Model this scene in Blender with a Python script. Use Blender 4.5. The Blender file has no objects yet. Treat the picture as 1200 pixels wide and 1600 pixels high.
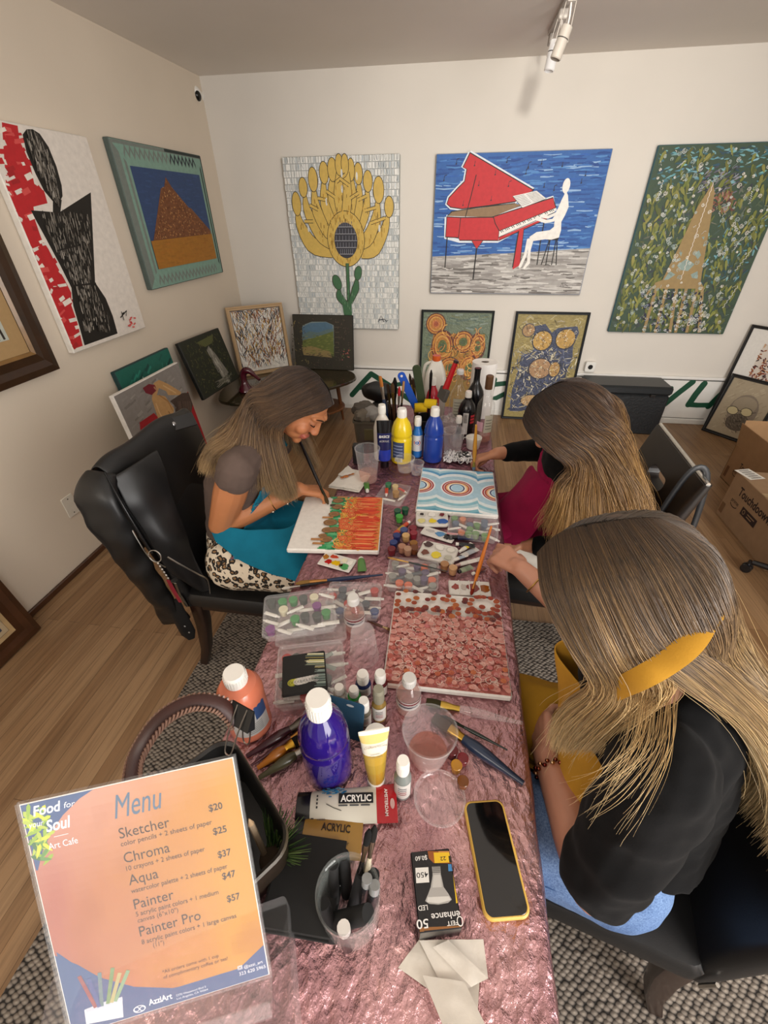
import bpy, math, random
import numpy as np
from mathutils import Vector, Matrix, noise
SC = bpy.context.scene
COLL = SC.collection
rnd = random.Random(7)
PI = math.pi
V = Vector

# ------------------------------------------------------------------ camera (measured from the photograph's own straight lines)
FPX = 666.7
CAM = V((0, 0, 1.63))
_p, _r, _y = math.radians(35.112), math.radians(-0.780), math.radians(-9.263)
FW = V((math.sin(_y) * math.cos(_p), math.cos(_y) * math.cos(_p), -math.sin(_p)))
_r0 = V((math.cos(_y), -math.sin(_y), 0)); _u0 = _r0.cross(FW)
RT = _r0 * math.cos(_r) + _u0 * math.sin(_r)
UP = -_r0 * math.sin(_r) + _u0 * math.cos(_r)
cd = bpy.data.cameras.new('camera'); cam = bpy.data.objects.new('camera', cd); COLL.objects.link(cam)
M4 = Matrix((RT, UP, -FW)).transposed().to_4x4(); M4.translation = CAM
cam.matrix_world = M4
cd.sensor_fit = 'VERTICAL'; cd.sensor_height = 36.0; cd.lens = FPX / 1600 * 36.0; cd.clip_start = 0.02
SC.camera = cam

def ray(x, y): return FW + RT * ((x - 600) / FPX) - UP * ((y - 800) / FPX)
def at(x, y, z): d = ray(x, y); return CAM + d * ((z - CAM.z) / d.z)
def atY(x, y, Y): d = ray(x, y); return CAM + d * (Y / d.y)
def atX(x, y, X): d = ray(x, y); return CAM + d * (X / d.x)

# ------------------------------------------------------------------ colour and materials
def s2l(c): return c / 12.92 if c <= 0.04045 else ((c + 0.055) / 1.055) ** 2.4
_cc = {}
def C(c):
    if isinstance(c, str):
        if c not in _cc:
            h = c.lstrip('#'); h = h if len(h) == 6 else ''.join(x * 2 for x in h); _cc[c] = tuple(s2l(int(h[i:i + 2], 16) / 255) for i in (0, 2, 4))
        return _cc[c]
    return tuple(c[:3])
def mix(a, b, t): a = C(a); b = C(b); return tuple(x + (y - x) * t for x, y in zip(a, b))
def vary(c, k=.12, r=rnd):
    c = C(c); f = 1 + r.uniform(-k, k); return tuple(min(1, max(0, x * f * (1 + r.uniform(-k, k) * .4))) for x in c)

class NT:
    def __init__(s, name):
        s.m = bpy.data.materials.new(name); s.m.use_nodes = True; s.t = s.m.node_tree; s.t.nodes.clear()
        s.out = s.n('ShaderNodeOutputMaterial')
    def n(s, typ, **kw):
        nd = s.t.nodes.new(typ)
        for k, v in kw.items():
            if k == 'i':
                for a, b in v.items():
                    sk = nd.inputs[a]
                    if hasattr(b, 'is_output') or isinstance(b, bpy.types.NodeSocket): s.t.links.new(b, sk)
                    else: sk.default_value = b
            else: setattr(nd, k, v)
        return nd
    def l(s, a, b): s.t.links.new(a, b)
    def math(s, op, a, b=0.0, clamp=False): return s.n('ShaderNodeMath', operation=op, use_clamp=clamp, i={0: a, 1: b}).outputs[0]
    def noise(s, vec, scale, detail=3, rough=.55):
        return s.n('ShaderNodeTexNoise', i={'Vector': vec, 'Scale': scale, 'Detail': detail, 'Roughness': rough}).outputs
    def ramp(s, fac, stops, interp='LINEAR'):
        nd = s.n('ShaderNodeValToRGB', i={0: fac}); cr = nd.color_ramp; cr.interpolation = interp
        while len(cr.elements) > 1: cr.elements.remove(cr.elements[-1])
        for k, (p, c) in enumerate(stops):
            e = cr.elements[0] if k == 0 else cr.elements.new(p)
            e.position = p; e.color = (*C(c), 1) if not isinstance(c, (int, float)) else (c, c, c, 1)
        return nd.outputs[0]
    def mul(s, a, b, fac=1.0, blend='MULTIPLY'):
        nd = s.n('ShaderNodeMix', data_type='RGBA', blend_type=blend)
        for k, v in ((0, fac), (6, a), (7, b)):
            if isinstance(v, bpy.types.NodeSocket): s.l(v, nd.inputs[k])
            else: nd.inputs[k].default_value = v if k == 0 else (*C(v), 1)
        return nd.outputs[2]
    def bump(s, h, strength, dist=.002): return s.n('ShaderNodeBump', i={'Height': h, 'Strength': strength, 'Distance': dist}).outputs[0]
    def princ(s, **kw):
        nd = s.n('ShaderNodeBsdfPrincipled')
        for k, v in kw.items():
            k = k.replace('_', ' ')
            if isinstance(v, bpy.types.NodeSocket): s.l(v, nd.inputs[k])
            elif k in ('Base Color',): nd.inputs[k].default_value = (*C(v), 1)
            else: nd.inputs[k].default_value = v
        s.l(nd.outputs[0], s.out.inputs[0]); return nd
    def obj(s): return s.n('ShaderNodeTexCoord').outputs['Object']
    def col(s): return s.n('ShaderNodeAttribute', attribute_name='Col').outputs['Color']

_mats = {}
def PM(name, rough=.5, metal=0., nscale=0, namt=.15, bscale=0, bstr=.2, bdist=.001, coat=0., spec=.5, sheen=0., sss=0.):
    """material whose colour is the mesh's own 'Col' attribute, broken up by procedural noise"""
    if name in _mats: return _mats[name]
    t = NT(name); c = t.col()
    if nscale:
        n = t.noise(t.obj(), nscale, 4)[0]
        c = t.mul(c, t.ramp(n, [(.3, 1 - namt), (.7, 1.0)]))
    kw = dict(Base_Color=c, Roughness=rough, Metallic=metal, Coat_Weight=coat, Specular_IOR_Level=spec, Sheen_Weight=sheen)
    if sss: kw.update(Subsurface_Weight=sss, Subsurface_Radius=(.01, .004, .002), Subsurface_Scale=.6)
    if bscale:
        kw['Normal'] = t.bump(t.noise(t.obj(), bscale, 4)[0], bstr, bdist)
    t.princ(**kw); _mats[name] = t.m; return t.m

def CLEAR(name, tint='#ffffff', body=.06, rough=.06, refl=1.0, edge='#ffffff', rim=.22):
    """thin clear plastic or glass: see-through with Fresnel gloss and a faint milky body"""
    if name in _mats: return _mats[name]
    t = NT(name)
    tr = t.n('ShaderNodeBsdfTransparent', i={0: (*C(tint), 1)})
    di = t.n('ShaderNodeBsdfDiffuse', i={0: (*C(edge), 1)})
    gl = t.n('ShaderNodeBsdfGlossy', i={'Roughness': rough, 0: (1, 1, 1, 1)})
    lw = t.n('ShaderNodeLayerWeight', i={0: .35})
    fac = t.math('ADD', t.math('MULTIPLY', lw.outputs['Facing'], rim), body, True)
    m1 = t.n('ShaderNodeMixShader', i={0: fac, 1: tr.outputs[0], 2: di.outputs[0]})
    fr = t.math('ADD', t.math('MULTIPLY', t.math('POWER', lw.outputs['Facing'], 3.0), .5), .035)
    m2 = t.n('ShaderNodeMixShader', i={0: t.math('MULTIPLY', fr, refl, True), 1: m1.outputs[0], 2: gl.outputs[0]})
    t.l(m2.outputs[0], t.out.inputs[0]); _mats[name] = t.m; return t.m

MATTE = PM('matte_surface', .85, nscale=30, namt=.08)
SATIN = PM('satin_surface', .45, nscale=40, namt=.06)
PLASTIC = PM('glossy_plastic', .22, nscale=25, namt=.05)
PAINT = PM('paint_film', .55, nscale=60, namt=.12, bscale=220, bstr=.25)
ART = PM('canvas_paint', .62, nscale=35, namt=.14, bscale=350, bstr=.3)
IMPASTO = PM('impasto_paint', .42, nscale=40, namt=.3, bscale=90, bstr=.8, bdist=.006)
WET = PM('wet_paint', .12, coat=.4)
METAL = PM('bare_metal', .28, 1.0, nscale=60, namt=.1)
GOLD = PM('gold_metal', .25, 1.0)
PAPER = PM('paper', .9, nscale=50, namt=.07, bscale=260, bstr=.25)
CARD = PM('cardboard', .85, nscale=18, namt=.12)
DARKWOOD = PM('dark_wood', .35, nscale=12, namt=.35, coat=.15)
LEATHER = PM('black_leather', .42, nscale=20, namt=.2, bscale=420, bstr=.25, bdist=.0008)
FABRIC = PM('woven_fabric', .95, nscale=22, namt=.14, bscale=500, bstr=.3, sheen=.03, spec=.15)
SKIN = PM('skin', .5, nscale=24, namt=.07, sss=.12)
CLEARP = CLEAR('clear_plastic', body=.05)
CLEARG = CLEAR('clear_glass', body=.015, edge='#cfd8d2', rim=.10)
MILKY = CLEAR('milky_plastic', body=.045, rough=.12, rim=.14)
WATER = CLEAR('paint_water', tint='#f3d9cf', body=.05, edge='#e8b8a8')

# ------------------------------------------------------------------ mesh builder
_txt = {}
def text_geo(s, shear=0.0, bold=0.0, sx=1.0):
    k = (s, shear, bold)
    if k not in _txt:
        cu = bpy.data.curves.new('t', 'FONT'); cu.body = s; cu.size = 1; cu.shear = shear; cu.offset = bold
        cu.resolution_u = 3; cu.fill_mode = 'FRONT'
        ob = bpy.data.objects.new('t', cu); COLL.objects.link(ob)
        dg = bpy.context.evaluated_depsgraph_get(); dg.update()
        me = ob.evaluated_get(dg).to_mesh()
        vs = [(v.co.x, v.co.y) for v in me.vertices]; fs = [tuple(p.vertices) for p in me.polygons]
        ob.evaluated_get(dg).to_mesh_clear()
        bpy.data.objects.remove(ob); bpy.data.curves.remove(cu)
        if vs:
            x0 = min(v[0] for v in vs); x1 = max(v[0] for v in vs)
        else: x0, x1 = 0, 1
        _txt[k] = ([(x - x0, y) for x, y in vs], fs, x1 - x0)
    return _txt[k]

class MB:
    def __init__(s, T=None):
        s.v = []; s.f = []; s.c = []; s.sm = []; s.mi = []; s.T = T or Matrix(); s.mat = 0; s.lay = 0.0
    def add(s, vs, fs, col, smooth=False, mat=None):
        b = len(s.v); T = s.T; m = s.mat if mat is None else mat
        s.v += [tuple(T @ V(p)) for p in vs]
        per = isinstance(col, list)
        c0 = None if per else C(col)
        for k, f in enumerate(fs):
            s.f.append(tuple(b + i for i in f)); s.c.append(C(col[k]) if per else c0); s.sm.append(smooth); s.mi.append(m)
        return s
    def box(s, a, b, col, bev=0.0, mat=None):
        x0, y0, z0 = a; x1, y1, z1 = b
        if x0 > x1: x0, x1 = x1, x0
        if y0 > y1: y0, y1 = y1, y0
        if z0 > z1: z0, z1 = z1, z0
        e = min(bev, (x1 - x0) * .45, (y1 - y0) * .45, (z1 - z0) * .45)
        if e <= 0:
            vs = [(x, y, z) for x in (x0, x1) for y in (y0, y1) for z in (z0, z1)]
            return s.add(vs, [(0, 1, 3, 2), (4, 6, 7, 5), (0, 4, 5, 1), (2, 3, 7, 6), (0, 2, 6, 4), (1, 5, 7, 3)], col, False, mat)
        vs = []; ix = {}
        for i, x in enumerate((x0, x1)):
            for j, y in enumerate((y0, y1)):
                for k, z in enumerate((z0, z1)):
                    sx, sy, sz = 1 - 2 * i, 1 - 2 * j, 1 - 2 * k
                    for ax, p in enumerate(((x, y + sy * e, z + sz * e), (x + sx * e, y, z + sz * e), (x + sx * e, y + sy * e, z))):
                        ix[(i, j, k, ax)] = len(vs); vs.append(p)
        fs = []
        I = lambda i, j, k, ax: ix[(i, j, k, ax)]
        for i in (0, 1):
            q = [I(i, 0, 0, 0), I(i, 1, 0, 0), I(i, 1, 1, 0), I(i, 0, 1, 0)]; fs.append(tuple(q if i else q[::-1]))
            q = [I(0, i, 0, 1), I(0, i, 1, 1), I(1, i, 1, 1), I(1, i, 0, 1)]; fs.append(tuple(q if i else q[::-1]))
            q = [I(0, 0, i, 2), I(1, 0, i, 2), I(1, 1, i, 2), I(0, 1, i, 2)]; fs.append(tuple(q if i else q[::-1]))
        for a_ in (0, 1):
            for b_ in (0, 1):
                fs.append((I(a_, b_, 0, 0), I(a_, b_, 1, 0), I(a_, b_, 1, 1), I(a_, b_, 0, 1)))
                fs.append((I(a_, 0, b_, 0), I(a_, 1, b_, 0), I(a_, 1, b_, 2), I(a_, 0, b_, 2)))
                fs.append((I(0, a_, b_, 1), I(1, a_, b_, 1), I(1, a_, b_, 2), I(0, a_, b_, 2)))
        for i in (0, 1):
            for j in (0, 1):
                for k in (0, 1): fs.append((I(i, j, k, 0), I(i, j, k, 1), I(i, j, k, 2)))
        return s.add(vs, fs, col, False, mat)
    def loft(s, rings, col, closed=True, caps=(True, True), smooth=True, mat=None):
        n = len(rings[0]); vs = [p for r in rings for p in r]; fs = []; cols = []
        per = isinstance(col, list)
        for i in range(len(rings) - 1):
            for j in range(n if closed else n - 1):
                k = (j + 1) % n
                fs.append((i * n + j, i * n + k, (i + 1) * n + k, (i + 1) * n + j)); cols.append(col[i] if per else col)
        if closed and caps[0]: fs.append(tuple(range(n))[::-1]); cols.append(col[0] if per else col)
        if closed and caps[1]: fs.append(tuple((len(rings) - 1) * n + j for j in range(n))); cols.append(col[-1] if per else col)
        return s.add(vs, fs, cols, smooth, mat)
    def lathe(s, prof, col, seg=24, caps=(True, True), mat=None, o=(0, 0, 0)):
        rings = [[(o[0] + max(r, 1e-5) * math.cos(2 * PI * j / seg), o[1] + max(r, 1e-5) * math.sin(2 * PI * j / seg), o[2] + z) for j in range(seg)] for r, z in prof]
        return s.loft(rings, col, True, caps, True, mat)
    def prism(s, pts, z0, z1, col, bev=0.0, mat=None, smooth=False, topcol=None):
        n = len(pts)
        def inset(e):
            if e == 0: return pts
            out = []
            for i in range(n):
                p0 = V(pts[i - 1][:2]); p = V(pts[i][:2]); p1 = V(pts[(i + 1) % n][:2])
                a = (p - p0); b = (p1 - p)
                na = V((-a.y, a.x)).normalized() if a.length > 1e-9 else V((0, 0)); nb = V((-b.y, b.x)).normalized() if b.length > 1e-9 else V((0, 0))
                m = (na + nb); m = m.normalized() if m.length > 1e-6 else na
                out.append((p.x + m.x * e, p.y + m.y * e))
            return out
        R = [[(*p, z) for p in inset(e)] for e, z in (([(bev, z0), (0, z0 + bev), (0, z1 - bev), (bev, z1)] if bev else [(0, z0), (0, z1)]))]
        c = [col] * (len(R) - 1)
        s.loft(R, c, True, (True, False), smooth, mat)
        return s.add(R[-1], [tuple(range(n))], topcol or col, False, mat)
    def tube(s, pts, r, col, seg=10, caps=(True, True), mat=None, flat=1.0, nrm=None):
        pts = [V(p) for p in pts]; n = len(pts); rr = r if isinstance(r, (list, tuple)) else [r] * n
        rings = []; prev = None
        for i, p in enumerate(pts):
            t = (pts[min(i + 1, n - 1)] - pts[max(i - 1, 0)]).normalized()
            if prev is None:
                a = V(nrm) if nrm is not None else (V((0, 0, 1)) if abs(t.z) < .9 else V((1, 0, 0)))
            else: a = prev
            a = (a - t * a.dot(t)); a = a.normalized() if a.length > 1e-6 else t.orthogonal().normalized()
            prev = a; b = t.cross(a)
            rings.append([tuple(p + (a * math.cos(2 * PI * j / seg) * flat + b * math.sin(2 * PI * j / seg)) * rr[i]) for j in range(seg)])
        return s.loft(rings, col, True, caps, True, mat)
    def ell(s, c, r, col, R=None, seg=16, rings=10, mat=None):
        c = V(c); R = R or Matrix.Identity(3); out = []
        for i in range(rings + 1):
            th = PI * i / rings; sr = max(math.sin(th), 1e-3)
            out.append([tuple(c + R @ V((r[0] * sr * math.cos(2 * PI * j / seg), r[1] * sr * math.sin(2 * PI * j / seg), -r[2] * math.cos(th)))) for j in range(seg)])
        return s.loft(out, col, True, (True, True), True, mat)
    def cap(s, p0, p1, r0, r1, col='#ffffff', seg=14, mat=None):
        p0 = V(p0); p1 = V(p1); t = (p1 - p0); L = t.length; t = t.normalized() if L > 1e-9 else V((0, 0, 1))
        a = t.orthogonal().normalized(); b = t.cross(a); rings = []
        for k in range(5):
            th = PI / 2 * (1 - k / 4) * .999; rings.append((p0 - t * r0 * math.sin(th), r0 * math.cos(th)))
        for k in range(5):
            th = PI / 2 * (k / 4) * .999; rings.append((p1 + t * r1 * math.sin(th), r1 * math.cos(th)))
        R = [[tuple(c + (a * math.cos(2 * PI * j / seg) + b * math.sin(2 * PI * j / seg)) * max(r, 1e-4)) for j in range(seg)] for c, r in rings]
        return s.loft(R, col, True, (True, True), True, mat)
    # flat drawing in the local XY plane, each mark a hair above the last
    def z(s): s.lay += 4e-6; return s.lay
    def poly(s, pts, col, mat=None):
        z = s.z(); return s.add([(p[0], p[1], z) for p in pts], [tuple(range(len(pts)))], col, False, mat)
    def disc(s, c, rx, ry=None, col='#000', rot=0, n=14, mat=None):
        ry = ry or rx; cr, sr = math.cos(rot), math.sin(rot)
        return s.poly([(c[0] + rx * math.cos(a) * cr - ry * math.sin(a) * sr, c[1] + rx * math.cos(a) * sr + ry * math.sin(a) * cr) for a in [2 * PI * k / n for k in range(n)]], col, mat)
    def stroke(s, pts, w, col, mat=None, taper=False, roundcap=False):
        pts = [V((p[0], p[1])) for p in pts]; n = len(pts); z = s.z(); L = []; R = []
        for i, p in enumerate(pts):
            t = pts[min(i + 1, n - 1)] - pts[max(i - 1, 0)]
            t = t.normalized() if t.length > 1e-9 else V((1, 0)); nn = V((-t.y, t.x))
            ww = w[i] if isinstance(w, (list, tuple)) else w
            if taper: ww *= (.25 + .75 * math.sin(PI * (i + .5) / n))
            L.append((p.x + nn.x * ww / 2, p.y + nn.y * ww / 2, z)); R.append((p.x - nn.x * ww / 2, p.y - nn.y * ww / 2, z))
        s.add(L + R, [(n + i, n + i + 1, i + 1, i) for i in range(n - 1)], col, False, mat)
        if roundcap:
            for i in (0, -1): s.disc(pts[i], (w if not isinstance(w, (list, tuple)) else w[i]) / 2, None, col, 0, 12, mat)
        return s
    def ring(s, c, rx, ry, w, col, a0=0, a1=2 * PI, rot=0, n=20, mat=None):
        cr, sr = math.cos(rot), math.sin(rot); P = []
        for k in range(n + 1):
            a = a0 + (a1 - a0) * k / n; x, y = rx * math.cos(a), ry * math.sin(a); P.append((c[0] + x * cr - y * sr, c[1] + x * sr + y * cr))
        return s.stroke(P, w, col, mat)
    def text(s, t, x, y, size, col, width=None, align='L', shear=0., bold=0., mat=None, fn=None):
        vs, fs, w = text_geo(t, shear, bold); k = size; kx = (width / w) if width else size
        W = w * kx; ox = x - (W if align == 'R' else W / 2 if align == 'C' else 0); z = s.z()
        pts = [(ox + a * kx, y + b * k, z) for a, b in vs]
        if fn: pts = [(lambda q: q if len(q) == 3 else (*q, z))(tuple(fn(p[0], p[1]))) for p in pts]
        return s.add(pts, fs, col, False, mat)
    def build(s, name, mats, parent=None, loc=None, R=None, sharp=35, link=True):
        me = bpy.data.meshes.new(name); me.from_pydata(s.v, [], s.f)
        if not isinstance(mats, (list, tuple)): mats = [mats]
        for m in mats: me.materials.append(m)
        n = len(s.f)
        me.polygons.foreach_set('use_smooth', s.sm)
        if len(mats) > 1: me.polygons.foreach_set('material_index', s.mi)
        at_ = me.color_attributes.new('Col', 'FLOAT_COLOR', 'CORNER')
        cnt = np.fromiter((len(f) for f in s.f), int, n)
        cc = np.ones((n, 4), np.float32); cc[:, :3] = np.array(s.c, np.float32).reshape(n, 3)
        at_.data.foreach_set('color', np.repeat(cc, cnt, 0).ravel())
        me.update()
        if sharp and any(s.sm): me.set_sharp_from_angle(angle=math.radians(sharp))
        ob = bpy.data.objects.new(name, me); COLL.objects.link(ob)
        if loc is not None or R is not None:
            M = (R.to_4x4() if R is not None else Matrix()); M.translation = V(loc) if loc is not None else V((0, 0, 0)); ob.matrix_world = M
        if parent is not None: ob.parent = parent
        return ob

def tag(o, label, cat, group=None):
    o['label'] = label; o['category'] = cat
    if group: o['group'] = group
    return o
def thing(name, label, cat, loc=(0, 0, 0), rz=0., group=None, M=None):
    o = bpy.data.objects.new(name, None); COLL.objects.link(o); o.empty_display_size = .02
    if M is not None: o.matrix_world = M
    else: o.location = loc; o.rotation_euler = (0, 0, rz)
    return tag(o, label, cat, group)
def struct(o): o['kind'] = 'structure'; return o
def rrect(w, h, r, n=5, cx=0, cy=0):
    P = []
    for sx, sy, a in ((1, 1, 0), (-1, 1, 90), (-1, -1, 180), (1, -1, 270)):
        for k in range(n + 1):
            t = math.radians(a + 90 * k / n); P.append((cx + sx * (w / 2 - r) + r * math.cos(t), cy + sy * (h / 2 - r) + r * math.sin(t)))
    return P
def frame_M(o, x, y):
    """4x4 with origin o, local x and y directions (y made square to x)"""
    x = V(x).normalized(); y = V(y); y = (y - x * y.dot(x)).normalized(); z = x.cross(y)
    M = Matrix((x, y, z)).transposed().to_4x4(); M.translation = V(o); return M
def catmull(P, n):
    P = np.array(P, float); m = len(P); t = np.linspace(0, m - 1, n); i = np.clip(t.astype(int), 0, m - 2); f = (t - i)[:, None]
    g = lambda k: P[np.clip(k, 0, m - 1)]
    p0, p1, p2, p3 = g(i - 1), g(i), g(i + 1), g(i + 2)
    return .5 * (2 * p1 + (p2 - p0) * f + (2 * p0 - 5 * p1 + 4 * p2 - p3) * f * f + (3 * p1 - p0 - 3 * p2 + p3) * f ** 3)
def cm(P, n): return [V(p) for p in catmull([tuple(p) for p in P], n)]
# ------------------------------------------------------------------ the room
XL, XR, YB, YF, HC = -1.98, 2.86, 4.09, -1.6, 2.45
def wall_mat(name, col):
    t = NT(name); o = t.obj(); n = t.noise(o, 1.3, 3)[0]; f = t.noise(o, 240, 2)[0]
    c = t.mul(col, t.ramp(n, [(.3, .93), (.75, 1.0)]))
    t.princ(Base_Color=c, Roughness=.8, Normal=t.bump(f, .12, .0015)); return t.m
WALLM = wall_mat('wall_paint', '#d9d3ca'); WALLL = wall_mat('wall_paint_warm_lit', '#dccfbd'); CEILM = wall_mat('ceiling_paint', '#e4ddd5')  # left wall: same paint, with the warm light mixed into its colour
def floor_mat():
    t = NT('oak_strip_floor'); o = t.obj()
    mp = t.n('ShaderNodeMapping', i={0: o, 'Rotation': (0, 0, PI / 2)}).outputs[0]
    br = t.n('ShaderNodeTexBrick', offset=.37, squash=1, i={'Vector': mp, 'Color1': (*C('#a78866'), 1), 'Color2': (*C('#8f6f4f'), 1), 'Mortar': (*C('#6e543a'), 1),
        'Scale': 1.0, 'Mortar Size': .0011, 'Mortar Smooth': .2, 'Bias': 0., 'Brick Width': 1.15, 'Row Height': .057})
    st = t.n('ShaderNodeMapping', i={0: o, 'Scale': (38, 1.6, 1)}).outputs[0]
    g = t.ramp(t.noise(st, 1.6, 5, .6)[0], [(.28, '#8a7c70'), (.55, '#ffffff'), (.8, '#e8d9c4')])
    st2 = t.n('ShaderNodeMapping', i={0: o, 'Scale': (60, 7, 1)}).outputs[0]
    k = t.ramp(t.noise(st2, 1.1, 3, .6)[0], [(.2, '#4a3628'), (.27, '#ffffff')])
    big = t.ramp(t.noise(o, .9, 2)[0], [(.3, '#d8cdc0'), (.7, '#ffffff')])
    c = t.mul(t.mul(t.mul(br.outputs[0], g, .55), k, .4), big)
    t.princ(Base_Color=c, Roughness=t.math('ADD', t.math('MULTIPLY', t.noise(o, 9, 3)[0], .25), .28), Normal=t.bump(t.math('SUBTRACT', 1, br.outputs[1]), .25, .001)); return t.m
m = MB(); m.box((XL - .1, YF, -.08), (XR + .1, YB + .1, 0), '#9a7850'); struct(m.build('floor', floor_mat()))
m = MB(); m.box((XL - .1, YF, HC), (XR + .1, YB + .1, HC + .08), '#fff'); struct(m.build('ceiling', CEILM))
m = MB(); m.box((XL - .1, YB, 0), (XR + .1, YB + .1, HC), '#fff'); struct(m.build('wall_back', WALLM))
m = MB(); m.box((XL - .1, YF, 0), (XL, YB, HC), '#fff'); struct(m.build('wall_left', WALLL))
m = MB(); m.box((XR, YF + 2.2, 0), (XR + .1, YB, HC), '#fff'); struct(m.build('wall_right', WALLM))
m = MB(); m.box((XL, YF, 0), (XL + .016, 3.1, .035), '#4f301c', .004); struct(m.build('baseboard_left', DARKWOOD))

# lower panel of the back wall with the painted lettering and its thin ledge
PY = YB - .022
m = MB(); m.box((-1.2, PY, 0.02), (XR - .3, YB - .0005, .405), '#e6e4df', .003)
m.box((-1.2, PY - .006, .405), (XR - .3, YB - .0005, .428), '#e8e6e2', .004)
m.box((-1.2, PY - .001, .396), (XR - .3, PY + .005, .404), '#54544e')
m.box((1.85, PY - .001, .052), (2.3, PY + .005, .058), '#77766e')
m.box((-1.2, PY - .008, 0), (XR - .3, YB - .0005, .045), '#dcdad4', .003)
m.T = frame_M((0, PY - .0012, 0), (1, 0, 0), (0, 0, 1))
G = '#0d4a32'
def wp(*pts): return [(q.x, q.z) for q in (atY(x, y, PY) for x, y in pts)]
for st, w in (([(550, 617), (564, 601), (580, 584)], .05), ([(580, 584), (610, 603), (648, 630)], .05), ([(562, 606), (600, 604), (632, 599)], .04),
              ([(680, 600), (672, 630)], .045), ([(673, 616), (690, 602), (700, 603)], .04),
              ([(773, 593), (768, 610), (766, 622), (775, 622), (789, 615)], .045), ([(761, 602), (789, 599)], .045),
              ([(903, 618), (912, 605), (921, 592)], .05), ([(921, 592), (931, 612), (940, 632)], .05), ([(940, 632), (947, 612), (952, 592)], .05),
              ([(1008, 603), (1020, 618)], .045), ([(1048, 607), (1034, 619), (1010, 636)], .045),
              ([(1082, 597), (1060, 614), (1038, 632)], .052), ([(1100, 600), (1087, 616), (1076, 632)], .055), ([(1076, 632), (1090, 633), (1105, 633)], .045),
              ([(1107, 635), (1124, 618), (1140, 604)], .05), ([(1140, 604), (1150, 622), (1156, 638)], .05)):
    m.stroke(wp(*st), w, G, 1, roundcap=True)
struct(m.build('trim_1', [PM('ledge_paint', .5, nscale=9, namt=.06), PAINT]))

# woven rug under the table
def rug_mat():
    t = NT('braided_rug'); o = t.obj()
    mp = t.n('ShaderNodeMapping', i={0: o, 'Rotation': (0, 0, .6), 'Scale': (60, 88, 1)}).outputs[0]
    v = t.n('ShaderNodeTexVoronoi', i={'Vector': mp, 'Scale': 1.0, 'Randomness': .35})
    c = t.ramp(v.outputs['Distance'], [(.0, '#a3988a'), (.42, '#7c7268'), (.62, '#26211d')])
    c = t.mul(c, t.ramp(t.noise(o, 6, 3)[0], [(.3, .8), (.7, 1.0)]))
    t.princ(Base_Color=c, Roughness=.95, Normal=t.bump(t.math('SUBTRACT', 1, v.outputs['Distance']), .9, .006)); return t.m
m = MB(); m.prism(rrect(2.02, 2.5, .03, cx=.0, cy=.22), .0, .009, '#776c60', .003)
tag(m.build('woven_rug', rug_mat()), 'grey-brown chunky woven rug on the wood floor under the table', 'rug')

# wall fittings
def outlet(M, label):
    t = thing('wall_outlet', label, 'outlet', M=M)
    m = MB(); m.prism(rrect(.075, .118, .006), 0, .007, '#ded8cb', .002); m.build('cover_plate', SATIN, t)
    m = MB()
    for y in (-.042, .042): m.disc((0, y), .004, None, '#4a443c')
    for k in range(len(m.v)): m.v[k] = (m.v[k][0], m.v[k][1], .0075)
    m.build('screw', MATTE, t)
    return t
q = atX(109, 790, XL); outlet(frame_M((XL + .0005, q.y, q.z), (0, 1, 0), (0, 0, 1)), 'cream blank outlet plate low on the left wall')
q = atY(922, 573, YB - .03)
t = thing('wall_outlet', 'small white square socket with a black round hole on the ledge of the back wall', 'outlet', M=frame_M((q.x, YB - .03, q.z), (1, 0, 0), (0, 0, 1)))
m = MB(); m.prism(rrect(.085, .085, .014), -.028, .012, '#dedcd6', .003); m.build('cover_plate', SATIN, t)
m = MB(); m.lathe([(.02, .0122), (.02, .014), (.001, .014)], '#101010', 16); m.build('socket_hole', MATTE, t)

# security camera in the corner
q = atY(307, 148, YB - .06)
t = thing('security_camera', 'round white security camera with black lens high in the room corner', 'camera', M=frame_M((q.x, YB - .0005, q.z), (1, 0, 0), (0, 0, 1)))
m = MB(); m.lathe([(.03, 0), (.03, .012), (.012, .016), (.010, .05)], '#e9e6df', 20); m.build('mount', SATIN, t)
R = Matrix.Rotation(.5, 3, 'X') @ Matrix.Rotation(-.3, 3, 'Y')
m = MB(); m.ell((0, 0, .075), (.040, .050, .045), '#eeebe5', R, 20, 14); m.build('housing', SATIN, t)
m = MB(); m.ell((.026, -.012, .090), (.017, .030, .026), '#0b0b0b', R, 18, 12); m.build('lens_window', PLASTIC, t)

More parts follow.
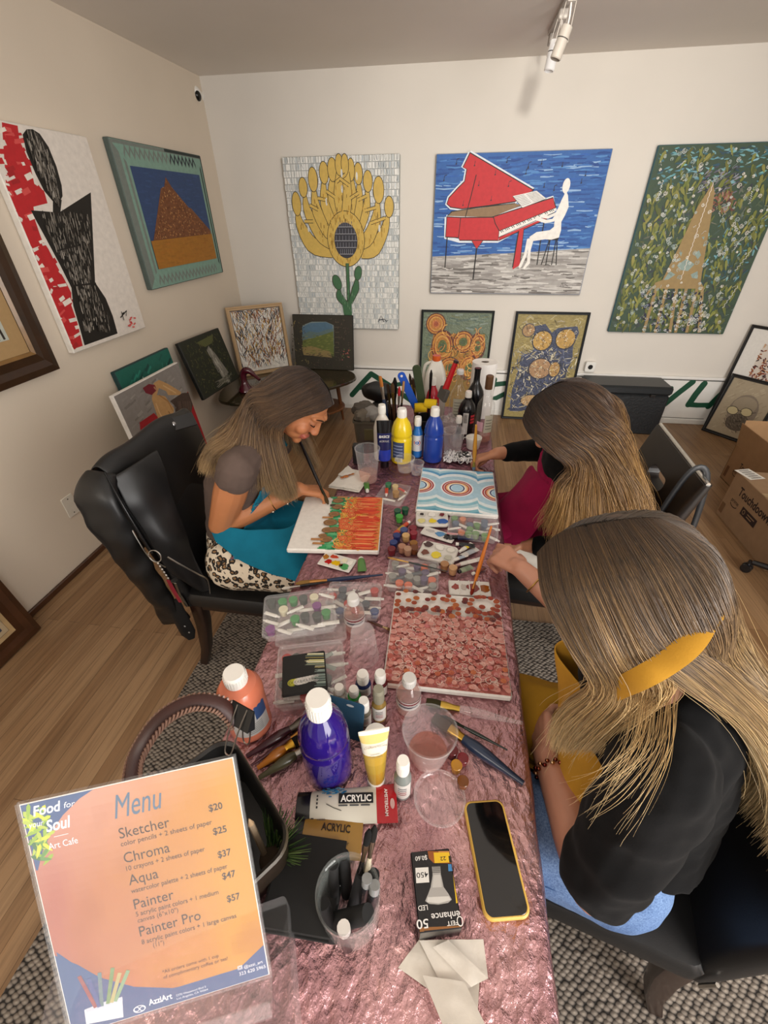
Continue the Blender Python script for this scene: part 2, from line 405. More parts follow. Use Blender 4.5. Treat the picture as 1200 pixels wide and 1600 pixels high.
# ceiling track with two spot heads
t = thing('track_light', 'white ceiling track with two cylindrical spot heads above the piano painting', 'track light', (.4, 2.6, HC))
m = MB(); m.box((-.018, -.9, -.02), (.018, 1.02, -.0005), '#a89f96', .003); m.box((-.012, .95, -.06), (.012, 1.02, -.02), '#a09890', .003); m.build('rail', SATIN, t)
for (y, z, tilt, lit) in ((.40, -.18, .45, 0), (.62, -.178, .22, 1)):
    c = V((-.022 if lit else -.016, y, z)); d = V((-.30 if not lit else -.12, -.1 if lit else -.05, -1)).normalized()
    col = '#ffffff' if lit else '#b5ada3'
    R = d.to_track_quat('Z', 'Y').to_matrix()
    h = MB(Matrix.Translation(c) @ R.to_4x4() @ Matrix.Scale(.76, 4))
    h.lathe([(.028, -.075), (.034, -.072), (.034, -.02), (.0355, -.019), (.0355, -.014), (.034, -.013), (.034, .07), (.030, .075), (.030, .06), (.001, .058)], [col] * 3 + ['#3a3632'] + [col] * 5, 22, caps=(False, False))
    h.lathe([(.027, -.074), (.024, -.045), (.001, -.04)], '#171412', 20, caps=(False, False))
    hd = h.build('lamp_head', SATIN, t)
    y_ = MB()
    y_.box((-.02, y - .025, -.055), (.02, y + .025, -.02), '#cfc8bf', .004)
    for sx in (-1, 1): y_.tube([(sx * .022, y, -.05), (c.x + sx * .029, y, c.z - .0)], .0018, '#b8b0a6', 6)
    y_.tube([(0, y, -.05), (c.x * .5 + .01, y - .01, -.1), tuple(c - d * .06)], .004, '#e8e2da', 8)
    y_.build('yoke', SATIN, t)
# ------------------------------------------------------------------ paintings
def canvas_mb(w, h, d=.035, side='#e8e4dc', face='#f0ede6'):
    """stretched canvas: local x across, y up, z out of the wall; front at z=0"""
    m = MB(); m.box((0, 0, -d), (w, h, 0), side, .004); m.add([(.004, .004, 1e-4), (w - .004, .004, 1e-4), (w - .004, h - .004, 1e-4), (.004, h - .004, 1e-4)], [(0, 1, 2, 3)], face)
    m.lay = 2e-4; return m
def frame_mb(w, h, fw, d, col, col2=None, lip=.006):
    """mitred picture frame around an opening w x h, outside size w+2fw"""
    m = MB()
    prof = [(fw, -d), (fw, lip * .4), (fw * .72, lip), (fw * .45, lip * .5), (fw * .12, lip * .9), (0, 0), (0, -d)]
    rings = []
    for sx, sy in ((0, 0), (1, 0), (1, 1), (0, 1), (0, 0)):
        rings.append([(sx * w + (1 if sx else -1) * o, sy * h + (1 if sy else -1) * o, z) for o, z in prof])
    for a, b in zip(rings, rings[1:]):
        for k in range(len(prof) - 1):
            m.add([a[k], b[k], b[k + 1], a[k + 1]], [(0, 1, 2, 3)], (col2 if (col2 and k == 4) else col))
    return m
def px2loc(M, crop, scale):
    Mi = M.inverted(); o = M.translation; n = M.to_3x3().col[2]
    def f(x, y):
        d = ray(crop[0] + x / scale, crop[1] + y / scale); t = (o - CAM).dot(n) / d.dot(n)
        q = Mi @ (CAM + d * t); return (q.x, q.y)
    return f
def clampbox(p, w, h, e=.006): return (min(max(p[0], e), w - e), min(max(p[1], e), h - e))
def leaf(m, x, y, L, W, a, col, n=8):
    P = []
    for k in range(n):
        t = 2 * PI * k / n; P.append((x + L / 2 * math.cos(t) * math.cos(a) - W / 2 * math.sin(t) * abs(math.cos(t / 2)) * math.sin(a), y + L / 2 * math.cos(t) * math.sin(a) + W / 2 * math.sin(t) * abs(math.cos(t / 2)) * math.cos(a)))
    m.poly(P, col)
D = .036; GAP = .003
# 1. golden sunflower of people
W_, H_ = .905, 1.215
M = frame_M((-1.412, YB - D - GAP, .765), (1, 0, 0), (0, 0, 1)); f = px2loc(M, (430, 230), 5.519); r = random.Random(1)
m = canvas_mb(W_, H_, D, '#8e938f', '#cfd0cc')
for i in range(29):
    for j in range(44):
        x = (j + .5) / 44 * W_ + r.uniform(-.003, .003); y = (i + .5) / 29 * H_
        k = r.random(); c = '#e4e4df' if k < .45 else ('#c3c8c8' if k < .75 else '#f0efea')
        m.poly([(x - .008, y - .018), (x + .008, y - .018), (x + .008, y + .018), (x - .008, y + .018)], c)
        if r.random() < .7: m.stroke([(x + r.uniform(-.006, .006), y - .012), (x + r.uniform(-.006, .006), y + .016)], r.uniform(.002, .005), r.choice(['#8f979b', '#6f7a82', '#a7adb0', '#9db0bf']))
    m.stroke([(.005, i / 29 * H_), (W_ - .005, i / 29 * H_)], .002, '#a9aeae')
GO, OUT = '#cfae58', '#2b2417'
def fig(pts, w, headc, hr, fill=GO, rot=0):
    P = [f(*p) for p in pts]; n = 12; cp = cm([(p[0], p[1], 0) for p in P], n)
    sc = W_ / 950
    ws = np.interp(np.linspace(0, 1, n), np.linspace(0, 1, len(w)), w) * sc
    m.stroke(cp, list(ws + .009), OUT); m.stroke(cp, list(ws), fill)
    c = f(*headc); m.disc(c, hr[0] * sc + .0045, hr[1] * sc + .0045, OUT, rot, 20); m.disc(c, hr[0] * sc, hr[1] * sc, fill, rot, 20)
petals = [((187, 490), (36, 80), [(195, 560), (225, 680), (330, 850), (500, 900)], [22, 75, 120, 90]), ((983, 515), (36, 70), [(975, 585), (940, 720), (850, 880), (740, 910)], [20, 70, 110, 80]),
          ((243, 348), (34, 64), [(258, 410), (285, 560), (400, 760), (500, 840)], [18, 65, 105, 80]), ((893, 370), (42, 86), [(885, 455), (870, 620), (800, 790), (720, 840)], [20, 75, 100, 80]),
          ((328, 280), (37, 78), [(335, 350), (360, 540), (450, 720), (520, 780)], [22, 80, 90, 70]), ((800, 295), (36, 68), [(797, 360), (785, 540), (720, 700), (690, 760)], [20, 65, 90, 60]),
          ((422, 222), (36, 70), [(420, 290), (430, 480), (510, 660), (560, 720)], [20, 75, 90, 70]), ((718, 230), (33, 68), [(722, 300), (725, 480), (680, 660), (650, 720)], [18, 68, 80, 60]),
          ((495, 195), (37, 74), [(490, 265), (500, 430), (560, 600), (590, 700)], [22, 85, 80, 60]), ((655, 195), (28, 70), [(660, 262), (670, 420), (640, 600), (620, 700)], [18, 65, 70, 60]),
          ((553, 152), (30, 66), [(560, 215), (550, 420), (585, 600), (600, 700)], [50, 78, 80, 60]), ((603, 152), (28, 66), [(612, 215), (625, 420), (610, 600), (610, 700)], [50, 70, 70, 60])]
for hc, hr, pts, w in petals: fig(pts, w, hc, hr)
for a, b in (((255, 640), (330, 640)), ((300, 500), (375, 540)), ((370, 440), (440, 455)), ((445, 380), (515, 430)), ((650, 440), (720, 395)), ((715, 455), (790, 420)), ((775, 548), (870, 520)), ((825, 655), (950, 610)), ((530, 300), (610, 235)), ((560, 270), (640, 330))):
    p = [f(*a), f(*b)]; m.stroke(p, .026, OUT); m.stroke(p, .018, GO)
for p in ((290, 700), (900, 700), (575, 225), (578, 360), (445, 470), (705, 250)): m.disc(f(*p), .008, .026, '#d8d8d2', 0, 10)
sc = W_ / 950
c = f(612, 797); m.disc(c, 165 * sc, 205 * sc, OUT, 0, 36); m.disc(c, 160 * sc, 200 * sc, GO, 0, 36)
for k in range(150):
    hc, hr, pts, w = r.choice(petals); p = f(*r.choice(pts[1:])); p = (p[0] + r.uniform(-.03, .03), p[1] + r.uniform(-.05, .05))
    m.stroke([p, (p[0], p[1] + r.uniform(.015, .04))], r.uniform(.003, .006), r.choice(['#a87c22', '#6f5214', '#d9b04d']))
for k in range(60):
    a = r.uniform(0, 2 * PI); q = r.uniform(.7, .97); p = (c[0] + 160 * sc * q * math.cos(a), c[1] + 200 * sc * q * math.sin(a)); m.stroke([p, (p[0], p[1] + .03)], .004, r.choice(['#a87c22', '#8b6a1c', '#d9b04d']))
c = f(612, 806); m.disc(c, 102 * sc, 130 * sc, '#34343c', 0, 30)
for k in range(-2, 3):
    y = c[1] + k * .047; hw = 98 * sc * math.sqrt(max(0, 1 - ((y - c[1]) / (128 * sc)) ** 2)); m.stroke([(c[0] - hw, y), (c[0] + hw, y)], .003, '#b9b9bf')
    for j in range(7):
        x = c[0] - hw + (j + .5) * 2 * hw / 7; m.stroke([(x, y), (x + .002, y + .035)], .003, '#85858f')
GR = '#3f6b48'
m.stroke([f(624, 1000), f(632, 1180), f(640, 1460)], .030, OUT); m.stroke([f(624, 1000), f(632, 1180), f(640, 1460)], .022, GR)
fig([(553, 1225), (560, 1290), (620, 1360)], [18, 60, 40], (536, 1165), (36, 60), GR, .35); fig([(706, 1130), (695, 1220), (650, 1340)], [14, 60, 30], (717, 1085), (30, 54), GR, -.2)
m.poly([f(582, 1350), f(660, 1340), f(664, 1462), f(600, 1462)], GR)
for k in range(30): p = f(r.uniform(540, 710), r.uniform(1240, 1440)); m.stroke([p, (p[0], p[1] + .02)], .002, '#8fae90')
m.stroke([f(890, 1505), f(915, 1450), f(940, 1505)], .005, '#252b3a'); m.stroke([f(895, 1490), f(945, 1480), f(960, 1500), f(975, 1490)], .005, '#252b3a')
o = tag(m.build('canvas_painting', ART), 'tall canvas of a golden sunflower built from figures on pale brick dashes', 'painting'); o.matrix_world = M

# 2. red grand piano
W_, H_ = 1.215, .912
M = frame_M((-.238, YB - D - GAP, 1.06), (1, 0, 0), (0, 0, 1)); f = px2loc(M, (660, 220), 3.871); r = random.Random(2)
m = canvas_mb(W_, H_, D, '#8a96a8', '#2f62a8')
gy = f(60, 700)[1]; gy2 = f(1000, 650)[1]
for k in range(620):
    y = r.uniform(gy, H_ - .02); x = r.uniform(.0, W_); L = r.uniform(.04, .16); c = r.choice(['#1f4f9a', '#2a5fae', '#3a70b8', '#27559c', '#1b468c', '#2f66b0', '#245299', '#4f86c4'] if r.random() < .9 else ['#8fb2da'])
    P = [clampbox((x - L / 2, y), W_, H_), clampbox((x, y + r.uniform(-.006, .006)), W_, H_), clampbox((x + L / 2, y + r.uniform(-.004, .004)), W_, H_)]
    if P[2][0] - P[0][0] > .01: m.stroke(P, r.uniform(.006, .014), c, taper=True)
m.poly([(.005, .005), (W_ - .005, .005), (W_ - .005, gy2), (W_ * .5, (gy + gy2) / 2 - .005), (.005, gy)], '#a8a4a0')
for k in range(330):
    x = r.uniform(0, W_); t = x / W_; y = r.uniform(.01, gy + (gy2 - gy) * t - .012); L = r.uniform(.05, .2); P = [clampbox((x - L / 2, y), W_, H_), clampbox((x, y + r.uniform(-.008, .008)), W_, H_), clampbox((x + L / 2, y), W_, H_)]
    if P[2][0] - P[0][0] > .01: m.stroke(P, r.uniform(.008, .018), r.choice(['#bdb9b4', '#8f8a86', '#6f6a66', '#d2cfca', '#a09b97', '#c7c4c0']), taper=True)
RD, BK, WH = '#c3282f', '#15110f', '#efece6'
def pp(pts, col): m.poly([f(*p) for p in pts], col)
def ln(pts, w, col=BK): m.stroke([f(*p) for p in pts], w, col)
lid = [(288, 72), (672, 298), (620, 330), (560, 368), (400, 392), (240, 412), (170, 402), (148, 382), (160, 345), (215, 285), (255, 245), (268, 172), (245, 160)]
def halo(pts): # white brush halo behind the piano
    q = [f(*p) for p in pts]; m.stroke(q + [q[0]], .026, '#dfe6ee')
halo(lid); halo([(145, 460), (430, 462), (790, 345), (808, 410), (455, 605), (225, 605), (140, 585)])
pp(lid, RD); ln(lid + [lid[0]], .006)
pp([(150, 455), (180, 428), (560, 378), (600, 390), (420, 462)], '#8d7152'); ln([(150, 455), (180, 428), (330, 405), (560, 378)], .005); ln([(170, 430), (560, 370)], .004)
pp([(420, 462), (790, 343), (800, 380), (808, 405), (465, 545), (440, 510)], RD); ln([(420, 462), (790, 343), (800, 380), (808, 405)], .006)
pp([(148, 460), (232, 464), (420, 462), (440, 500), (465, 545), (458, 603), (225, 602), (218, 586), (140, 582)], RD); ln([(148, 460), (232, 464), (430, 462)], .006); ln([(140, 582), (218, 586), (225, 602), (458, 603), (465, 545), (440, 500), (430, 462)], .006); ln([(232, 464), (218, 586)], .005); ln([(148, 460), (140, 582)], .005)
pp([(465, 545), (805, 405), (800, 432), (462, 583)], WH); ln([(465, 545), (805, 405)], .004); ln([(462, 583), (800, 432)], .004); pp([(462, 585), (755, 458), (752, 474), (460, 604)], RD); ln([(460, 604), (752, 474)], .005)
for k in range(34):
    if k % 7 in (2, 6): continue
    t = k / 34; x, y = 470 + 325 * t, 541 - 132 * t; ln([(x, y), (x + 10, y + 13 - 3 * t)], .0045)
pp([(545, 335), (690, 302), (750, 350), (605, 406)], '#e6e4e0'); ln([(545, 335), (605, 406), (750, 350)], .003)
for k in range(7):
    t = k / 7; ln([(552 + 50 * t, 342 + 60 * t), (615 + 50 * t, 327 + 52 * t)], .002, '#55524f'); ln([(628 + 50 * t, 325 + 52 * t), (690 + 52 * t, 310 + 44 * t)], .002, '#55524f')
ln([(326, 205), (290, 350), (260, 460)], .006)
pp([(298, 604), (366, 604), (328, 655)], RD); ln([(298, 604), (328, 655), (366, 604)], .004)
ln([(328, 650), (306, 838)], .010); ln([(150, 585), (136, 768)], .008); ln([(740, 470), (712, 620), (692, 750)], .008)
pp([(582, 545), (614, 530), (590, 735), (600, 745), (545, 778), (545, 760)], RD); ln([(582, 545), (545, 765)], .008); ln([(614, 530), (590, 735)], .004)
for a, b in (((768, 598), (718, 750)), ((772, 598), (745, 752)), ((808, 598), (780, 752)), ((815, 590), (808, 752))): ln([a, b], .007)
pp([(750, 592), (825, 585), (820, 600), (760, 602)], BK)
pp([(868, 300), (880, 330), (884, 400), (862, 450), (840, 490), (838, 540), (825, 585), (780, 598), (740, 596), (670, 606), (655, 660), (650, 740), (615, 778), (608, 768), (632, 730), (640, 640), (648, 580), (690, 552), (770, 540), (795, 520), (800, 470), (815, 420), (840, 360), (858, 325)], WH)
for P, w in (([(868, 350), (840, 410), (790, 480), (745, 488), (690, 470)], .022), ([(850, 370), (810, 440), (760, 462), (720, 455)], .020), ([(640, 600), (622, 690), (590, 760)], .022)): m.stroke([f(*p) for p in P], w, WH, roundcap=True)
m.disc(f(870, 272), .026, .044, WH, 0, 20); ln([(866, 310), (866, 335)], .018, WH)
for (x, y) in ((315, 150), (440, 205), (340, 270), (520, 275), (415, 360), (245, 390), (510, 130), (640, 160), (625, 200), (735, 280), (795, 300), (985, 210), (960, 255), (845, 155), (720, 140), (205, 140), (130, 240)):
    ln([(x, y), (x + 5, y - 28)], .003, '#2a2530'); m.disc(f(x, y), .006, .004, '#2a2530', .4, 8)
    if r.random() < .5: ln([(x + 5, y - 28), (x + 20, y - 34)], .004, '#2a2530')
ln([(835, 880), (845, 860), (852, 885), (862, 868), (880, 880)], .004, '#55504c')
o = tag(m.build('canvas_painting', ART), 'wide canvas of a red grand piano played by a white figure on blue and grey', 'painting'); o.matrix_world = M

# 3. tower among leaves
W_, H_ = .888, 1.198
M = frame_M((1.269, YB - D - GAP, .784), (1, 0, 0), (0, 0, 1)); f = px2loc(M, (940, 210), 4.615); r = random.Random(3)
m = canvas_mb(W_, H_, D, '#2f5a66', '#3b4f3c')
for k in range(900):
    x, y = r.uniform(.02, W_ - .02), r.uniform(.02, H_ - .02); v = y / H_; c = r.choice(['#3f6d78', '#5f93a0', '#2c4d5a', '#7fb0b8'] if v > .82 or (x > .5 * W_ and .3 < v < .65 and r.random() < .6) else ['#3a453e', '#4d5a45', '#5e6a3b', '#43534c', '#6a6f60', '#3b3e4a'])
    leaf(m, x, y, r.uniform(.03, .06), r.uniform(.01, .02), r.uniform(-.6, .6) if v > .82 else r.uniform(0, PI), vary(c, .2, r), 6)
for k in range(620):
    x, y = r.uniform(.03, W_ - .03), r.uniform(.03, H_ - .04); v = y / H_; u = x / W_
    if v > .85 and r.random() < .6 or (.45 < u < .7 and v > .3 and r.random() < .7): continue
    leaf(m, x, y, r.uniform(.05, .085), r.uniform(.018, .032), r.uniform(.9, 2.3), vary(r.choice(['#6d7434', '#7f8440', '#5a622f', '#8a8a45', '#666a32']), .15, r))
for k in range(60): 
    p = f(r.uniform(760, 960), r.uniform(420, 560)); leaf(m, p[0], p[1], .03, .014, r.uniform(0, PI), r.choice(['#7a4a38', '#8c5a48', '#5c3a34', '#a07a6a']))
    p = f(r.uniform(680, 1000), r.uniform(230, 420)); leaf(m, *p, .035, .012, r.uniform(.2, 1), r.choice(['#2b2c3c', '#4a4a5c', '#6d6a78', '#8f8d99']))
TN = '#9c8356'
m.poly([f(*p) for p in ((800, 350), (812, 420), (780, 640), (740, 880), (712, 1060), (738, 1112), (362, 1112), (385, 1068), (435, 1050), (560, 800), (690, 520))], TN)
for q in (((540, 945), (610, 895), (668, 935), (620, 985), (570, 978)), ((445, 1050), (490, 985), (530, 1010), (480, 1045)), ((640, 1010), (690, 985), (690, 1040), (650, 1035)), ((665, 860), (700, 835), (715, 870), (690, 900)), ((555, 850), (580, 850), (570, 880)), ((720, 740), (740, 735), (732, 760))):
    m.poly([f(*p) for p in q], '#8ea19a')
for x0, x1 in ((395, 300), (468, 385), (612, 530), (690, 610), (725, 700), (540, 490)):
    m.stroke([f(x0, 1100), f((x0 + x1) / 2, 1260), f(x1, 1428)], .022, TN)
m.stroke([f(400, 1075), f(345, 1120), f(310, 1180)], .016, TN)
for k in range(150):
    p = f(r.uniform(290, 720), r.uniform(1130, 1420)); 
    if r.random() < .4: m.disc(p, .012, .008, r.choice(['#1c2038', '#2b2f4c', '#26222c']), r.uniform(0, 3), 7)
    else: m.ring(p, r.uniform(.006, .014), r.uniform(.005, .011), .0035, r.choice(['#cfd2d6', '#9aa2b8', '#e3e3df', '#8b93ac']), 0, r.uniform(3, 6), r.uniform(0, 6), 8)
def wig(p0, p1, amp, n, w, col):
    a, b = f(*p0), f(*p1); m.stroke([(a[0] + (b[0] - a[0]) * t / n + amp * (1 if t % 2 else -1) * r.uniform(.3, 1), a[1] + (b[1] - a[1]) * t / n) for t in range(n + 1)], w, col)
wig((805, 345), (568, 1050), .004, 40, .0045, '#e2d6c8')
for k in range(400):
    x, y = r.uniform(.02, W_ - .02), r.uniform(.02, H_ - .02); a = r.random()
    if a < .68:
        s = r.uniform(.006, .014); c = r.choice(['#d8dcd6', '#b4c2bd', '#e8e4d8', '#9fb0aa'])
        if .03 < x < W_ - .03: m.ring((x, y), s, s, .003, c, 0, 5.6, r.uniform(0, 6), 12); m.ring((x, y), s * .45, s * .45, .003, c, 0, 5, r.uniform(0, 6), 8)
    else:
        P = [(x, y)]
        for t in range(5): P.append(clampbox((P[-1][0] + r.uniform(-.008, .010), P[-1][1] + r.uniform(-.004, .010)), W_, H_))
        m.stroke(P, r.uniform(.002, .004), r.choice(['#b0b8b0', '#8f9d96', '#b6ab88', '#7f938b', '#d8d6ce']))
for a, b in (((1080, 410), (1060, 500)), ((1100, 660), (1010, 760)), ((1010, 740), (950, 830)), ((1080, 830), (960, 980)), ((980, 1090), (870, 1250)), ((440, 330), (410, 450)), ((600, 190), (540, 240))): wig(a, b, .008, 12, .004, '#d9dbd2')
o = tag(m.build('canvas_painting', ART), 'tall canvas of a tan tower in dark green leaves and white swirls', 'painting'); o.matrix_world = M

# 4. black faceless figure with red (left wall)
W_, H_ = .612, .915
M = frame_M((XL + D + GAP, 2.008, 1.047), (0, 1, 0), (0, 0, 1)); f = px2loc(M, (0, 180), 3.636); r = random.Random(4)
m = canvas_mb(W_, H_, D, '#e6e0d6', '#e6ded4')
red = [(10, 40), (100, 60), (110, 140), (150, 230), (175, 300), (195, 390), (250, 430), (270, 500), (190, 520), (200, 600), (235, 700), (275, 760), (320, 850), (370, 940), (405, 1010), (405, 1080), (440, 1180), (470, 1310), (400, 1335), (340, 1190), (300, 1100), (250, 960), (190, 830), (120, 660), (60, 520), (10, 400)]
m.poly([clampbox(f(*p), W_, H_, .005) for p in red], '#bf1f26')
for k in range(95):
    t = r.random(); y = 60 + t * 1250; xl = np.interp(y, [40, 400, 660, 960, 1190, 1335], [-30, 10, 120, 250, 340, 400]); xr = np.interp(y, [60, 300, 500, 600, 850, 1080, 1310], [100, 185, 260, 195, 320, 400, 465])
    x = r.uniform(xl - 5, xr + 12); p = f(x, y); L = r.uniform(.015, .06); c = r.choice(['#e6ded4', '#efe6da', '#bf1f26', '#a81a20', '#bf1f26', '#d94f4c'])
    q = [clampbox((p[0] - L / 2, p[1] + r.uniform(-.01, .01)), W_, H_), clampbox((p[0] + L / 2, p[1] + .006), W_, H_)]
    if q[1][0] > q[0][0] + .004: m.stroke(q, r.uniform(.008, .022), c)
BKF = '#17140f'
m.poly([f(*p) for p in ((128, 110), (150, 80), (185, 80), (225, 105), (275, 180), (320, 290), (350, 400), (355, 460), (335, 500), (300, 490), (250, 430), (200, 330), (150, 210))], BKF)
m.poly([f(*p) for p in ((300, 480), (350, 480), (342, 560), (300, 555))], BKF)
m.poly([f(*p) for p in ((175, 540), (300, 550), (340, 550), (515, 438), (528, 700), (540, 950), (600, 1040), (640, 1140), (668, 1240), (480, 1308), (450, 1200), (415, 1080), (405, 980), (340, 850), (260, 700), (200, 590))], BKF)
for k in range(1300):
    y = r.uniform(100, 1225)
    if y < 500: xl = np.interp(y, [90, 210, 330, 430, 500], [135, 155, 205, 260, 310]); xr = np.interp(y, [90, 180, 290, 400, 500], [200, 268, 312, 342, 340])
    elif y < 560: continue
    else: xl = np.interp(y, [560, 700, 850, 980, 1200, 1300], [205, 270, 350, 415, 460, 490]); xr = np.interp(y, [560, 700, 950, 1040, 1140, 1290], [515, 522, 532, 590, 632, 640])
    x = r.uniform(xl + 14, xr - 14); p = f(x, y); L = r.uniform(.012, .04); m.stroke([(p[0] - .003, p[1] - L / 2), (p[0], p[1]), (p[0] + .003, p[1] + L / 2)], r.uniform(.003, .007), r.choice(['#8d867c', '#6a645b', '#aaa398', '#4a453e', '#2a2620', '#1d1a15', '#17140f', '#7d766c']), taper=True)
m.stroke([f(320, 770), f(440, 740)], .006, BKF); m.stroke([f(400, 970), f(540, 955)], .008, BKF)
for P in ([(685, 1115), (700, 1165)], [(680, 1150), (715, 1110), (712, 1140)], [(690, 1130), (700, 1120)]): m.stroke([f(*p) for p in P], .006, BKF)
for k in range(9): p = f(r.uniform(710, 760), r.uniform(1150, 1205)); m.stroke([p, (p[0] + .02, p[1] + r.uniform(-.01, .01))], .008, r.choice(['#c3262b', '#d95a56']))
o = tag(m.build('canvas_painting', ART), 'white canvas of a black faceless figure beside ragged red paint on left wall', 'painting'); o.matrix_world = M

# 5. pyramid with zigzag border (left wall)
W_, H_ = 1.0, .745
M = frame_M((XL + D + GAP, 2.79, 1.236), (0, 1, 0), (0, 0, 1)); f = px2loc(M, (150, 210), 5.714); r = random.Random(5)
m = canvas_mb(W_, H_, D, '#4d5a55', '#7fa294')
GY = '#77807a'
m.poly([(.005, .005), (.06, .06), (.06, H_ - .06), (.005, H_ - .005)], GY); m.poly([(.085, .08), (.105, .09), (.105, H_ - .1), (.085, H_ - .08)], GY)
for yy, n0 in ((H_ - .05, 0), (.045, 1)):
    for k in range(17):
        x = .1 + k * (W_ - .2) / 17; dk = (n0 == 0 and x > .53); c = '#141c2c' if dk else GY; dx = (W_ - .2) / 17
        m.poly([(x, yy - .034), (x + dx / 2, yy + .008), (x + dx, yy - .034), (x + dx, yy - .010), (x + dx / 2, yy + .032), (x, yy - .010)], c)
    m.poly([(.01, yy + .028), (W_ - .01, yy + .028), (W_ - .01, yy + .044), (.01, yy + .044)], GY) if n0 == 0 else None
m.poly([(.53, H_ - .018), (W_ - .004, H_ - .018), (W_ - .004, H_ - .004), (.53, H_ - .004)], '#1c2b2a')
m.poly([(W_ - .018, .004), (W_ - .004, .004), (W_ - .004, H_ - .004), (W_ - .018, H_ - .004)], '#1c2b2a'); m.poly([(W_ - .05, .08), (W_ - .034, .06), (W_ - .034, H_ - .06), (W_ - .05, H_ - .08)], '#22302e')
q = [f(230, 270), f(855, 335), f(1022, 1110), f(525, 1225)]; x0, x1 = .125, W_ - .075; y0, y1 = .105, H_ - .115
m.poly([(x0, y0), (x1, y0), (x1, y1), (x0, y1)], '#2c4672')
for k in range(240):
    x, y = r.uniform(x0 + .04, x1 - .04), r.uniform(y0 + .17, y1 - .01); m.stroke([(x - .03, y), (x + .03, y + r.uniform(-.004, .004))], r.uniform(.006, .014), vary('#2f4a78', .12, r), taper=True)
yh = y0 + .165
pyr = [(x0 + .03, yh - .012), (x0 + .19, yh + .245), (x0 + .22, yh + .25), (x0 + .27, yh + .30), (x0 + .40, yh + .22), (x0 + .52, yh + .155), (x0 + .56, yh + .15), (x1, yh + .0), (x1, yh - .012)]
px0 = x0; 
m.poly([(px0 + .03, yh - .01), (px0 + .26, yh + .265), (px0 + .30, yh + .27), (px0 + .345, yh + .325), (px0 + .39, yh + .275), (px0 + .55, yh + .165), (px0 + .58, yh + .16), (x1 - .004, yh + .02), (x1 - .004, yh - .01)], '#7a4a2a')
def inpyr(x, y):
    yt = np.interp(x, [px0 + .03, px0 + .26, px0 + .345, px0 + .55, x1], [yh, yh + .262, yh + .32, yh + .162, yh + .02]); return yh < y < yt - .008
for k in range(1500):
    x, y = r.uniform(px0 + .03, x1 - .01), r.uniform(yh, yh + .32)
    if inpyr(x, y): m.disc((x, y), r.uniform(.003, .007), r.uniform(.003, .005), r.choice(['#9a6238', '#b37a46', '#5e3520', '#c99a62', '#83502c', '#6f3f24']), r.uniform(0, 3), 5)
m.poly([(x0, y0), (x1, y0), (x1, yh), (x0, yh - .01)], '#a8701f')
for k in range(150): x, y = r.uniform(x0 + .03, x1 - .03), r.uniform(y0 + .012, yh - .012); m.stroke([(x - .025, y), (x + .025, y)], r.uniform(.006, .012), vary('#a56c1e', .12, r), taper=True)
o = tag(m.build('canvas_painting', ART), 'canvas of a brown pyramid on blue with a teal zigzag border on left wall', 'painting'); o.matrix_world = M

# 6. framed picture at the left edge of the view
t = thing('framed_picture', 'dark gold-brown framed picture high on the left wall at the photo edge', 'picture', M=frame_M((XL + .03, 1.22, 1.115), (0, 1, 0), (0, 0, 1)))
w, h = .56, .62
frame_mb(w, h, .11, .028, '#3a2413', '#8a6532', .012).build('frame', DARKWOOD, t)
m = MB(); m.add([(0, 0, -.004), (w, 0, -.004), (w, h, -.004), (0, h, -.004)], [(0, 1, 2, 3)], '#a98a5e'); m.build('mat_board', PAPER, t)
m = MB(Matrix.Translation((0, 0, -.003))); r = random.Random(6)
m.poly([(.07, .07), (w - .07, .07), (w - .07, h - .07), (.07, h - .07)], '#b9bdb2')
for k in range(16): x = .08 + k * .026; m.stroke([(x, .075), (x + r.uniform(-.02, .02), .3), (x + r.uniform(-.02, .02), h - .08)], r.uniform(.006, .012), r.choice(['#3a3128', '#54483a', '#2b241c']))
m.build('picture', ART, t)
# ------------------------------------------------------------------ pictures standing on the floor and on the corner table
def lean(base, width_dir, h, back, backdir):
    """matrix for something standing at base (its lower left corner), leaning back by `back` over its height"""
    b = V(backdir).normalized() * back; up = V((b.x, b.y, math.sqrt(max(h * h - back * back, 1e-6)))).normalized()
    return frame_M(base, width_dir, up)
# wood frame on the floor at the left wall
t = thing('framed_picture', 'wide brown wooden frame leaning on the left wall at floor level', 'picture', M=lean((-1.866, .25, .009), (0, 1, 0), .7, .085, (-1, 0, 0)))
w, h, fw = .64, .5, .1
f_ = frame_mb(w, h, fw, .03, '#4a2a14', '#a98d63', .016)
f_.v = [(x + fw, y + fw, z) for x, y, z in f_.v]; f_.build('frame', DARKWOOD, t)
m = MB(Matrix.Translation((fw, fw, -.003))); r = random.Random(8)
m.poly([(0, 0), (w, 0), (w, h), (0, h)], '#bda988'); m.poly([(.02, .02), (w - .02, .02), (w - .02, h - .02), (.02, h - .02)], '#3c4150')
for k in range(160): x, y = r.uniform(.06, w - .06), r.uniform(.04, h - .04); m.stroke([(x - .03, y), (x + .03, y + r.uniform(-.015, .015))], r.uniform(.008, .018), r.choice(['#3a4052', '#555b6c', '#2a2d3a', '#4a4a58']), taper=True)
m.build('picture', ART, t)

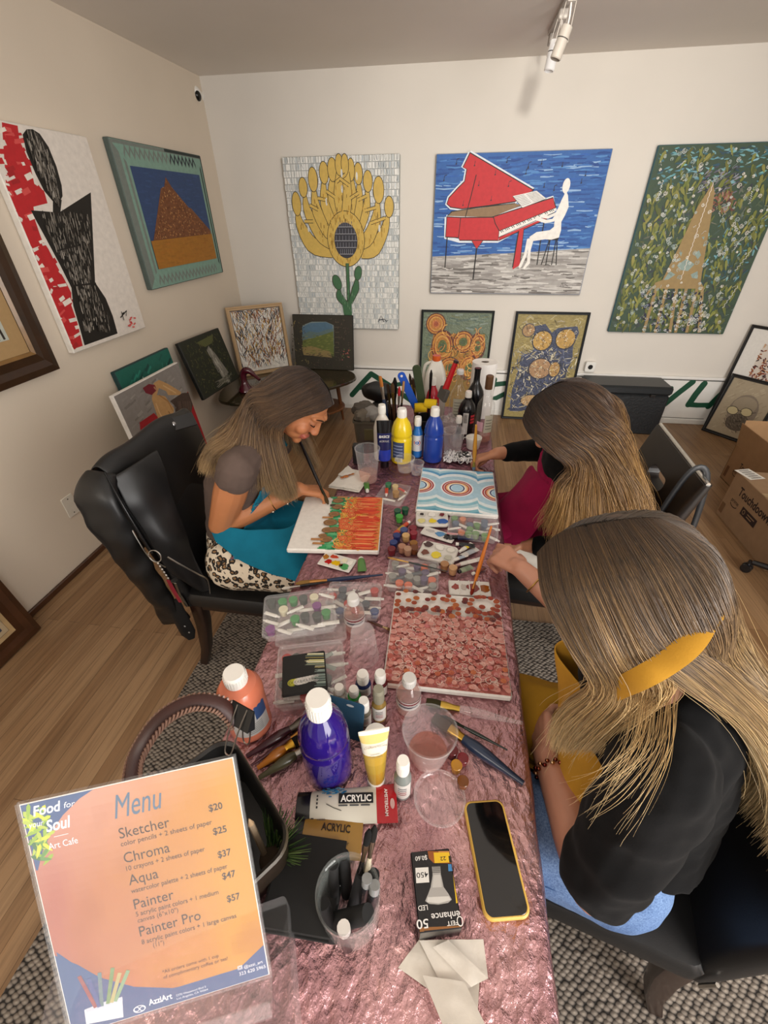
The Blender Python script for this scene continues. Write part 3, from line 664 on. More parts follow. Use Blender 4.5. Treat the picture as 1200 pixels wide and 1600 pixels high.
# two gold-and-black framed abstracts leaning on the back wall
def framed(label, M, W, H, fw, fcol, paint, fmat=SATIN, name='framed_painting', d=.025):
    t = thing(name, label, 'painting', M=M)
    f_ = frame_mb(W - 2 * fw, H - 2 * fw, fw, d, fcol, None, .008); f_.v = [(x + fw, y + fw, z) for x, y, z in f_.v]; f_.build('frame', fmat, t)
    m = MB(Matrix.Translation((0, 0, -.006))); m.poly([(fw, fw), (W - fw, fw), (W - fw, H - fw), (fw, H - fw)], '#888'); paint(m)
    m.build('picture', IMPASTO, t); return t
M = lean((-.305, 3.985, .002), (1, 0, 0), .93, .072, (0, 1, 0)); f = px2loc(M, (640, 470), 4.0); r = random.Random(9)
def pa(m):
    W, H, fw = .625, .93, .018
    m.poly([(fw, fw), (W - fw, fw), (W - fw, H - fw), (fw, H - fw)], '#6d7a64')
    for k in range(260):
        x, y = r.uniform(.06, W - .06), r.uniform(.05, H - .04); m.stroke([(x - .04, y), (x + .03, y + r.uniform(-.02, .02))], r.uniform(.01, .025), r.choice(['#5f7061', '#7b8b78', '#6a6f4c', '#829084', '#586a5e']), taper=True)
    m.poly([f(*p) for p in ((150, 210), (200, 170), (230, 210), (300, 205), (390, 215), (470, 210), (475, 300), (440, 360), (400, 420), (330, 460), (220, 480), (130, 440), (120, 380), (135, 280))], '#a9762c')
    m.poly([(.12, .04), (W - .14, .04), (W - .1, .3), (W * .5, .42), (.1, .35)], '#8a6a2c')
    for c, rx, ry in (((165, 145), 55, 55), ((205, 285), 62, 85), ((335, 258), 58, 58), ((425, 285), 42, 70), ((250, 420), 60, 60), ((370, 420), 55, 70)):
        c_ = f(*c); s = .0052 / 4
        for q, col in ((1.25, '#5e2b1a'), (1.12, '#c98a35'), (.98, '#93451f'), (.86, '#d09a4a'), (.7, '#b87a30'), (.5, '#5f6a38' if c != (165, 145) else '#c77a3e'), (.3, '#4d5c3a' if c != (165, 145) else '#a8502c')):
            m.disc(c_, rx * s * q, ry * s * q, col, r.uniform(-.2, .2), 18)
    for k in range(90):
        p = f(r.uniform(130, 470), r.uniform(180, 560)); m.ring(p, r.uniform(.015, .05), r.uniform(.015, .04), .006, r.choice(['#e0ac55', '#7a3218', '#c2702c', '#4f5a30', '#d9964a']), 0, r.uniform(1.5, 4), r.uniform(0, 6), 9)
framed('green and orange ringed abstract in thin black frame on floor behind the bottles', M, .625, .93, .018, '#1b2122', pa)
M = lean((.498, 3.985, .002), (1, 0, 0), .93, .072, (0, 1, 0)); f = px2loc(M, (640, 470), 4.0); r = random.Random(10)
def pb(m):
    W, H, fw = .6, .93, .02
    m.poly([(fw, fw), (W - fw, fw), (W - fw, H - fw), (fw, H - fw)], '#9a8a50')
    for k in range(240): 
        x, y = r.uniform(.06, W - .06), r.uniform(.05, H - .05); m.stroke([(x - .03, y), (x, y + r.uniform(-.03, .03)), (x + .03, y)], r.uniform(.006, .016), r.choice(['#a8985c', '#8a7a44', '#c2b27a', '#b0a487', '#77693c']), taper=True)
    m.poly([f(*p) for p in ((780, 160), (850, 145), (890, 200), (930, 170), (1050, 160), (1060, 200), (1020, 290), (1020, 350), (980, 450), (940, 560), (870, 640), (700, 690), (625, 690), (640, 560), (680, 430), (700, 340), (770, 320))], '#3d4560')
    for k in range(420):
        p = f(r.gauss(830, 100), r.uniform(300, 690)); a = r.uniform(0, 3); L = r.uniform(.01, .04)
        q = [clampbox((p[0] - L * math.cos(a), p[1] - L * math.sin(a)), W, H, .03), clampbox(p, W, H, .03), clampbox((p[0] + L * math.cos(a), p[1] + L * math.sin(a)), W, H, .03)]
        m.stroke(q, r.uniform(.004, .01), r.choice(['#2d3450', '#4d5678', '#1f2434', '#6a7390', '#8d8a78', '#c2b48a', '#e0d8c0']), taper=True)
    for c, rx, ry, col in (((830, 250), 62, 62, '#c29a4e'), ((975, 240), 62, 62, '#c29a4e'), ((745, 185), 40, 40, '#a9865a'), ((815, 425), 75, 68, '#b08a62'), ((905, 430), 36, 50, '#b58f52'), ((955, 530), 42, 40, '#b8964e'), ((760, 625), 75, 42, '#b9986a')):
        c_ = f(*c); s = .00125
        m.disc(c_, rx * s * 1.12, ry * s * 1.12, '#2a2c3c', 0, 16); m.disc(c_, rx * s, ry * s, col, 0, 16)
        for k in range(26): a = r.uniform(0, 6.3); q = r.uniform(0, .85); p = (c_[0] + rx * s * q * math.cos(a), c_[1] + ry * s * q * math.sin(a)); m.stroke([p, (p[0] + r.uniform(-.02, .02), p[1] + r.uniform(-.02, .02))], .005, r.choice(['#e0c67e', '#d9b894', '#8f6a3a', '#f0e6cc', '#b9824e', '#5c4a3a']))
    for k in range(130):
        x, y = r.uniform(.05, W - .05), r.uniform(.05, H - .05); P = [(x, y)]
        for t in range(4): P.append(clampbox((P[-1][0] + r.uniform(-.02, .02), P[-1][1] + r.uniform(-.02, .02)), W, H, .026))
        m.stroke(P, .003, r.choice(['#ece6d2', '#1c1c24', '#d8cfae', '#2b2a2c']))
framed('navy and gold crusted abstract in black frame on floor behind the brown-haired woman', M, .6, .93, .02, '#23272c', pb)

# corner table
outl = cm([(-1.90, 3.22, 0), (-1.78, 3.02, 0), (-1.48, 3.04, 0), (-1.12, 3.34, 0), (-.88, 3.62, 0), (-.86, 3.80, 0), (-1.0, 3.96, 0), (-1.4, 4.03, 0), (-1.78, 4.02, 0), (-1.93, 3.85, 0), (-1.94, 3.5, 0), (-1.90, 3.22, 0)], 60)[:-1]
outl = [(p.x, p.y) for p in outl]
t = thing('corner_table', 'dark glossy corner table with tapered wooden legs and a lower shelf', 'table', (-1.4, 3.55, 0))
def local(m, t): m.T = Matrix.Translation(-t.location); return m
m = local(MB(), t); m.prism(outl, .392, .418, '#2c2416', .008, smooth=True, topcol='#3b3320'); m.build('table_top', PM('lacquered_top', .12, nscale=10, namt=.3, coat=.5), t)
m = local(MB(), t); m.prism([(-1.42 + (x + 1.42) * .8, 3.58 + (y - 3.58) * .8) for x, y in outl], .14, .158, '#7a4c28', .004); m.build('lower_shelf', DARKWOOD, t)
for x, y, dx, dy in ((-1.03, 3.74, .03, .03), (-1.66, 3.2, -.02, -.05), (-1.75, 3.9, -.03, .03)):
    m = local(MB(), t); m.tube([(x, y, .395), (x + dx * .6, y + dy * .6, .16), (x + dx, y + dy, .001)], [.020, .017, .010], '#6d4021', 12); m.build('leg', DARKWOOD, t)

def black_edge(label, M, W, H, paint, side='#15130f', d=.03):
    m = canvas_mb(W, H, d, side, '#333'); paint(m, W, H); o = tag(m.build('canvas_painting', ART), label, 'painting'); o.matrix_world = M; return o
# archway landscape on the table
M = lean((-1.47, 3.93, .4195), (1, 0, 0), .47, .07, (0, 1, 0)); f = px2loc(M, (180, 440), 3.158); r = random.Random(11)
def pc(m, W, H):
    m.poly([(.004, .004), (W - .004, .004), (W - .004, H - .004), (.004, H - .004)], '#2e2a1e')
    m.poly([f(*p) for p in ((925, 215), (970, 198), (1040, 198), (1078, 215), (1080, 370), (1020, 365), (925, 330))], '#7a8a8a')
    m.poly([f(*p) for p in ((922, 225), (960, 205), (1040, 200), (1072, 215), (1074, 240), (1010, 250), (925, 262))], '#4f6f86')
    m.poly([f(*p) for p in ((922, 262), (960, 245), (1000, 252), (1040, 238), (1076, 232), (1078, 290), (925, 300))], '#5a7070')
    m.poly([f(*p) for p in ((925, 290), (990, 275), (1076, 245), (1080, 372), (1000, 340), (925, 325))], '#5f6a30')
    m.poly([f(*p) for p in ((920, 325), (970, 318), (1060, 345), (1070, 375), (930, 362))], '#8d7a4c')
    for k in range(420):
        p = f(r.uniform(868, 1168), r.uniform(182, 425)); inside = 925 < 180 + 0 
        x, y = p
        px_ = r.random(); q = p
        u, v = x / W, y / H
        if .20 < u < .68 and .22 < v < .9:
            if v < .3: c = r.choice(['#2a2620', '#3a342a', '#4a4234'])
            elif v < .66: c = r.choice(['#6a7434', '#7d8440', '#565f2a', '#8c8a4a'])
            else: continue
            m.stroke([(x - .012, y), (x + .012, y + .003)], .004, c)
        else: leaf(m, x, y, r.uniform(.012, .025), .009, r.uniform(0, 3), r.choice(['#4a3f24', '#6a5a30', '#2b2618', '#8a7a4a', '#3a3626', '#1f1c14'] if u < .3 else ['#3a2a22', '#4a3830', '#241c18', '#2e2620', '#54443a']), 6)
    for k in range(7): m.stroke([f(1085, 200 + k * 25), f(1105, 200 + k * 25)], .006, '#54483a')
    for k in range(20): p = f(r.uniform(1120, 1160), r.uniform(330, 400)); m.disc(p, .006, .005, r.choice(['#8a4a3a', '#5a6a3a', '#a8605a']), 0, 6)
black_edge('dark canvas of an archway looking onto green hills, on the corner table', M, .56, .47, pc)
# drip painting in a pale wood frame
M = lean((-1.885, 3.615, .4195), (.38, .30, 0), .57, .07, (-.62, .78, 0)); r = random.Random(12)
def pd(m):
    W, H, fw = .492, .57, .03
    m.poly([(fw, fw), (W - fw, fw), (W - fw, H - fw), (fw, H - fw)], '#e3dfd6'); m.stroke([(fw, fw), (fw, H - fw), (W - fw, H - fw), (W - fw, fw), (fw, fw)], .012, '#3a2a1c')
    for k in range(720):
        x, y = r.uniform(fw + .02, W - fw - .02), r.uniform(fw + .02, H - fw - .02); P = [(x, y)]; a = r.choice([1.2, 1.4, 1.9, 1.6]) + r.uniform(-.4, .4)
        for t in range(4): a += r.uniform(-.4, .4); P.append(clampbox((P[-1][0] + .022 * math.cos(a), P[-1][1] + .022 * math.sin(a)), W, H, fw + .008))
        m.stroke(P, r.uniform(.002, .008), r.choice(['#161418', '#1c1a20', '#2a2228', '#b98a2c', '#8a4a1c', '#f4f0e8', '#efeae0', '#c9a03c', '#3a3a4c', '#a8642c', '#f6f2ea']), taper=True)
    for k in range(120): m.disc((r.uniform(fw + .02, W - fw - .02), r.uniform(fw + .02, H - fw - .02)), r.uniform(.002, .007), r.uniform(.002, .005), r.choice(['#161418', '#b98a2c', '#efeae0', '#a8642c']), r.uniform(0, 3), 7)
framed('drip-splattered white and black canvas in a pale wood frame on corner table', M, .492, .57, .03, '#b89a74', pd, name='framed_painting')
# waterfall canvas on the table
pBL = at(320, 625, .4195); pBR = at(374, 589, .4195)
M = lean((-1.80, 2.86, .34), (.1, .52, 0), .5, .10, (-1, .15, 0))
M = frame_M(atX(320, 625, -1.80), atX(374, 590, -1.80) - atX(320, 625, -1.80), atX(283, 535, -1.90) - atX(320, 625, -1.80)); f = px2loc(M, (180, 440), 3.158); r = random.Random(13)
WF_W = (atX(374, 590, -1.80) - atX(320, 625, -1.80)).length; WF_H = (atX(283, 535, -1.90) - atX(320, 625, -1.80)).length
def pe(m, W, H):
    m.poly([(.004, .004), (W - .004, .004), (W - .004, H - .004), (.004, H - .004)], '#1f2416')
    for k in range(420): leaf(m, r.uniform(.03, W - .03), r.uniform(.03, H - .03), r.uniform(.015, .035), .011, r.uniform(0, 3), r.choice(['#2a3018', '#3a4220', '#1a1e10', '#4c5228', '#2f2c1a', '#5f5c34']), 6)
    m.poly([(W * .5, H * .72), (W * .58, H * .78), (W * .66, H * .6), (W * .78, H * .2), (W * .6, H * .12), (W * .56, H * .4)], '#7d7a70')
    for k in range(70): y = r.uniform(.14, .74) * H; x = W * np.interp(y / H, [.12, .4, .74], [.68, .6, .55]) + r.gauss(0, .018); m.stroke([(x, y), (x + .006, y - .05)], .005, r.choice(['#a8a598', '#8f8c80', '#c2bfb2', '#6a685e']), taper=True)
    for k in range(26): m.stroke([(W * .35 + r.uniform(0, .25), H * .1 + r.uniform(-.02, .03)), (W * .35 + r.uniform(.05, .3), H * .1 + r.uniform(-.02, .03))], .006, r.choice(['#7a776a', '#5c5a4c', '#918e7e']), taper=True)
    m.poly([(W * .35, H * .9), (W * .8, H * .93), (W * .7, H * .8), (W * .5, H * .78)], '#55592f')
black_edge('dark green canvas of a waterfall leaning at the left end of corner table', M, WF_W, WF_H, pe)

# nude and teal canvases standing on the floor against the left wall
def px_canvas(label, X0, X1, BL, BR, TL, paint, side, d=.03, ground=True):
    """canvas whose face passes through X0 at the bottom pixels and X1 at the top pixel"""
    a, b, c = atX(*BL, X0), atX(*BR, X0), atX(*TL, X1)
    M = frame_M(a, b - a, c - a); W, H = (b - a).length, (c - a).length
    m = canvas_mb(W, H, d, side, '#555'); paint(m, W, H, px2loc(M, (180, 440), 3.158)); o = tag(m.build('canvas_painting', ART), label, 'painting'); o.matrix_world = M; return o
r = random.Random(14)
def pf(m, W, H, f):
    m.poly([(.004, .004), (W - .004, .004), (W - .004, H - .004), (.004, H - .004)], '#1d6a5c')
    for k in range(150): x, y = r.uniform(.05, W - .06), r.uniform(.05, H - .05); m.stroke([(x, y), (x + .05, y + .03)], r.uniform(.01, .02), r.choice(['#1a5c52', '#2a8070', '#164a44', '#2f8f7c', '#103a38']), taper=True)
    m.stroke([f(135, 470), f(150, 500), f(190, 485)], .014, '#b7cfc4', taper=True); m.stroke([f(160, 505), f(215, 500)], .012, '#9cc2b4')
    for k in range(5): m.stroke([f(230 + k * 22, 400), f(240 + k * 20, 450)], .004, '#3f9a88')
M = lean((-1.86, 2.235, .002), (0, 1, 0), .88, .09, (-1, 0, 0))
f = px2loc(M, (180, 440), 3.158); m = canvas_mb(.56, .885, .03, '#123a3c', '#1d6a5c'); pf(m, .56, .885, f); o = tag(m.build('canvas_painting', ART), 'dark teal canvas mostly hidden behind the nude painting by the left wall', 'painting'); o.matrix_world = M
def pg(m, W, H, f):
    m.poly([(.004, .004), (W - .004, .004), (W - .004, H - .004), (.004, H - .004)], '#8f8a86')
    for k in range(170): x, y = r.uniform(.04, W - .05), r.uniform(H * .3, H - .03); m.stroke([(x - .02, y), (x + .03, y + .01)], r.uniform(.01, .022), r.choice(['#8f8a86', '#a09b96', '#7d7874', '#96918c']), taper=True)
    P = lambda pts, c: m.poly([clampbox(f(*p), W, H, .005) for p in pts], c)
    P(((120, 695), (190, 648), (240, 700), (260, 800), (130, 800)), '#a3121f'); P(((350, 550), (378, 530), (520, 790), (430, 800), (370, 660)), '#a8121f'); m.poly([(.005, .005), (W - .005, .005), (W - .005, H * .22), (.005, H * .3)], '#a3121f')
    P(((190, 500), (215, 485), (260, 505), (325, 545), (320, 560), (260, 560), (250, 540), (215, 525), (205, 560), (245, 565), (270, 600), (290, 625), (285, 660), (305, 690), (320, 740), (230, 740), (200, 640), (180, 580)), '#c79c66')
    for pts, c in ((((215, 560), (260, 590), (285, 640)), '#a87c48'), (((200, 600), (215, 640), (240, 690)), '#dcb684'), (((262, 640), (275, 660), (262, 668)), '#8f6636'), (((235, 512), (300, 550)), '#dcb684')): m.stroke([f(*p) for p in pts], .012, c, taper=True)
    P(((135, 525), (165, 505), (195, 510), (205, 535), (180, 560), (150, 550)), '#7a1a2a'); m.stroke([f(190, 520), f(208, 540)], .01, '#b98a68')
    P(((270, 590), (330, 550), (365, 545), (390, 600), (375, 650), (330, 660), (290, 665), (300, 620)), '#4a3a32')
    for k in range(14): m.stroke([f(290 + k * 6, 590), f(300 + k * 6, 655)], .006, r.choice(['#5c4a40', '#3a2c26', '#6a564a']))
M = lean((-1.70, 1.965, .002), (0, 1, 0), .85, .075, (-1, 0, 0)); f = px2loc(M, (180, 440), 3.158)
m = canvas_mb(.635, .845, .03, '#ece8e2', '#8f8a86'); pg(m, .635, .845, f); o = tag(m.build('canvas_painting', ART), 'grey and red canvas of a seated nude back leaning behind the jacket chair', 'painting'); o.matrix_world = M

# red glass bird on the corner table
q = at(385, 612, .419)
t = thing('glass_bird', 'dark red glass long-beaked bird ornament on the corner table', 'ornament', q)
g = PM('ruby_glass', .06, coat=.6)
m = MB(); m.lathe([(.02, 0), (.055, .002), (.062, .014), (.055, .035), (.036, .06), (.026, .085), (.024, .11), (.026, .125)], '#4a0a1e', 24)
m.tube(cm([(0, 0, .118), (.004, 0, .15), (.03, 0, .175), (.062, 0, .172), (.10, -.01, .145), (.15, -.03, .115)], 16), [.025, .026, .027, .028, .028, .029, .029, .028, .026, .024, .021, .019, .016, .014, .013, .012], '#4a0a1e', 14); m.ell((.05, .01, .02), (.035, .03, .02), '#4a0a1e'); m.build('body', g, t)

# black storage cube by the wall
t = thing('storage_box', 'black faux-leather lidded storage box on the floor by the lettered wall', 'storage box', (1.48, 3.90, 0))
m = MB(); m.box((-.325, -.13, 0), (.325, .13, .352), '#15181b', .012); m.build('body', PM('quilted_black', .45, bscale=60, bstr=.6, bdist=.004), t)
m = MB(); m.box((-.335, -.14, .354), (.335, .14, .425), '#1b1f22', .016); m.build('lid', LEATHER, t)
for x in (-.19, .19):
    m = MB(); m.box((x - .02, -.1425, .338), (x + .02, -.131, .362), '#6a6c6e', .002); m.build('hinge', METAL, t)

# frames in the right-hand corner
wd = V((.62, -.78, 0)).normalized(); bk = V((.78, .62, 0))
def corner_frame(label, base, W, H, fw, back, matcol, paint, d=.02):
    M = lean(base, wd, H, back, bk); f = px2loc(M, (1000, 500), 3.81); t = thing('framed_picture', label, 'picture', M=M)
    f_ = frame_mb(W - 2 * fw, H - 2 * fw, fw, d, '#0f0f10', None, .004); f_.v = [(x + fw, y + fw, z) for x, y, z in f_.v]; f_.build('frame', SATIN, t)
    m = MB(Matrix.Translation((0, 0, -.004))); m.poly([(fw, fw), (W - fw, fw), (W - fw, H - fw), (fw, H - fw)], matcol); paint(m, f, W, H); m.build('picture', PAPER, t); return t
r = random.Random(15)
def ph(m, f, W, H):
    a, b = (.14, .30), (W - .14, H - .12); m.poly([(a[0], a[1]), (b[0], a[1]), (b[0], b[1]), (a[0], b[1])], '#d9cfc4')
    for k in range(210): p = (r.gauss(a[0] + .09, .07), r.gauss((a[1] + b[1]) / 2, .12)); p = (min(max(p[0], a[0] + .01), b[0] - .01), min(max(p[1], a[1] + .01), b[1] - .01)); leaf(m, *p, r.uniform(.015, .04), .014, r.uniform(0, 3), r.choice(['#5a2a24', '#8a4a38', '#b9805a', '#3a2024', '#d0a884', '#7a3a34', '#c9b9a8', '#9a5a30']), 7)
corner_frame('tall black-framed photo print with wide white mount in the right corner', (2.30, 4.03, .002), .62, .86, .022, .06, '#e7e4de', ph)
def pi_(m, f, W, H):
    m.poly([(.028, .028), (W - .028, .028), (W - .028, H - .028), (.028, H - .028)], '#a89a82')
    for k in range(130): m.stroke([(x := r.uniform(.05, W - .05), y := r.uniform(.05, H - .05)), (x + .02, y + .02)], .01, r.choice(['#b5a78e', '#9c8e76', '#aa9c84']), taper=True)
    c = f(608, 545); m.disc(c, .105, .135, '#86796a', .1, 24); c2 = f(575, 610); m.disc(c2, .085, .07, '#5e5448', 0, 18); m.disc(f(622, 510), .085, .07, '#9a8d78', .1, 20)
    for k in range(150): p = f(r.gauss(560, 30), r.gauss(600, 26)); m.stroke([p, (p[0] + .012, p[1] - .012)], .003, r.choice(['#3a342c', '#54493e', '#6f6354', '#8a7d6a']))
    for q in ((550, 537), (632, 550)):
        m.disc(f(*q), .042, .032, '#c2b48c', -.1, 20); m.ring(f(*q), .042, .032, .005, '#4a4236', 0, 6.3, -.1, 24)
    m.stroke([f(578, 535), f(605, 545)], .006, '#4a4236'); m.stroke([f(590, 545), f(582, 575), f(598, 580)], .005, '#5e5448'); m.stroke([f(565, 602), f(600, 604)], .006, '#3a342c'); m.stroke([f(660, 556), f(690, 552)], .005, '#4a4236')
corner_frame('black-framed pencil portrait of a bearded man in glasses in front of taller print', (2.245, 3.94, .002), .40, .50, .027, .11, '#a89a82', pi_)

# cardboard boxes at the right edge
t = thing('cardboard_box', 'closed brown shipping box with dark lettering at the right edge', 'box', (1.772, 2.02, 0))
BX, BY, BZ = .56, .56, .312
m = MB(); m.box((0, 0, 0), (BX, BY, BZ), '#a08263', .003); m.build('carton', CARD, t)
m = MB(frame_M((0, BY, 0), (0, -1, 0), (0, 0, 1))); BT = '#2c1c1a'
m.lay = .0012
m.text('Touchdoowwnn!', .10, BZ - .105, .075, BT, width=.40, bold=.02)
m.text('prime', .075, BZ - .165, .036, BT, width=.075); m.ring((.112, BZ - .172), .035, .018, .005, BT, PI + .3, 2 * PI - .2)
m.poly([(.19, BZ - .185), (.34, BZ - .185), (.34, BZ - .135), (.19, BZ - .135)], BT); m.ring((.215, BZ - .16), .010, .013, .004, '#a08263'); m.stroke([(.25, BZ - .152), (.32, BZ - .152)], .006, '#a08263'); m.stroke([(.25, BZ - .168), (.30, BZ - .168)], .006, '#a08263')
m.poly([(.012, .03), (.05, .03), (.05, .1), (.012, .1)], '#7a5a3c'); m.build('lettering', MATTE, t)
m = MB(); m.box((.002, .26, BZ), (BX - .002, .30, BZ + .0012), '#b59a72'); m.build('tape', SATIN, t)
m = MB(frame_M((.02, BY - .12, BZ), (.3, -1, 0), (1, .3, 0))); m.T = m.T @ Matrix.Translation((-.06, 0, .0015))
m.poly([(-.07, .0), (.05, .0), (.05, .10), (-.07, .10)], '#e8e5de')
m.lay += 1e-4
for k in range(14): x = -.06 + k * .0075; m.poly([(x, .02), (x + .002 + .003 * (k % 3 == 0), .02), (x + .002 + .003 * (k % 3 == 0), .085), (x, .085)], '#222')
m.build('shipping_label', PAPER, t)
t = thing('cardboard_box', 'open brown shipping box with raised flaps behind the closed one', 'box', (2.02, 2.66, 0), .0)
BX, BY, BZ = .5, .42, .26; T_ = .004
m = MB(); m.box((0, 0, 0), (BX, BY, T_), '#8d6a48')
m.box((0, 0, 0), (T_, BY, BZ), '#96724e'); m.box((BX - T_, 0, 0), (BX, BY, BZ), '#96724e'); m.box((0, 0, 0), (BX, T_, BZ), '#96724e'); m.box((0, BY - T_, 0), (BX, BY, BZ), '#96724e'); m.build('carton', CARD, t)
for pts in (((0, 0, BZ), (0, BY, BZ), (-.03, BY, BZ + .16), (-.03, 0, BZ + .16)), ((BX, 0, BZ), (BX, BY, BZ), (BX + .05, BY, BZ + .15), (BX + .05, 0, BZ + .15)), ((0, BY, BZ), (BX, BY, BZ), (BX, BY + .02, BZ + .17), (0, BY + .02, BZ + .17)), ((0, 0, BZ), (BX, 0, BZ), (BX, -.12, BZ + .09), (0, -.12, BZ + .09))):
    m = MB(); m.add([V(p) for p in pts] + [V(p) + V((.002, .002, .003)) for p in pts], [(0, 1, 2, 3), (7, 6, 5, 4), (0, 4, 5, 1), (1, 5, 6, 2), (2, 6, 7, 3), (3, 7, 4, 0)], '#a27e58'); m.build('flap', CARD, t)
m = MB(frame_M((0, BY, 0), (0, -1, 0), (0, 0, 1))); m.lay = .0012; m.text('Touchdoowwnn!', .14, .15, .055, BT, width=.26, bold=.02); m.text('prime', .1, .10, .03, BT, width=.06); m.ring((.13, .095), .028, .014, .004, BT, PI + .3, 2 * PI - .2); m.poly([(.02, .03), (.05, .03), (.05, .11), (.02, .11)], '#6a4628'); m.build('lettering', MATTE, t)

# foot of the office chair at the right edge
q = at(1163, 892, 0)
t = thing('office_chair', 'black office chair base with castor wheels cut off by the right edge', 'chair', (q.x + .198, q.y - .198, 0))
m = MB()
m.lathe([(.04, .07), (.045, .10), (.03, .14), (.026, .40)], '#101012', 18); m.build('column', PLASTIC, t)
for k in range(4):
    a = .75 * PI + k * PI / 2; c, s = math.cos(a), math.sin(a)
    m = MB(); m.tube([(0, 0, .10), (.12 * c, .12 * s, .095), (.27 * c, .27 * s, .07)], [.03, .024, .016], '#141416', 10, flat=.8); m.build('base_arm', PLASTIC, t)
    m = MB(); px_, py_ = .28 * c, .28 * s
    for d in (-.012, .012): m.T = Matrix.Translation((px_ - d * s, py_ + d * c, .026)) @ Matrix.Rotation(a, 4, 'Z') @ Matrix.Rotation(PI / 2, 4, 'X'); m.lathe([(.012, -.009), (.024, -.008), (.026, 0), (.024, .008), (.012, .009)], '#161618', 18)
    m.T = Matrix(); m.tube([(px_, py_, .03), (px_, py_, .075)], .009, '#1a1a1c', 8); m.build('castor', PLASTIC, t)
m = MB(); m.prism(rrect(.46, .46, .1), .40, .47, '#151517', .02); m.build('seat', FABRIC, t)
# ------------------------------------------------------------------ table and its foil cloth
TZ = .750            # cloth surface
TX0, TX1, TY0, TY1 = -.405, .205, -.42, 2.28
t = thing('folding_table', 'long folding table under the pink foil cloth', 'table', (-.1, .93, 0))
m = local(MB(), t); m.box((TX0 + .004, TY0 + .004, .715), (TX1 - .004, TY1 - .004, .744), '#b9b4ac', .004); m.build('table_top', PLASTIC, t)
for x in (TX0 + .07, TX1 - .07):
    for y in (TY0 + .25, TY1 - .2):
        m = local(MB(), t); m.tube([(x, y, .7145), (x, y, .0095)], .014, '#6d6d70', 10); m.build('leg', METAL, t)
def cloth():
    nx, ny = 0, 0; r = random.Random(20); drop = .27
    us = [-drop + k * drop / 12 for k in range(12)] + [k * (TX1 - TX0) / 62 for k in range(63)] + [(TX1 - TX0) + (k + 1) * drop / 12 for k in range(12)]
    vs = [TY0 + k * (TY1 - TY0) / 240 for k in range(241)] + [TY1 + (k + 1) * drop / 10 for k in range(10)]
    pts = []
    for v in vs:
        for u in us:
            x = TX0 + u; y = v; z = TZ; d = 0
            n1 = noise.noise(V((x * 9, y * 9, 3.1))); n2 = noise.noise(V((x * 26, y * 26, 7.7)))
            if u < 0: d = -u; x = TX0 - .008 - .03 * d - .012 * noise.noise(V((y * 7, d * 3, 1))) * min(1, d * 9) - .006 * abs(n1); z = TZ - d
            elif u > TX1 - TX0: d = u - (TX1 - TX0); x = TX1 + .008 + .03 * d + .012 * noise.noise(V((y * 7, d * 3, 5))) * min(1, d * 9) + .006 * abs(n1); z = TZ - d
            if v > TY1:
                e = v - TY1; y = TY1 + .008 + .02 * e + .008 * n1; z = min(z, TZ - e)
            if d == 0 and v <= TY1:
                cr = abs(noise.noise(V((x * 14, y * 11, .3)))); z = TZ - .0005 - .0028 * max(0, 1 - cr * 5) - .0010 * abs(n2)
            pts.append((x, y, z))
    n = len(us); fs = [(j * n + i, j * n + i + 1, (j + 1) * n + i + 1, (j + 1) * n + i) for j in range(len(vs) - 1) for i in range(n - 1)]
    m = MB(); m.add(pts, fs, '#c08f9c', True); return m
def foil_mat():
    t = NT('pink_foil'); o = t.obj()
    mp = t.n('ShaderNodeMapping', i={0: o, 'Scale': (1, .7, 1), 'Rotation': (0, 0, .5)}).outputs[0]
    w1 = t.noise(mp, 60, 5, .6)[0]; rm = t.n('ShaderNodeTexNoise', noise_type='RIDGED_MULTIFRACTAL', normalize=True, i={'Vector': mp, 'Scale': 9, 'Detail': 6, 'Roughness': .55, 'Lacunarity': 2.1, 'Distortion': .6}).outputs[0]
    fc = t.n('ShaderNodeTexVoronoi', feature='F1', i={'Vector': t.mul(mp, t.noise(mp, 14, 3)[1], .06, 'ADD'), 'Scale': 62}).outputs['Distance']
    h = t.math('ADD', t.math('ADD', t.math('MULTIPLY', rm, 1.2), t.math('MULTIPLY', w1, 1.3)), t.math('MULTIPLY', fc, .7))
    c = t.ramp(t.noise(o, 5, 5, .6)[0], [(.25, '#85606a'), (.45, '#bb8e93'), (.62, '#d6aaaa'), (.8, '#a47c8e')])
    sp = t.ramp(t.noise(o, 46, 4, .6)[0], [(.24, '#56405a'), (.30, '#ffffff')])
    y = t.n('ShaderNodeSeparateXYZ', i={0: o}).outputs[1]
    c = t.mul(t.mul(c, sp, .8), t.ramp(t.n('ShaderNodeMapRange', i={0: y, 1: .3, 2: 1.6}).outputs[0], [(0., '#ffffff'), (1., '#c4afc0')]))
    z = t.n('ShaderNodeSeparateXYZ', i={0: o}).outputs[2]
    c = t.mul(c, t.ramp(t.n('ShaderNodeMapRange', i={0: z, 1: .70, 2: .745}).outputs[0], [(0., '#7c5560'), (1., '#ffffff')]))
    t.princ(Base_Color=c, Roughness=.2, Metallic=.78, Specular_IOR_Level=.6, Normal=t.bump(h, .95, .0055)); return t.m
tag(cloth().build('foil_tablecloth', foil_mat(), sharp=0), 'crinkled metallic pink foil cloth covering the long table', 'tablecloth')

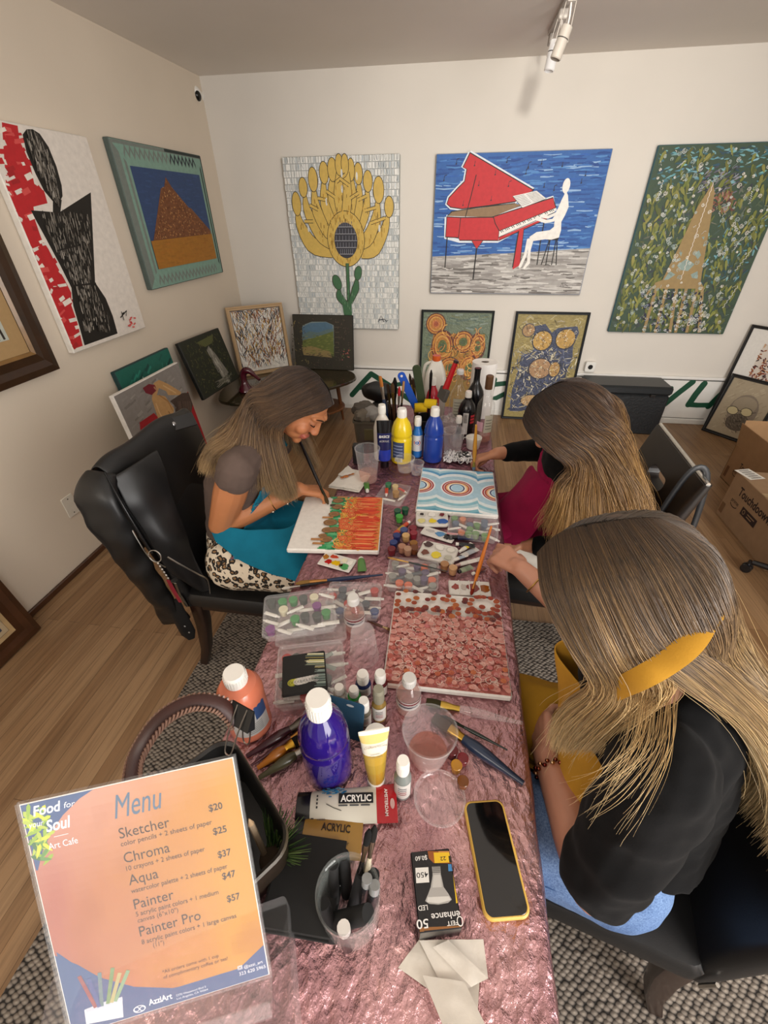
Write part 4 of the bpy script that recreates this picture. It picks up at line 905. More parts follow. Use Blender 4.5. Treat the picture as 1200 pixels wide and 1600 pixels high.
# ------------------------------------------------------------------ helpers for things on the table
ZT = TZ + .0006
def b(px, py, z=None): return at(px, py, ZT if z is None else z)
def up_z(P, py):
    """height of the point above P that shows at image row py"""
    lo, hi = P.z, P.z + 1.2
    for _ in range(40):
        mid = (lo + hi) / 2; v = V((P.x, P.y, mid)) - CAM; y = 800 - FPX * v.dot(UP) / v.dot(FW)
        if y > py: lo = mid
        else: hi = mid
    return lo - P.z
def place(px, bot, top, w, z=None):
    P0 = b(px, bot, z); dep = (P0 - CAM).dot(FW); R = w / FPX * dep / 2
    d = V((P0.x, P0.y, 0)).normalized(); P = P0 + d * R; return P, up_z(P, top), R
def wrap(m, r, z0, a0):
    """maps flat label coordinates (x along the arc, y up) onto a cylinder; a0 = facing angle"""
    return lambda x, y: (r * math.cos(a0 + x / r), r * math.sin(a0 + x / r), z0 + y)
def band(m, r, z0, z1, a0, a1, col, n=14):
    P = []; 
    for k in range(n + 1):
        a = a0 + (a1 - a0) * k / n; P.append((r * math.cos(a), r * math.sin(a)))
    vs = [(x, y, z0) for x, y in P] + [(x, y, z1) for x, y in P]
    m.add(vs, [(k, k + 1, n + 2 + k, n + 1 + k) for k in range(n)], col, True)
def face_angle(P): return math.atan2(-P.y, -P.x)
def bottle(label, P, H, R, prof, body, mat, cap=None, capr=.4, caph=.14, capcol='#ece9e2', lab=None, name='paint_bottle', cat='bottle', liquid=None, ridges=True):
    """prof: list of (r,z) fractions; lab(m, R, H, a0) draws the label"""
    t = thing(name, label, cat, P); a0 = face_angle(P)
    Hb = H * (1 - caph) if cap else H
    m = MB(); cols = body if isinstance(body, list) else body
    m.lathe([(r * R, z * Hb) for r, z in prof], cols, 28); m.build('body', mat, t)
    if liquid:
        m = MB(); lp = [(r * R * .93, z * Hb) for r, z in prof if z * Hb < liquid[1] * H]; rt = np.interp(liquid[1] * H, [z * Hb for r, z in prof], [r * R * .93 for r, z in prof]); m.lathe([(max(r, .001), max(z, .002)) for r, z in lp] + [(rt, liquid[1] * H)], liquid[0], 24); m.build('liquid', liquid[2], t)
    if cap:
        rc = capr * R; m = MB(); zc = Hb - .002
        pr = [(rc * .98, zc), (rc, zc + .002)]
        m.lathe(pr + [(rc * .96, H - .004), (rc * .88, H), (.0005, H)], capcol, 26)
        if ridges:
            for k in range(26): a = 2 * PI * k / 26; m.T = Matrix.Rotation(a, 4, 'Z'); m.box((rc * .96, -rc * .05, zc + .004), (rc * 1.025, rc * .05, zc + (H - zc) * .75), capcol)
            m.T = Matrix()
        m.build('cap', PLASTIC, t)
    if lab: m = MB(); lab(m, R, H, a0); m.build('label', SATIN, t)
    return t
SHOULDER = [(.86, 0), (.97, .015), (1, .05), (1, .62), (.97, .70), (.80, .82), (.52, .92), (.40, .95), (.38, 1.0)]
TEMPERA = [(.86, 0), (.98, .02), (1, .06), (1, .52), (.985, .555), (.93, .575), (.93, .60), (1, .625), (1, .66), (.93, .76), (.76, .88), (.52, .96), (.44, 1.0)]
SMALLB = [(.88, 0), (.98, .02), (1, .05), (1, .70), (.96, .78), (.66, .90), (.6, 1.0)]
WINE = [(.92, 0), (1, .02), (1, .05), (1, .55), (.93, .63), (.55, .73), (.38, .78), (.34, .85), (.34, .97), (.38, .975), (.38, 1.0)]
WATERB = [(.80, 0), (.95, .02), (1, .06), (1, .18), (.95, .22), (.95, .26), (1, .30), (1, .55), (.96, .60), (.98, .66), (.85, .80), (.55, .92), (.45, .96), (.45, 1.0)]

# ---- far cluster
P, H, R = place(598, 722, 632, 27)
bottle('white plastic bottle behind the upright black and blue paint tube', P, H, R, SHOULDER, '#d9d2c8', PLASTIC, True, .42, .14)
P, H, R = place(601, 733, 657, 21)
t = thing('paint_tube', 'black and blue paint tube standing on its cap at the far left of the bottles', 'paint tube', P, face_angle(P) + PI / 2)
m = MB(); n = 16
rings = []
for k, (hw, hd, z) in enumerate(((.42, .42, .02), (.62, .6, .13), (.9, .8, .16), (1, .75, .4), (1.05, .4, .75), (1.08, .06, 1.0))):
    rings.append([(R * hw * math.cos(2 * PI * j / n), R * hd * math.sin(2 * PI * j / n), z * H) for j in range(n)])
m.loft(rings, ['#141416', '#16161a', '#2338a0', '#1c2050', '#101012', '#101012']); m.build('body', PLASTIC, t)
m = MB(); m.lathe([(R * .62, 0), (R * .66, .003), (R * .6, H * .13), (.001, H * .132)], '#0c0c0e', 20); m.build('cap', PLASTIC, t)
m = MB(frame_M((0, -R * .62, H * .6), (1, 0, 0), (0, .15, 1))); m.lay = .001
m.text('BASICS', 0, .014, .014, '#e6e4de', R * 1.5, 'C', .2, .02); m.text('ACRYLIC', 0, -.004, .011, '#c9c7c2', R * 1.4, 'C'); m.build('label', SATIN, t)
P, H, R = place(627, 727, 638, 32)
def lab_y(m, R, H, a0):
    band(m, R * 1.004, H * .12, H * .44, a0 - 1.0, a0 + .25, '#3d4a6a'); band(m, R * 1.006, H * .06, H * .14, a0 - .7, a0 + .1, '#d8d4b8')
    for k in range(9): a = a0 - .55 + k * .055; band(m, R * 1.009, H * .07, H * .13, a, a + .022, '#2a2a2c', 1)
    for k in range(4): band(m, R * 1.009, H * (.18 + .06 * k), H * (.20 + .06 * k), a0 - .9, a0 + .1, '#8c97b4', 6)
bottle('bright yellow paint bottle with white cap among the far bottles', P, H, R, TEMPERA, '#e6c81e', PLASTIC, True, .44, .15, lab=lab_y)
P, H, R = place(651, 716, 651, 17)
def lab_b(m, R, H, a0):
    band(m, R * 1.01, H * .18, H * .58, a0 - 1.1, a0 + 1.1, '#d9dde4'); fn = lambda q, z: (R * 1.02 * math.cos(a0 + q / R), R * 1.02 * math.sin(a0 + q / R), z)
    for rr, c in ((.014, '#b8433a'), (.0105, '#d9dde4'), (.008, '#2f5fae')): m.add([fn(rr * math.cos(k * PI / 9), H * .4 + rr * math.sin(k * PI / 9)) for k in range(18)], [tuple(range(18))], c); R *= 1.004
bottle('small bright blue craft paint bottle between the yellow and big blue bottles', P, H, R, SMALLB, '#2a72c4', PLASTIC, True, .62, .2, lab=lab_b)
P, H, R = place(675, 725, 636, 30)
bottle('large royal blue paint bottle with white cap in the far cluster', P, H, R, TEMPERA, '#1d3f9c', PLASTIC, True, .44, .15)
P, H, R = place(725, 685, 611, 27)
def lab_k(m, R, H, a0):
    band(m, R * 1.01, H * .1, H * .58, a0 - .35, a0 + .25, '#d8d6d2')
    for k in range(8): band(m, R * 1.02, H * (.36 + .025 * k), H * (.372 + .025 * k), a0 - .25, a0 + .15, '#222', 3)
    for k in range(3): band(m, R * 1.02, H * (.34 + .07 * k), H * (.39 + .07 * k), a0 + .5, a0 + 1.05, '#c02a38', 3)
bottle('black ink bottle with barcode and red label, short with white cap', P, H, R, SHOULDER, '#151416', PLASTIC, True, .36, .13, lab=lab_k)
P, H, R = place(736, 672, 575, 26)
bottle('black wine bottle standing behind the short ink bottle', P, H, R, WINE, '#0b0c0e', PLASTIC, name='wine_bottle')
P, H, R = place(752, 692, 586, 27)
def lab_w(m, R, H, a0): band(m, R * 1.01, H * .18, H * .48, a0 + .05, a0 + 1.1, '#c9c6b4'); [band(m, R * 1.02, H * (.24 + .05 * k), H * (.252 + .05 * k), a0 + .2, a0 + .95, '#6a675a', 5) for k in range(4)]; band(m, R * 1.008, H * .2, H * .36, a0 - .9, a0 - .1, '#d6a8b8')
t = bottle('clear glass wine bottle with brown stopper at the right table edge', P, H * .92, R, WINE, '#dfe4dc', CLEARG, name='wine_bottle', lab=lab_w, liquid=('#e9c8c4', .12, WATER))
m = MB(); m.lathe([(R * .40, H * .80), (R * .42, H * .81), (R * .42, H * .985), (R * .3, H), (.001, H)], '#5e4026', 20); m.build('stopper', SATIN, t)
P, H, R = place(711, 672, 577, 25)
def lab_l(m, R, H, a0): band(m, R * 1.01, H * .22, H * .55, a0 - .55, a0 + .7, '#c6c3b0'); [band(m, R * 1.02, H * (.28 + .05 * k), H * (.29 + .05 * k), a0 - .4, a0 + .55, '#6a675a', 5) for k in range(5)]
bottle('clear liquor bottle with pale label behind the others', P, H, R, [(.9, 0), (1, .02), (1, .58), (.9, .66), (.42, .80), (.36, .84), (.36, .93), (.4, .935), (.4, 1)], '#dfe4dc', CLEARG, True, .42, .07, '#d8d8d6', lab=lab_l, name='liquor_bottle')
P, H, R = place(673, 672, 590, 21)
bottle('crimson paint bottle with white cap behind the brushes', P, H, R, SHOULDER, '#a81228', PLASTIC, True, .42, .13)
P, H, R = place(674, 676, 567, 36); P.y += .125
t = thing('plastic_jug', 'milky white plastic jug with orange cap behind the brushes', 'jug', P)
m = MB(); m.loft([[(x * s, y * s, z * H) for x, y in rrect(2 * R, 1.5 * R, R * .3, 5)] for s, z in ((.94, 0), (1, .03), (1, .55), (.82, .75), (.42, .92), (.36, .93))], '#d9d6cc'); m.build('body', PLASTIC, t)
m = MB(); m.lathe([(R * .36, H * .925), (R * .37, H * .93), (R * .35, H), (.001, H)], '#d9622c', 20); m.build('cap', PLASTIC, t)
m = MB(); m.tube(cm([(-R * .4, 0, H * .9), (-R * .95, 0, H * .84), (-R * 1.05, 0, H * .6), (-R * .95, 0, H * .45)], 14), R * .14, '#d9d6cc', 10); m.build('handle', PLASTIC, t)
P, H, R = place(747, 655, 565, 37)
t = thing('paper_towel_roll', 'white paper towel roll standing at the far right end of the table', 'paper towel', P)
m = MB(); m.lathe([(R * .32, 0), (R, 0), (R, H), (R * .32, H), (R * .32, 0)], '#e9e6e1', 32, caps=(False, False)); m.build('paper', PAPER, t)
m = MB(); m.lathe([(R * .30, .002), (R * .31, H - .002), (R * .22, H - .004), (R * .22, .002)], '#5c4f42', 20, caps=(False, False)); m.build('core', CARD, t)
P, H, R = place(713, 700, 650, 13)
bottle('tiny clear bottle with white cap beside the black ink bottle', P, H, R, WATERB, '#dde2e2', CLEARP, True, .7, .2)
# small white tub, black lid, smeared foil
P, H, R = place(738, 705, 683, 25)
t = thing('plastic_tub', 'small white plastic tub by the brown-haired woman\'s hand', 'tub', P)
m = MB(); m.lathe([(R * .75, 0), (R * .8, .003), (R * .95, H * .8), (R, H * .82), (R, H), (R * .92, H), (R * .86, H * .7), (.001, H * .66)], '#e3e0da', 26); m.build('body', PLASTIC, t)
m = MB(); m.tube(cm([(-R * .98, 0, H * .9), (-R * 1.2, 0, H * .92), (-R * 1.25, .004, H * .7)], 8), .002, '#d8d5cf', 6); m.build('tab', PLASTIC, t)
q = b(724, 713); t = thing('black_tray', 'square black plastic tray lying beside the white tub', 'tray', q, .3)
m = MB(); m.prism(rrect(.055, .05, .008), 0, .012, '#121214', .003); m.build('shell', PLASTIC, t)
q = b(715, 716); m = MB(); r = random.Random(31)
N = 30; G = [[((i / N - .5) * (.12 + .02 * noise.noise(V((j * .3, 1, 1)))), (j / N - .5) * (.10 + .03 * noise.noise(V((i * .25, 5, 1)))), .004 + .012 * abs(noise.noise(V((i * .24, j * .24, 2)))) * 2) for i in range(N + 1)] for j in range(N + 1)]
m.add([p for row in G for p in row], [(j * (N + 1) + i, j * (N + 1) + i + 1, (j + 1) * (N + 1) + i + 1, (j + 1) * (N + 1) + i) for j in range(N) for i in range(N)], [(lambda n: '#24222a' if n > .28 else ('#a9a7ae' if n > .16 else '#dedcdc'))(noise.noise(V((i * .8, j * .5, 9)))) for j in range(N) for i in range(N)], True)
tag(m.build('paint_rag', WET, None, q), 'crumpled foil sheet smeared black and white under the painting hand', 'foil', None)

# bin and brush holders
q = b(573, 694); P = q + V((.0, .05, 0))
t = thing('storage_bin', 'grey-brown plastic bin full of rags at the far left table corner', 'bin', P, .06)
bh = up_z(P, 652); m = MB()
o_ = rrect(.125, .11, .02); 
m.loft([[(x * s, y * s, z) for x, y in o_] for s, z in ((.82, 0), (.86, .004), (.98, bh * .9), (1.06, bh * .91), (1.06, bh), (.98, bh), (.94, bh * .9), (.80, .006))], '#5c564a'); m.build('body', PLASTIC, t)
m = MB(); m.box((-.012, -.058, bh * .2), (.03, -.049, bh * .7), '#5a5334', .002); m.build('label', SATIN, t)
r = random.Random(33)
for k, (dx, dy, c, lab) in enumerate(((-.01, -.015, '#6f675c', 'grey rag bunched in the front of the far bin'), (.03, -.01, '#8d8a86', 'pale rag hanging over the rim of the far bin'), (-.025, .02, '#57514a', 'dark rag stuffed at the back of the far bin'))):
    m = MB(); m.ell((0, 0, 0), (.05, .04, .034), c, None, 18, 12)
    m.v = [tuple(V(p) * (1 + .35 * noise.noise(V(p) * 45 + V((k * 9, 0, 0))))) for p in m.v]
    tag(m.build('rag', FABRIC, None, P + V((dx, dy, bh + .012 + .01 * k))), lab, 'rag')
def holder(label, px, py, R, H, col):
    P = b(px, py) + V((0, R, 0)); t = thing('brush_holder', label, 'brush holder', P)
    m = MB(); m.lathe([(R * .9, 0), (R * .94, .003), (R, H), (R * .94, H), (R * .86, .006), (.001, .006)], col, 26); m.build('body', PLASTIC, t); return P
h1 = holder('black pot of tall brushes behind the white and yellow bottles', 613, 694, .048, .115, '#1d1b1a')
h2 = holder('dark pot with spatulas behind the blue bottles', 662, 694, .055, .11, '#221f1e')
m = MB(); m.ell((0, 0, 0), (.085, .035, .05), '#0f0f10', None, 20, 12); m.v = [tuple(V(p) * (1 + .18 * noise.noise(V(p) * 22))) for p in m.v]
q = atY(592, 612, 2.02); tag(m.build('black_cloth_bag', LEATHER, None, (q.x, q.y, q.z)), 'black soft bag slumped behind the brushes at far left', 'bag')
m = MB(); m.ell((0, 0, 0), (.06, .05, .06), '#141414', None, 12, 8); tag(m.build('black_cloth_bag', LEATHER, None, (q.x + .01, q.y, ZT + .06)), 'second black soft bag propping up the one behind the brushes', 'bag')

def brush(label, A, B, r, bristle, ferrule, handle, flat=1., blen=.16, flen=.2, name='paint_brush', hprof=None, group=None, clear=False):
    """A = bristle end, B = handle end"""
    A = V(A); B = V(B); L = (B - A).length; d = (B - A) / L
    t = thing(name, label, 'paintbrush', A, 0, group)
    def seg(nm, a, c, rr, col, mat, fl=1.):
        m = MB(); n = len(rr); m.tube([d * (a + (c - a) * k / (n - 1)) for k in range(n)], rr, col, 12, flat=fl, nrm=(d.orthogonal() if abs(d.z) > .9 else V((0, 0, 1)))); m.build(nm, mat, t)
    lb, lf = blen * L, flen * L
    seg('bristles', 0, lb, [r * (.35 if flat == 1. else .9), r * 1.05, r * 1.1, r], bristle, FABRIC, flat)
    seg('ferrule', lb * .98, lb + lf, [r, r * .96, r * .72, r * .7], ferrule, METAL, min(1., flat * 1.6))
    seg('handle', lb + lf * .98, L, hprof or [r * .72, r * 1.0, r * .95, r * .7, r * .5, r * .38], handle, CLEARP if clear else PLASTIC)
    return t
def upright(label, px, py, hold, bristle, ferrule, handle, r=.006, flat=1., Y=None, dx=0, dy=0, blen=.16):
    A = atY(px, py, Y or (hold.y + .0 + dy)); Bp = V((hold.x + dx, hold.y + dy * .5, ZT + .012)); brush(label, A, Bp, r, bristle, ferrule, handle, flat, blen)
upright('wide brush with orange-tan bristles and white ferrule standing in the far pot', 594, 588, h1, '#c07a3c', '#e0dcd4', '#1e2a44', .011, .45, dx=-.02)
upright('dark flat brush left of centre in the far pot', 606, 600, h1, '#3a2a1e', '#6a5a3a', '#2a1a12', .009, .5, dx=-.005)
upright('black pointed mop brush standing tallest behind the far pot', 617, 590, h1, '#141212', '#3a3430', '#121012', .010, 1., dx=.0, dy=.02, blen=.22)
upright('brown brush with dark bristles in the far pot beside the mop brush', 613, 598, h1, '#4a3422', '#8a7340', '#3a2416', .008, 1., dx=.008, dy=-.02)
upright('small pale-bristled brush at right of the far pot', 631, 596, h1, '#b58a5a', '#c9b88a', '#251c18', .006, .7, dx=.022)
upright('narrow red-tipped brush in the far pot', 624, 604, h1, '#a8232c', '#c9c4ba', '#3a2a24', .006, 1., dx=.018, dy=-.015)
upright('golden ferrule brush behind the blue spatula', 640, 584, h2, '#2a1e16', '#b0904a', '#5a3a20', .006, 1., dx=-.03, dy=.01)
upright('second dark brush beside the golden ferrule brush', 645, 590, h2, '#4a3626', '#a58a4c', '#2a1c14', .006, 1., dx=-.022, dy=.02)
upright('slim black brush standing in front of the crimson bottle', 674, 578, h2, '#1a1614', '#2a2622', '#171314', .006, 1., dx=.012, dy=-.02)
# blue spatula, green paddle, red brush
def paddle(name, label, cat, a, c, w, th, col, hold, hole=False):
    A = atY(*a, hold.y - .01); Bp = atY(*c, hold.y - .01); M = frame_M(A, Bp - A, V((0, 0, 1)).cross(Bp - A) if False else (Bp - A).cross(V((0, -1, .3)))); L = (Bp - A).length
    t = thing(name, label, cat, M=M); m = MB(); m.prism(rrect(L, w, w * .45, 6, L / 2, 0), -th / 2, th / 2, col, th * .3); m.build('handle', PLASTIC, t)
    if hole: m = MB(); m.T = Matrix.Translation((.016, 0, 0)); m.lathe([(w * .16, -th / 2 - .0004), (w * .16, th / 2 + .0004), (.0004, th / 2 + .0005)], '#d8d4cc', 12); m.build('hanging_hole', MATTE, t); m = MB(); m.box((L * .35, -w * .12, th / 2), (L * .55, w * .12, th / 2 + .0008), '#0f2c66'); m.build('grip_mark', PLASTIC, t)
    return t, L
paddle('plastic_spatula', 'bright blue plastic spatula handle leaning in the dark pot', 'spatula', (625, 582), (652, 640), .034, .008, '#1c50b4', h2, True)
t, L = paddle('painting_paddle', 'dark green paint-crusted paddle standing in the dark pot', 'paddle', (650, 570), (661, 640), .036, .008, '#33402a', h2)
A = atY(713, 564, h2.y - .02); Bp = atY(696, 608, h2.y - .02); Cc = atY(688, 628, h2.y - .02)
t = thing('wide_paint_brush', 'wide paintbrush with red handle and grey bristles in the dark pot', 'paintbrush', A)
m = MB(); m.tube([V((0, 0, 0)), (Bp - A) * .5, (Bp - A)], [.010, .0115, .014], '#b01c22', 12, flat=.7, nrm=(0, -1, 0)); m.build('handle', PLASTIC, t)
m = MB(); m.tube([V((0, 0, 0)) - (Bp - A) * .02, (Bp - A) * .06], [.0105, .011], '#2c2220', 12); m.build('end_cap', PLASTIC, t)
d = (Cc - Bp).normalized(); m = MB(frame_M(Bp - A, d, V((0, -.2, 1)).cross(d))); m.box((-.004, -.03, -.01), (.05, .03, .01), '#55524e', .004); m.build('bristles', FABRIC, t)
for k, (px, py, rz, lab) in enumerate(((657, 637, .2, 'yellow sponge roller piece on the rim of the dark pot'), (673, 631, -.1, 'second yellow sponge roller piece, right of the first'))):
    q = atY(px, py, h2.y - .045); t = thing('sponge_roller', lab, 'sponge', q, rz); m = MB(Matrix.Rotation(PI / 2, 4, 'Y')); m.lathe([(.006, -.026), (.020, -.026), (.021, 0), (.020, .026), (.006, .026), (.006, -.026)], '#d2b021', 16, caps=(False, False)); m.build('foam', FABRIC, t); m = MB(Matrix.Rotation(PI / 2, 4, 'Y')); m.lathe([(.006, -.03), (.006, .03)], '#55524e', 8); m.build('core', PLASTIC, t)
m = MB(); m.ell((0, 0, .045), (.055, .045, .05), '#bdb6b0', None, 22, 14); m.v = [(p[0], p[1], max(.001, p[2])) for p in (tuple(V(q_) * (1 + .3 * noise.noise(V(q_) * 40))) for q_ in m.v)]
q = b(699, 678); tag(m.build('plastic_bag', CLEAR('bag_film', body=.35, rough=.15, edge='#c9c4c0'), None, q, sharp=12), 'crumpled clear plastic bag beside the black ink bottle', 'bag')
q = b(560, 724); t = thing('black_case', 'small black case standing at the far left edge beside the clear cup', 'case', q, .1); m = MB(); m.box((-.022, -.01, 0), (.022, .03, .085), '#171518', .005); m.build('shell', SATIN, t)

# ---- cups
def cup(label, px, bot, w_top, top, rb=.72, liquid=None, cat='cup', upside=False, ridges=True, name='plastic_cup', milky=False):
    P, H, R = place(px, bot, top, w_top); t = thing(name, label, cat, P); m = MB()
    a, c = (R * rb, R) if not upside else (R, R * rb)
    pr = [(.001, .0015), (a * .96, .0015), (a, .004)] + [(a + (c - a) * k / 8 + (.0008 * (k % 2) if ridges and k > 4 else 0), .004 + (H - .008) * k / 8) for k in range(1, 9)] + [(c + .0025, H - .003), (c + .0025, H), (c - .001, H)]
    if upside: pr = [(a + .002, 0), (a + .002, .003), (a, .004), (c, H - .003), (c * .95, H), (.001, H)]
    m.lathe(pr, '#ffffff', 36, caps=(False, False)); m.build('body', MILKY if milky else CLEARP, t)
    if liquid:
        hl = H * liquid[1]; m = MB(); m.lathe([(.001, .003), (a * .95, .003), ((a + (c - a) * liquid[1]) * .97, hl), (.001, hl + .0003)], liquid[0], 30, caps=(False, False)); m.build('water', WATER, t)
    return t
cup('clear cup with a little peach water at the far left table edge', 576, 760, 37, 700, .72, ('#d9a890', .28))
cup('empty clear cup right of the big blue bottle', 705, 722, 32, 672, .75)
cup('low clear tumbler in front of the yellow bottle', 633, 742, 28, 715, .8)
cup('small clear glass in front of the little blue bottle', 651, 745, 20, 722, .85)
cup('upturned clear cup beside the small labelled water bottle', 570, 1044, 46, 985, .78, upside=True)
cup('large clear cup of pinkish rinse water nearest the middle of table', 664, 1222, 82, 1140, .70, ('#e8b9a4', .22), milky=True)
cup('clear round dish lying in front of the rinse water cup', 680, 1292, 80, 1245, .96, ridges=False, name='clear_dish', cat='dish')
# ------------------------------------------------------------------ canvases being painted on the table
def table_canvas(label, BL, BR, TL, paint, h=.018, side='#ebe8e2', sq=True):
    a, b_, c = at(*BL, ZT + h), at(*BR, ZT + h), at(*TL, ZT + h)
    M = frame_M(a, b_ - a, c - a); W = (b_ - a).length; H = (c - a).length
    f = px2loc(M, (0, 0), 1.0); m = canvas_mb(W, H, h, side, '#eeebe5'); paint(m, W, H, lambda x, y: clampbox(f(x, y), W, H, .003))
    o = tag(m.build('table_canvas', PAINT), label, 'painting'); o.matrix_world = M; return o, M, W, H
r = random.Random(41)
def p_or(m, W, H, f):
    U = lambda u, v: (u * W, v * H)
    m.poly([U(.50, .01), U(.99, .01), U(.99, .99), U(.56, .99), U(.52, .6)], '#e0944a')
    for k in range(260):   # green band
        v = r.random(); u0 = np.interp(v, [0, .3, .6, 1], [.36, .40, .40, .36]); u = u0 + r.uniform(0, .2); m.stroke([clampbox((u * W - .008, v * H + r.uniform(-.004, .004)), W, H), clampbox((u * W + .016, v * H), W, H)], r.uniform(.006, .012), r.choice(['#2f9a5c', '#4cae72', '#238050', '#7cc28e', '#379c66', '#5fb57c']))
    for k in range(420):   # yellow and orange bloom
        v = r.uniform(.02, .98); u = r.uniform(.52, .84); m.ring((u * W, v * H), r.uniform(.004, .012), r.uniform(.004, .010), r.uniform(.002, .005), r.choice(['#e8823c', '#e06a3a', '#e8b04a', '#d9a23c', '#f0c060', '#d95a34', '#e89a50']), 0, r.uniform(2, 5), r.uniform(0, 6), 8)
    for k in range(24):
        v, u = r.uniform(.05, .95), r.uniform(.55, .86)
        for q, c in ((.014, '#d4502e'), (.010, '#e88a4a'), (.007, '#cc4528'), (.004, '#e8a05c')): m.ring((u * W, v * H), q, q * .85, .0032, c, 0, 6.3, 0, 12)
    for k in range(230):   # red-orange streaks
        v = r.uniform(.015, .985); u1 = r.uniform(.90, .985); u0 = r.uniform(.66, .86); m.stroke([(u0 * W, v * H), ((u0 + u1) / 2 * W, v * H + r.uniform(-.002, .002)), (u1 * W, v * H)], r.uniform(.003, .008), r.choice(['#e0522a', '#d8401f', '#e8703a', '#cf3a22', '#e88a50', '#f09a5c', '#d84a26']), taper=True)
    for u, v, s in ((.44, .90, 1), (.45, .77, 1), (.43, .62, 1), (.41, .46, 1.2), (.40, .32, 1), (.47, .33, .9), (.41, .16, 1), (.36, .22, .7)):
        m.disc((u * W, v * H), .020 * s, .0155 * s, '#8a6440', .1, 16); m.ring((u * W, v * H), .013 * s, .010 * s, .003, '#a07a50', 0, 5, 0, 14)
    for u, v in ((.30, .56), (.24, .16), (.27, .09), (.42, .99)): m.stroke([(u * W, v * H * .985), ((u + .13) * W, v * H * .985)], .010, '#b98350')
    m.disc((.385 * W, .80 * H), .010, .008, '#4f4034')
OC = table_canvas('half-painted canvas of orange flowers and green leaves under the left woman\'s brush', (447, 858), (592, 861), (487, 776), p_or)
r = random.Random(42)
def p_bl(m, W, H, f):
    m.poly([(.003, .003), (W - .003, .003), (W - .003, H - .003), (.003, H - .003)], '#a9cbdc')
    cs = [(-.0 * W, .55 * H), (.5 * W, .53 * H), (1.02 * W, .47 * H)]
    def wave(k, sgn):
        P = []
        for i in range(61):
            x = .004 + (W - .008) * i / 60; d = min(math.hypot((x - c[0]), 0) for c in cs); base = .135 * H
            j = min(range(3), key=lambda q: abs(x - cs[q][0])); cy = cs[j][1]; R_ = (.17 + .062 * k) * H; arch = math.sqrt(max(R_ ** 2 * 1.9 - (x - cs[j][0]) ** 2, (.06 * H) ** 2)); y = cy + sgn * (arch * .9 + .0 * base)
            P.append((x, min(max(y, .004), H - .004)))
        return P
    for sgn in (1, -1):
        for k in range(12, 0, -1):
            P = wave(k * .62 + .3, sgn); e = H - .004 if sgn > 0 else .004
            col = ['#3f82b4', '#dfeaf0', '#5b9cc4', '#a6cfe0', '#ecf2f4', '#6fb0cf', '#3a76aa', '#d3e4ec'][k % 8] if sgn > 0 else ['#6aa6b8', '#dbe8ea', '#86bccb', '#b7d6de', '#eef3f3', '#7ab2c2', '#579ab0', '#cfe0e4'][k % 8]
            z = m.z(); L = [(x, y, z) for x, y in P]; T_ = [(x, min(max(y + sgn * .02, .004), H - .004), z) for x, y in P]
            m.add(L + T_, [(i, i + 1, 61 + i + 1, 61 + i) for i in range(60)], col)
    for cx, cy in cs:
        for rx, ry, c in ((.215, .20, '#e9edee'), (.195, .18, '#a3282e'), (.175, .16, '#e3d3cc'), (.165, .15, '#8e2028'), (.15, .135, '#d98a62'), (.135, .12, '#e9cfa0'), (.118, .108, '#eee7da'), (.10, .098, '#1f3a6e'), (.082, .082, '#c9dfe8'), (.07, .07, '#a6cbe0')):
            P = [(min(max(cx + rx * W * math.cos(a), .004), W - .004), cy + ry * H * math.sin(a)) for a in [2 * PI * k / 36 for k in range(36)]]
            m.poly(P, c)
        for k in range(5): a = r.uniform(0, 6); m.ring((min(max(cx, .2 * W), .8 * W) if .1 * W < cx < .9 * W else cx, cy), .15 * W, .135 * H, .004, r.choice(['#c98a4a', '#c0603c', '#7a1a24']), a, a + .9) if .1 * W < cx < .9 * W else None
BC = table_canvas('blue wave canvas with three red ringed circles under the brown-haired woman\'s brush', (649, 796), (779, 806), (656, 730), p_bl)
r = random.Random(43)
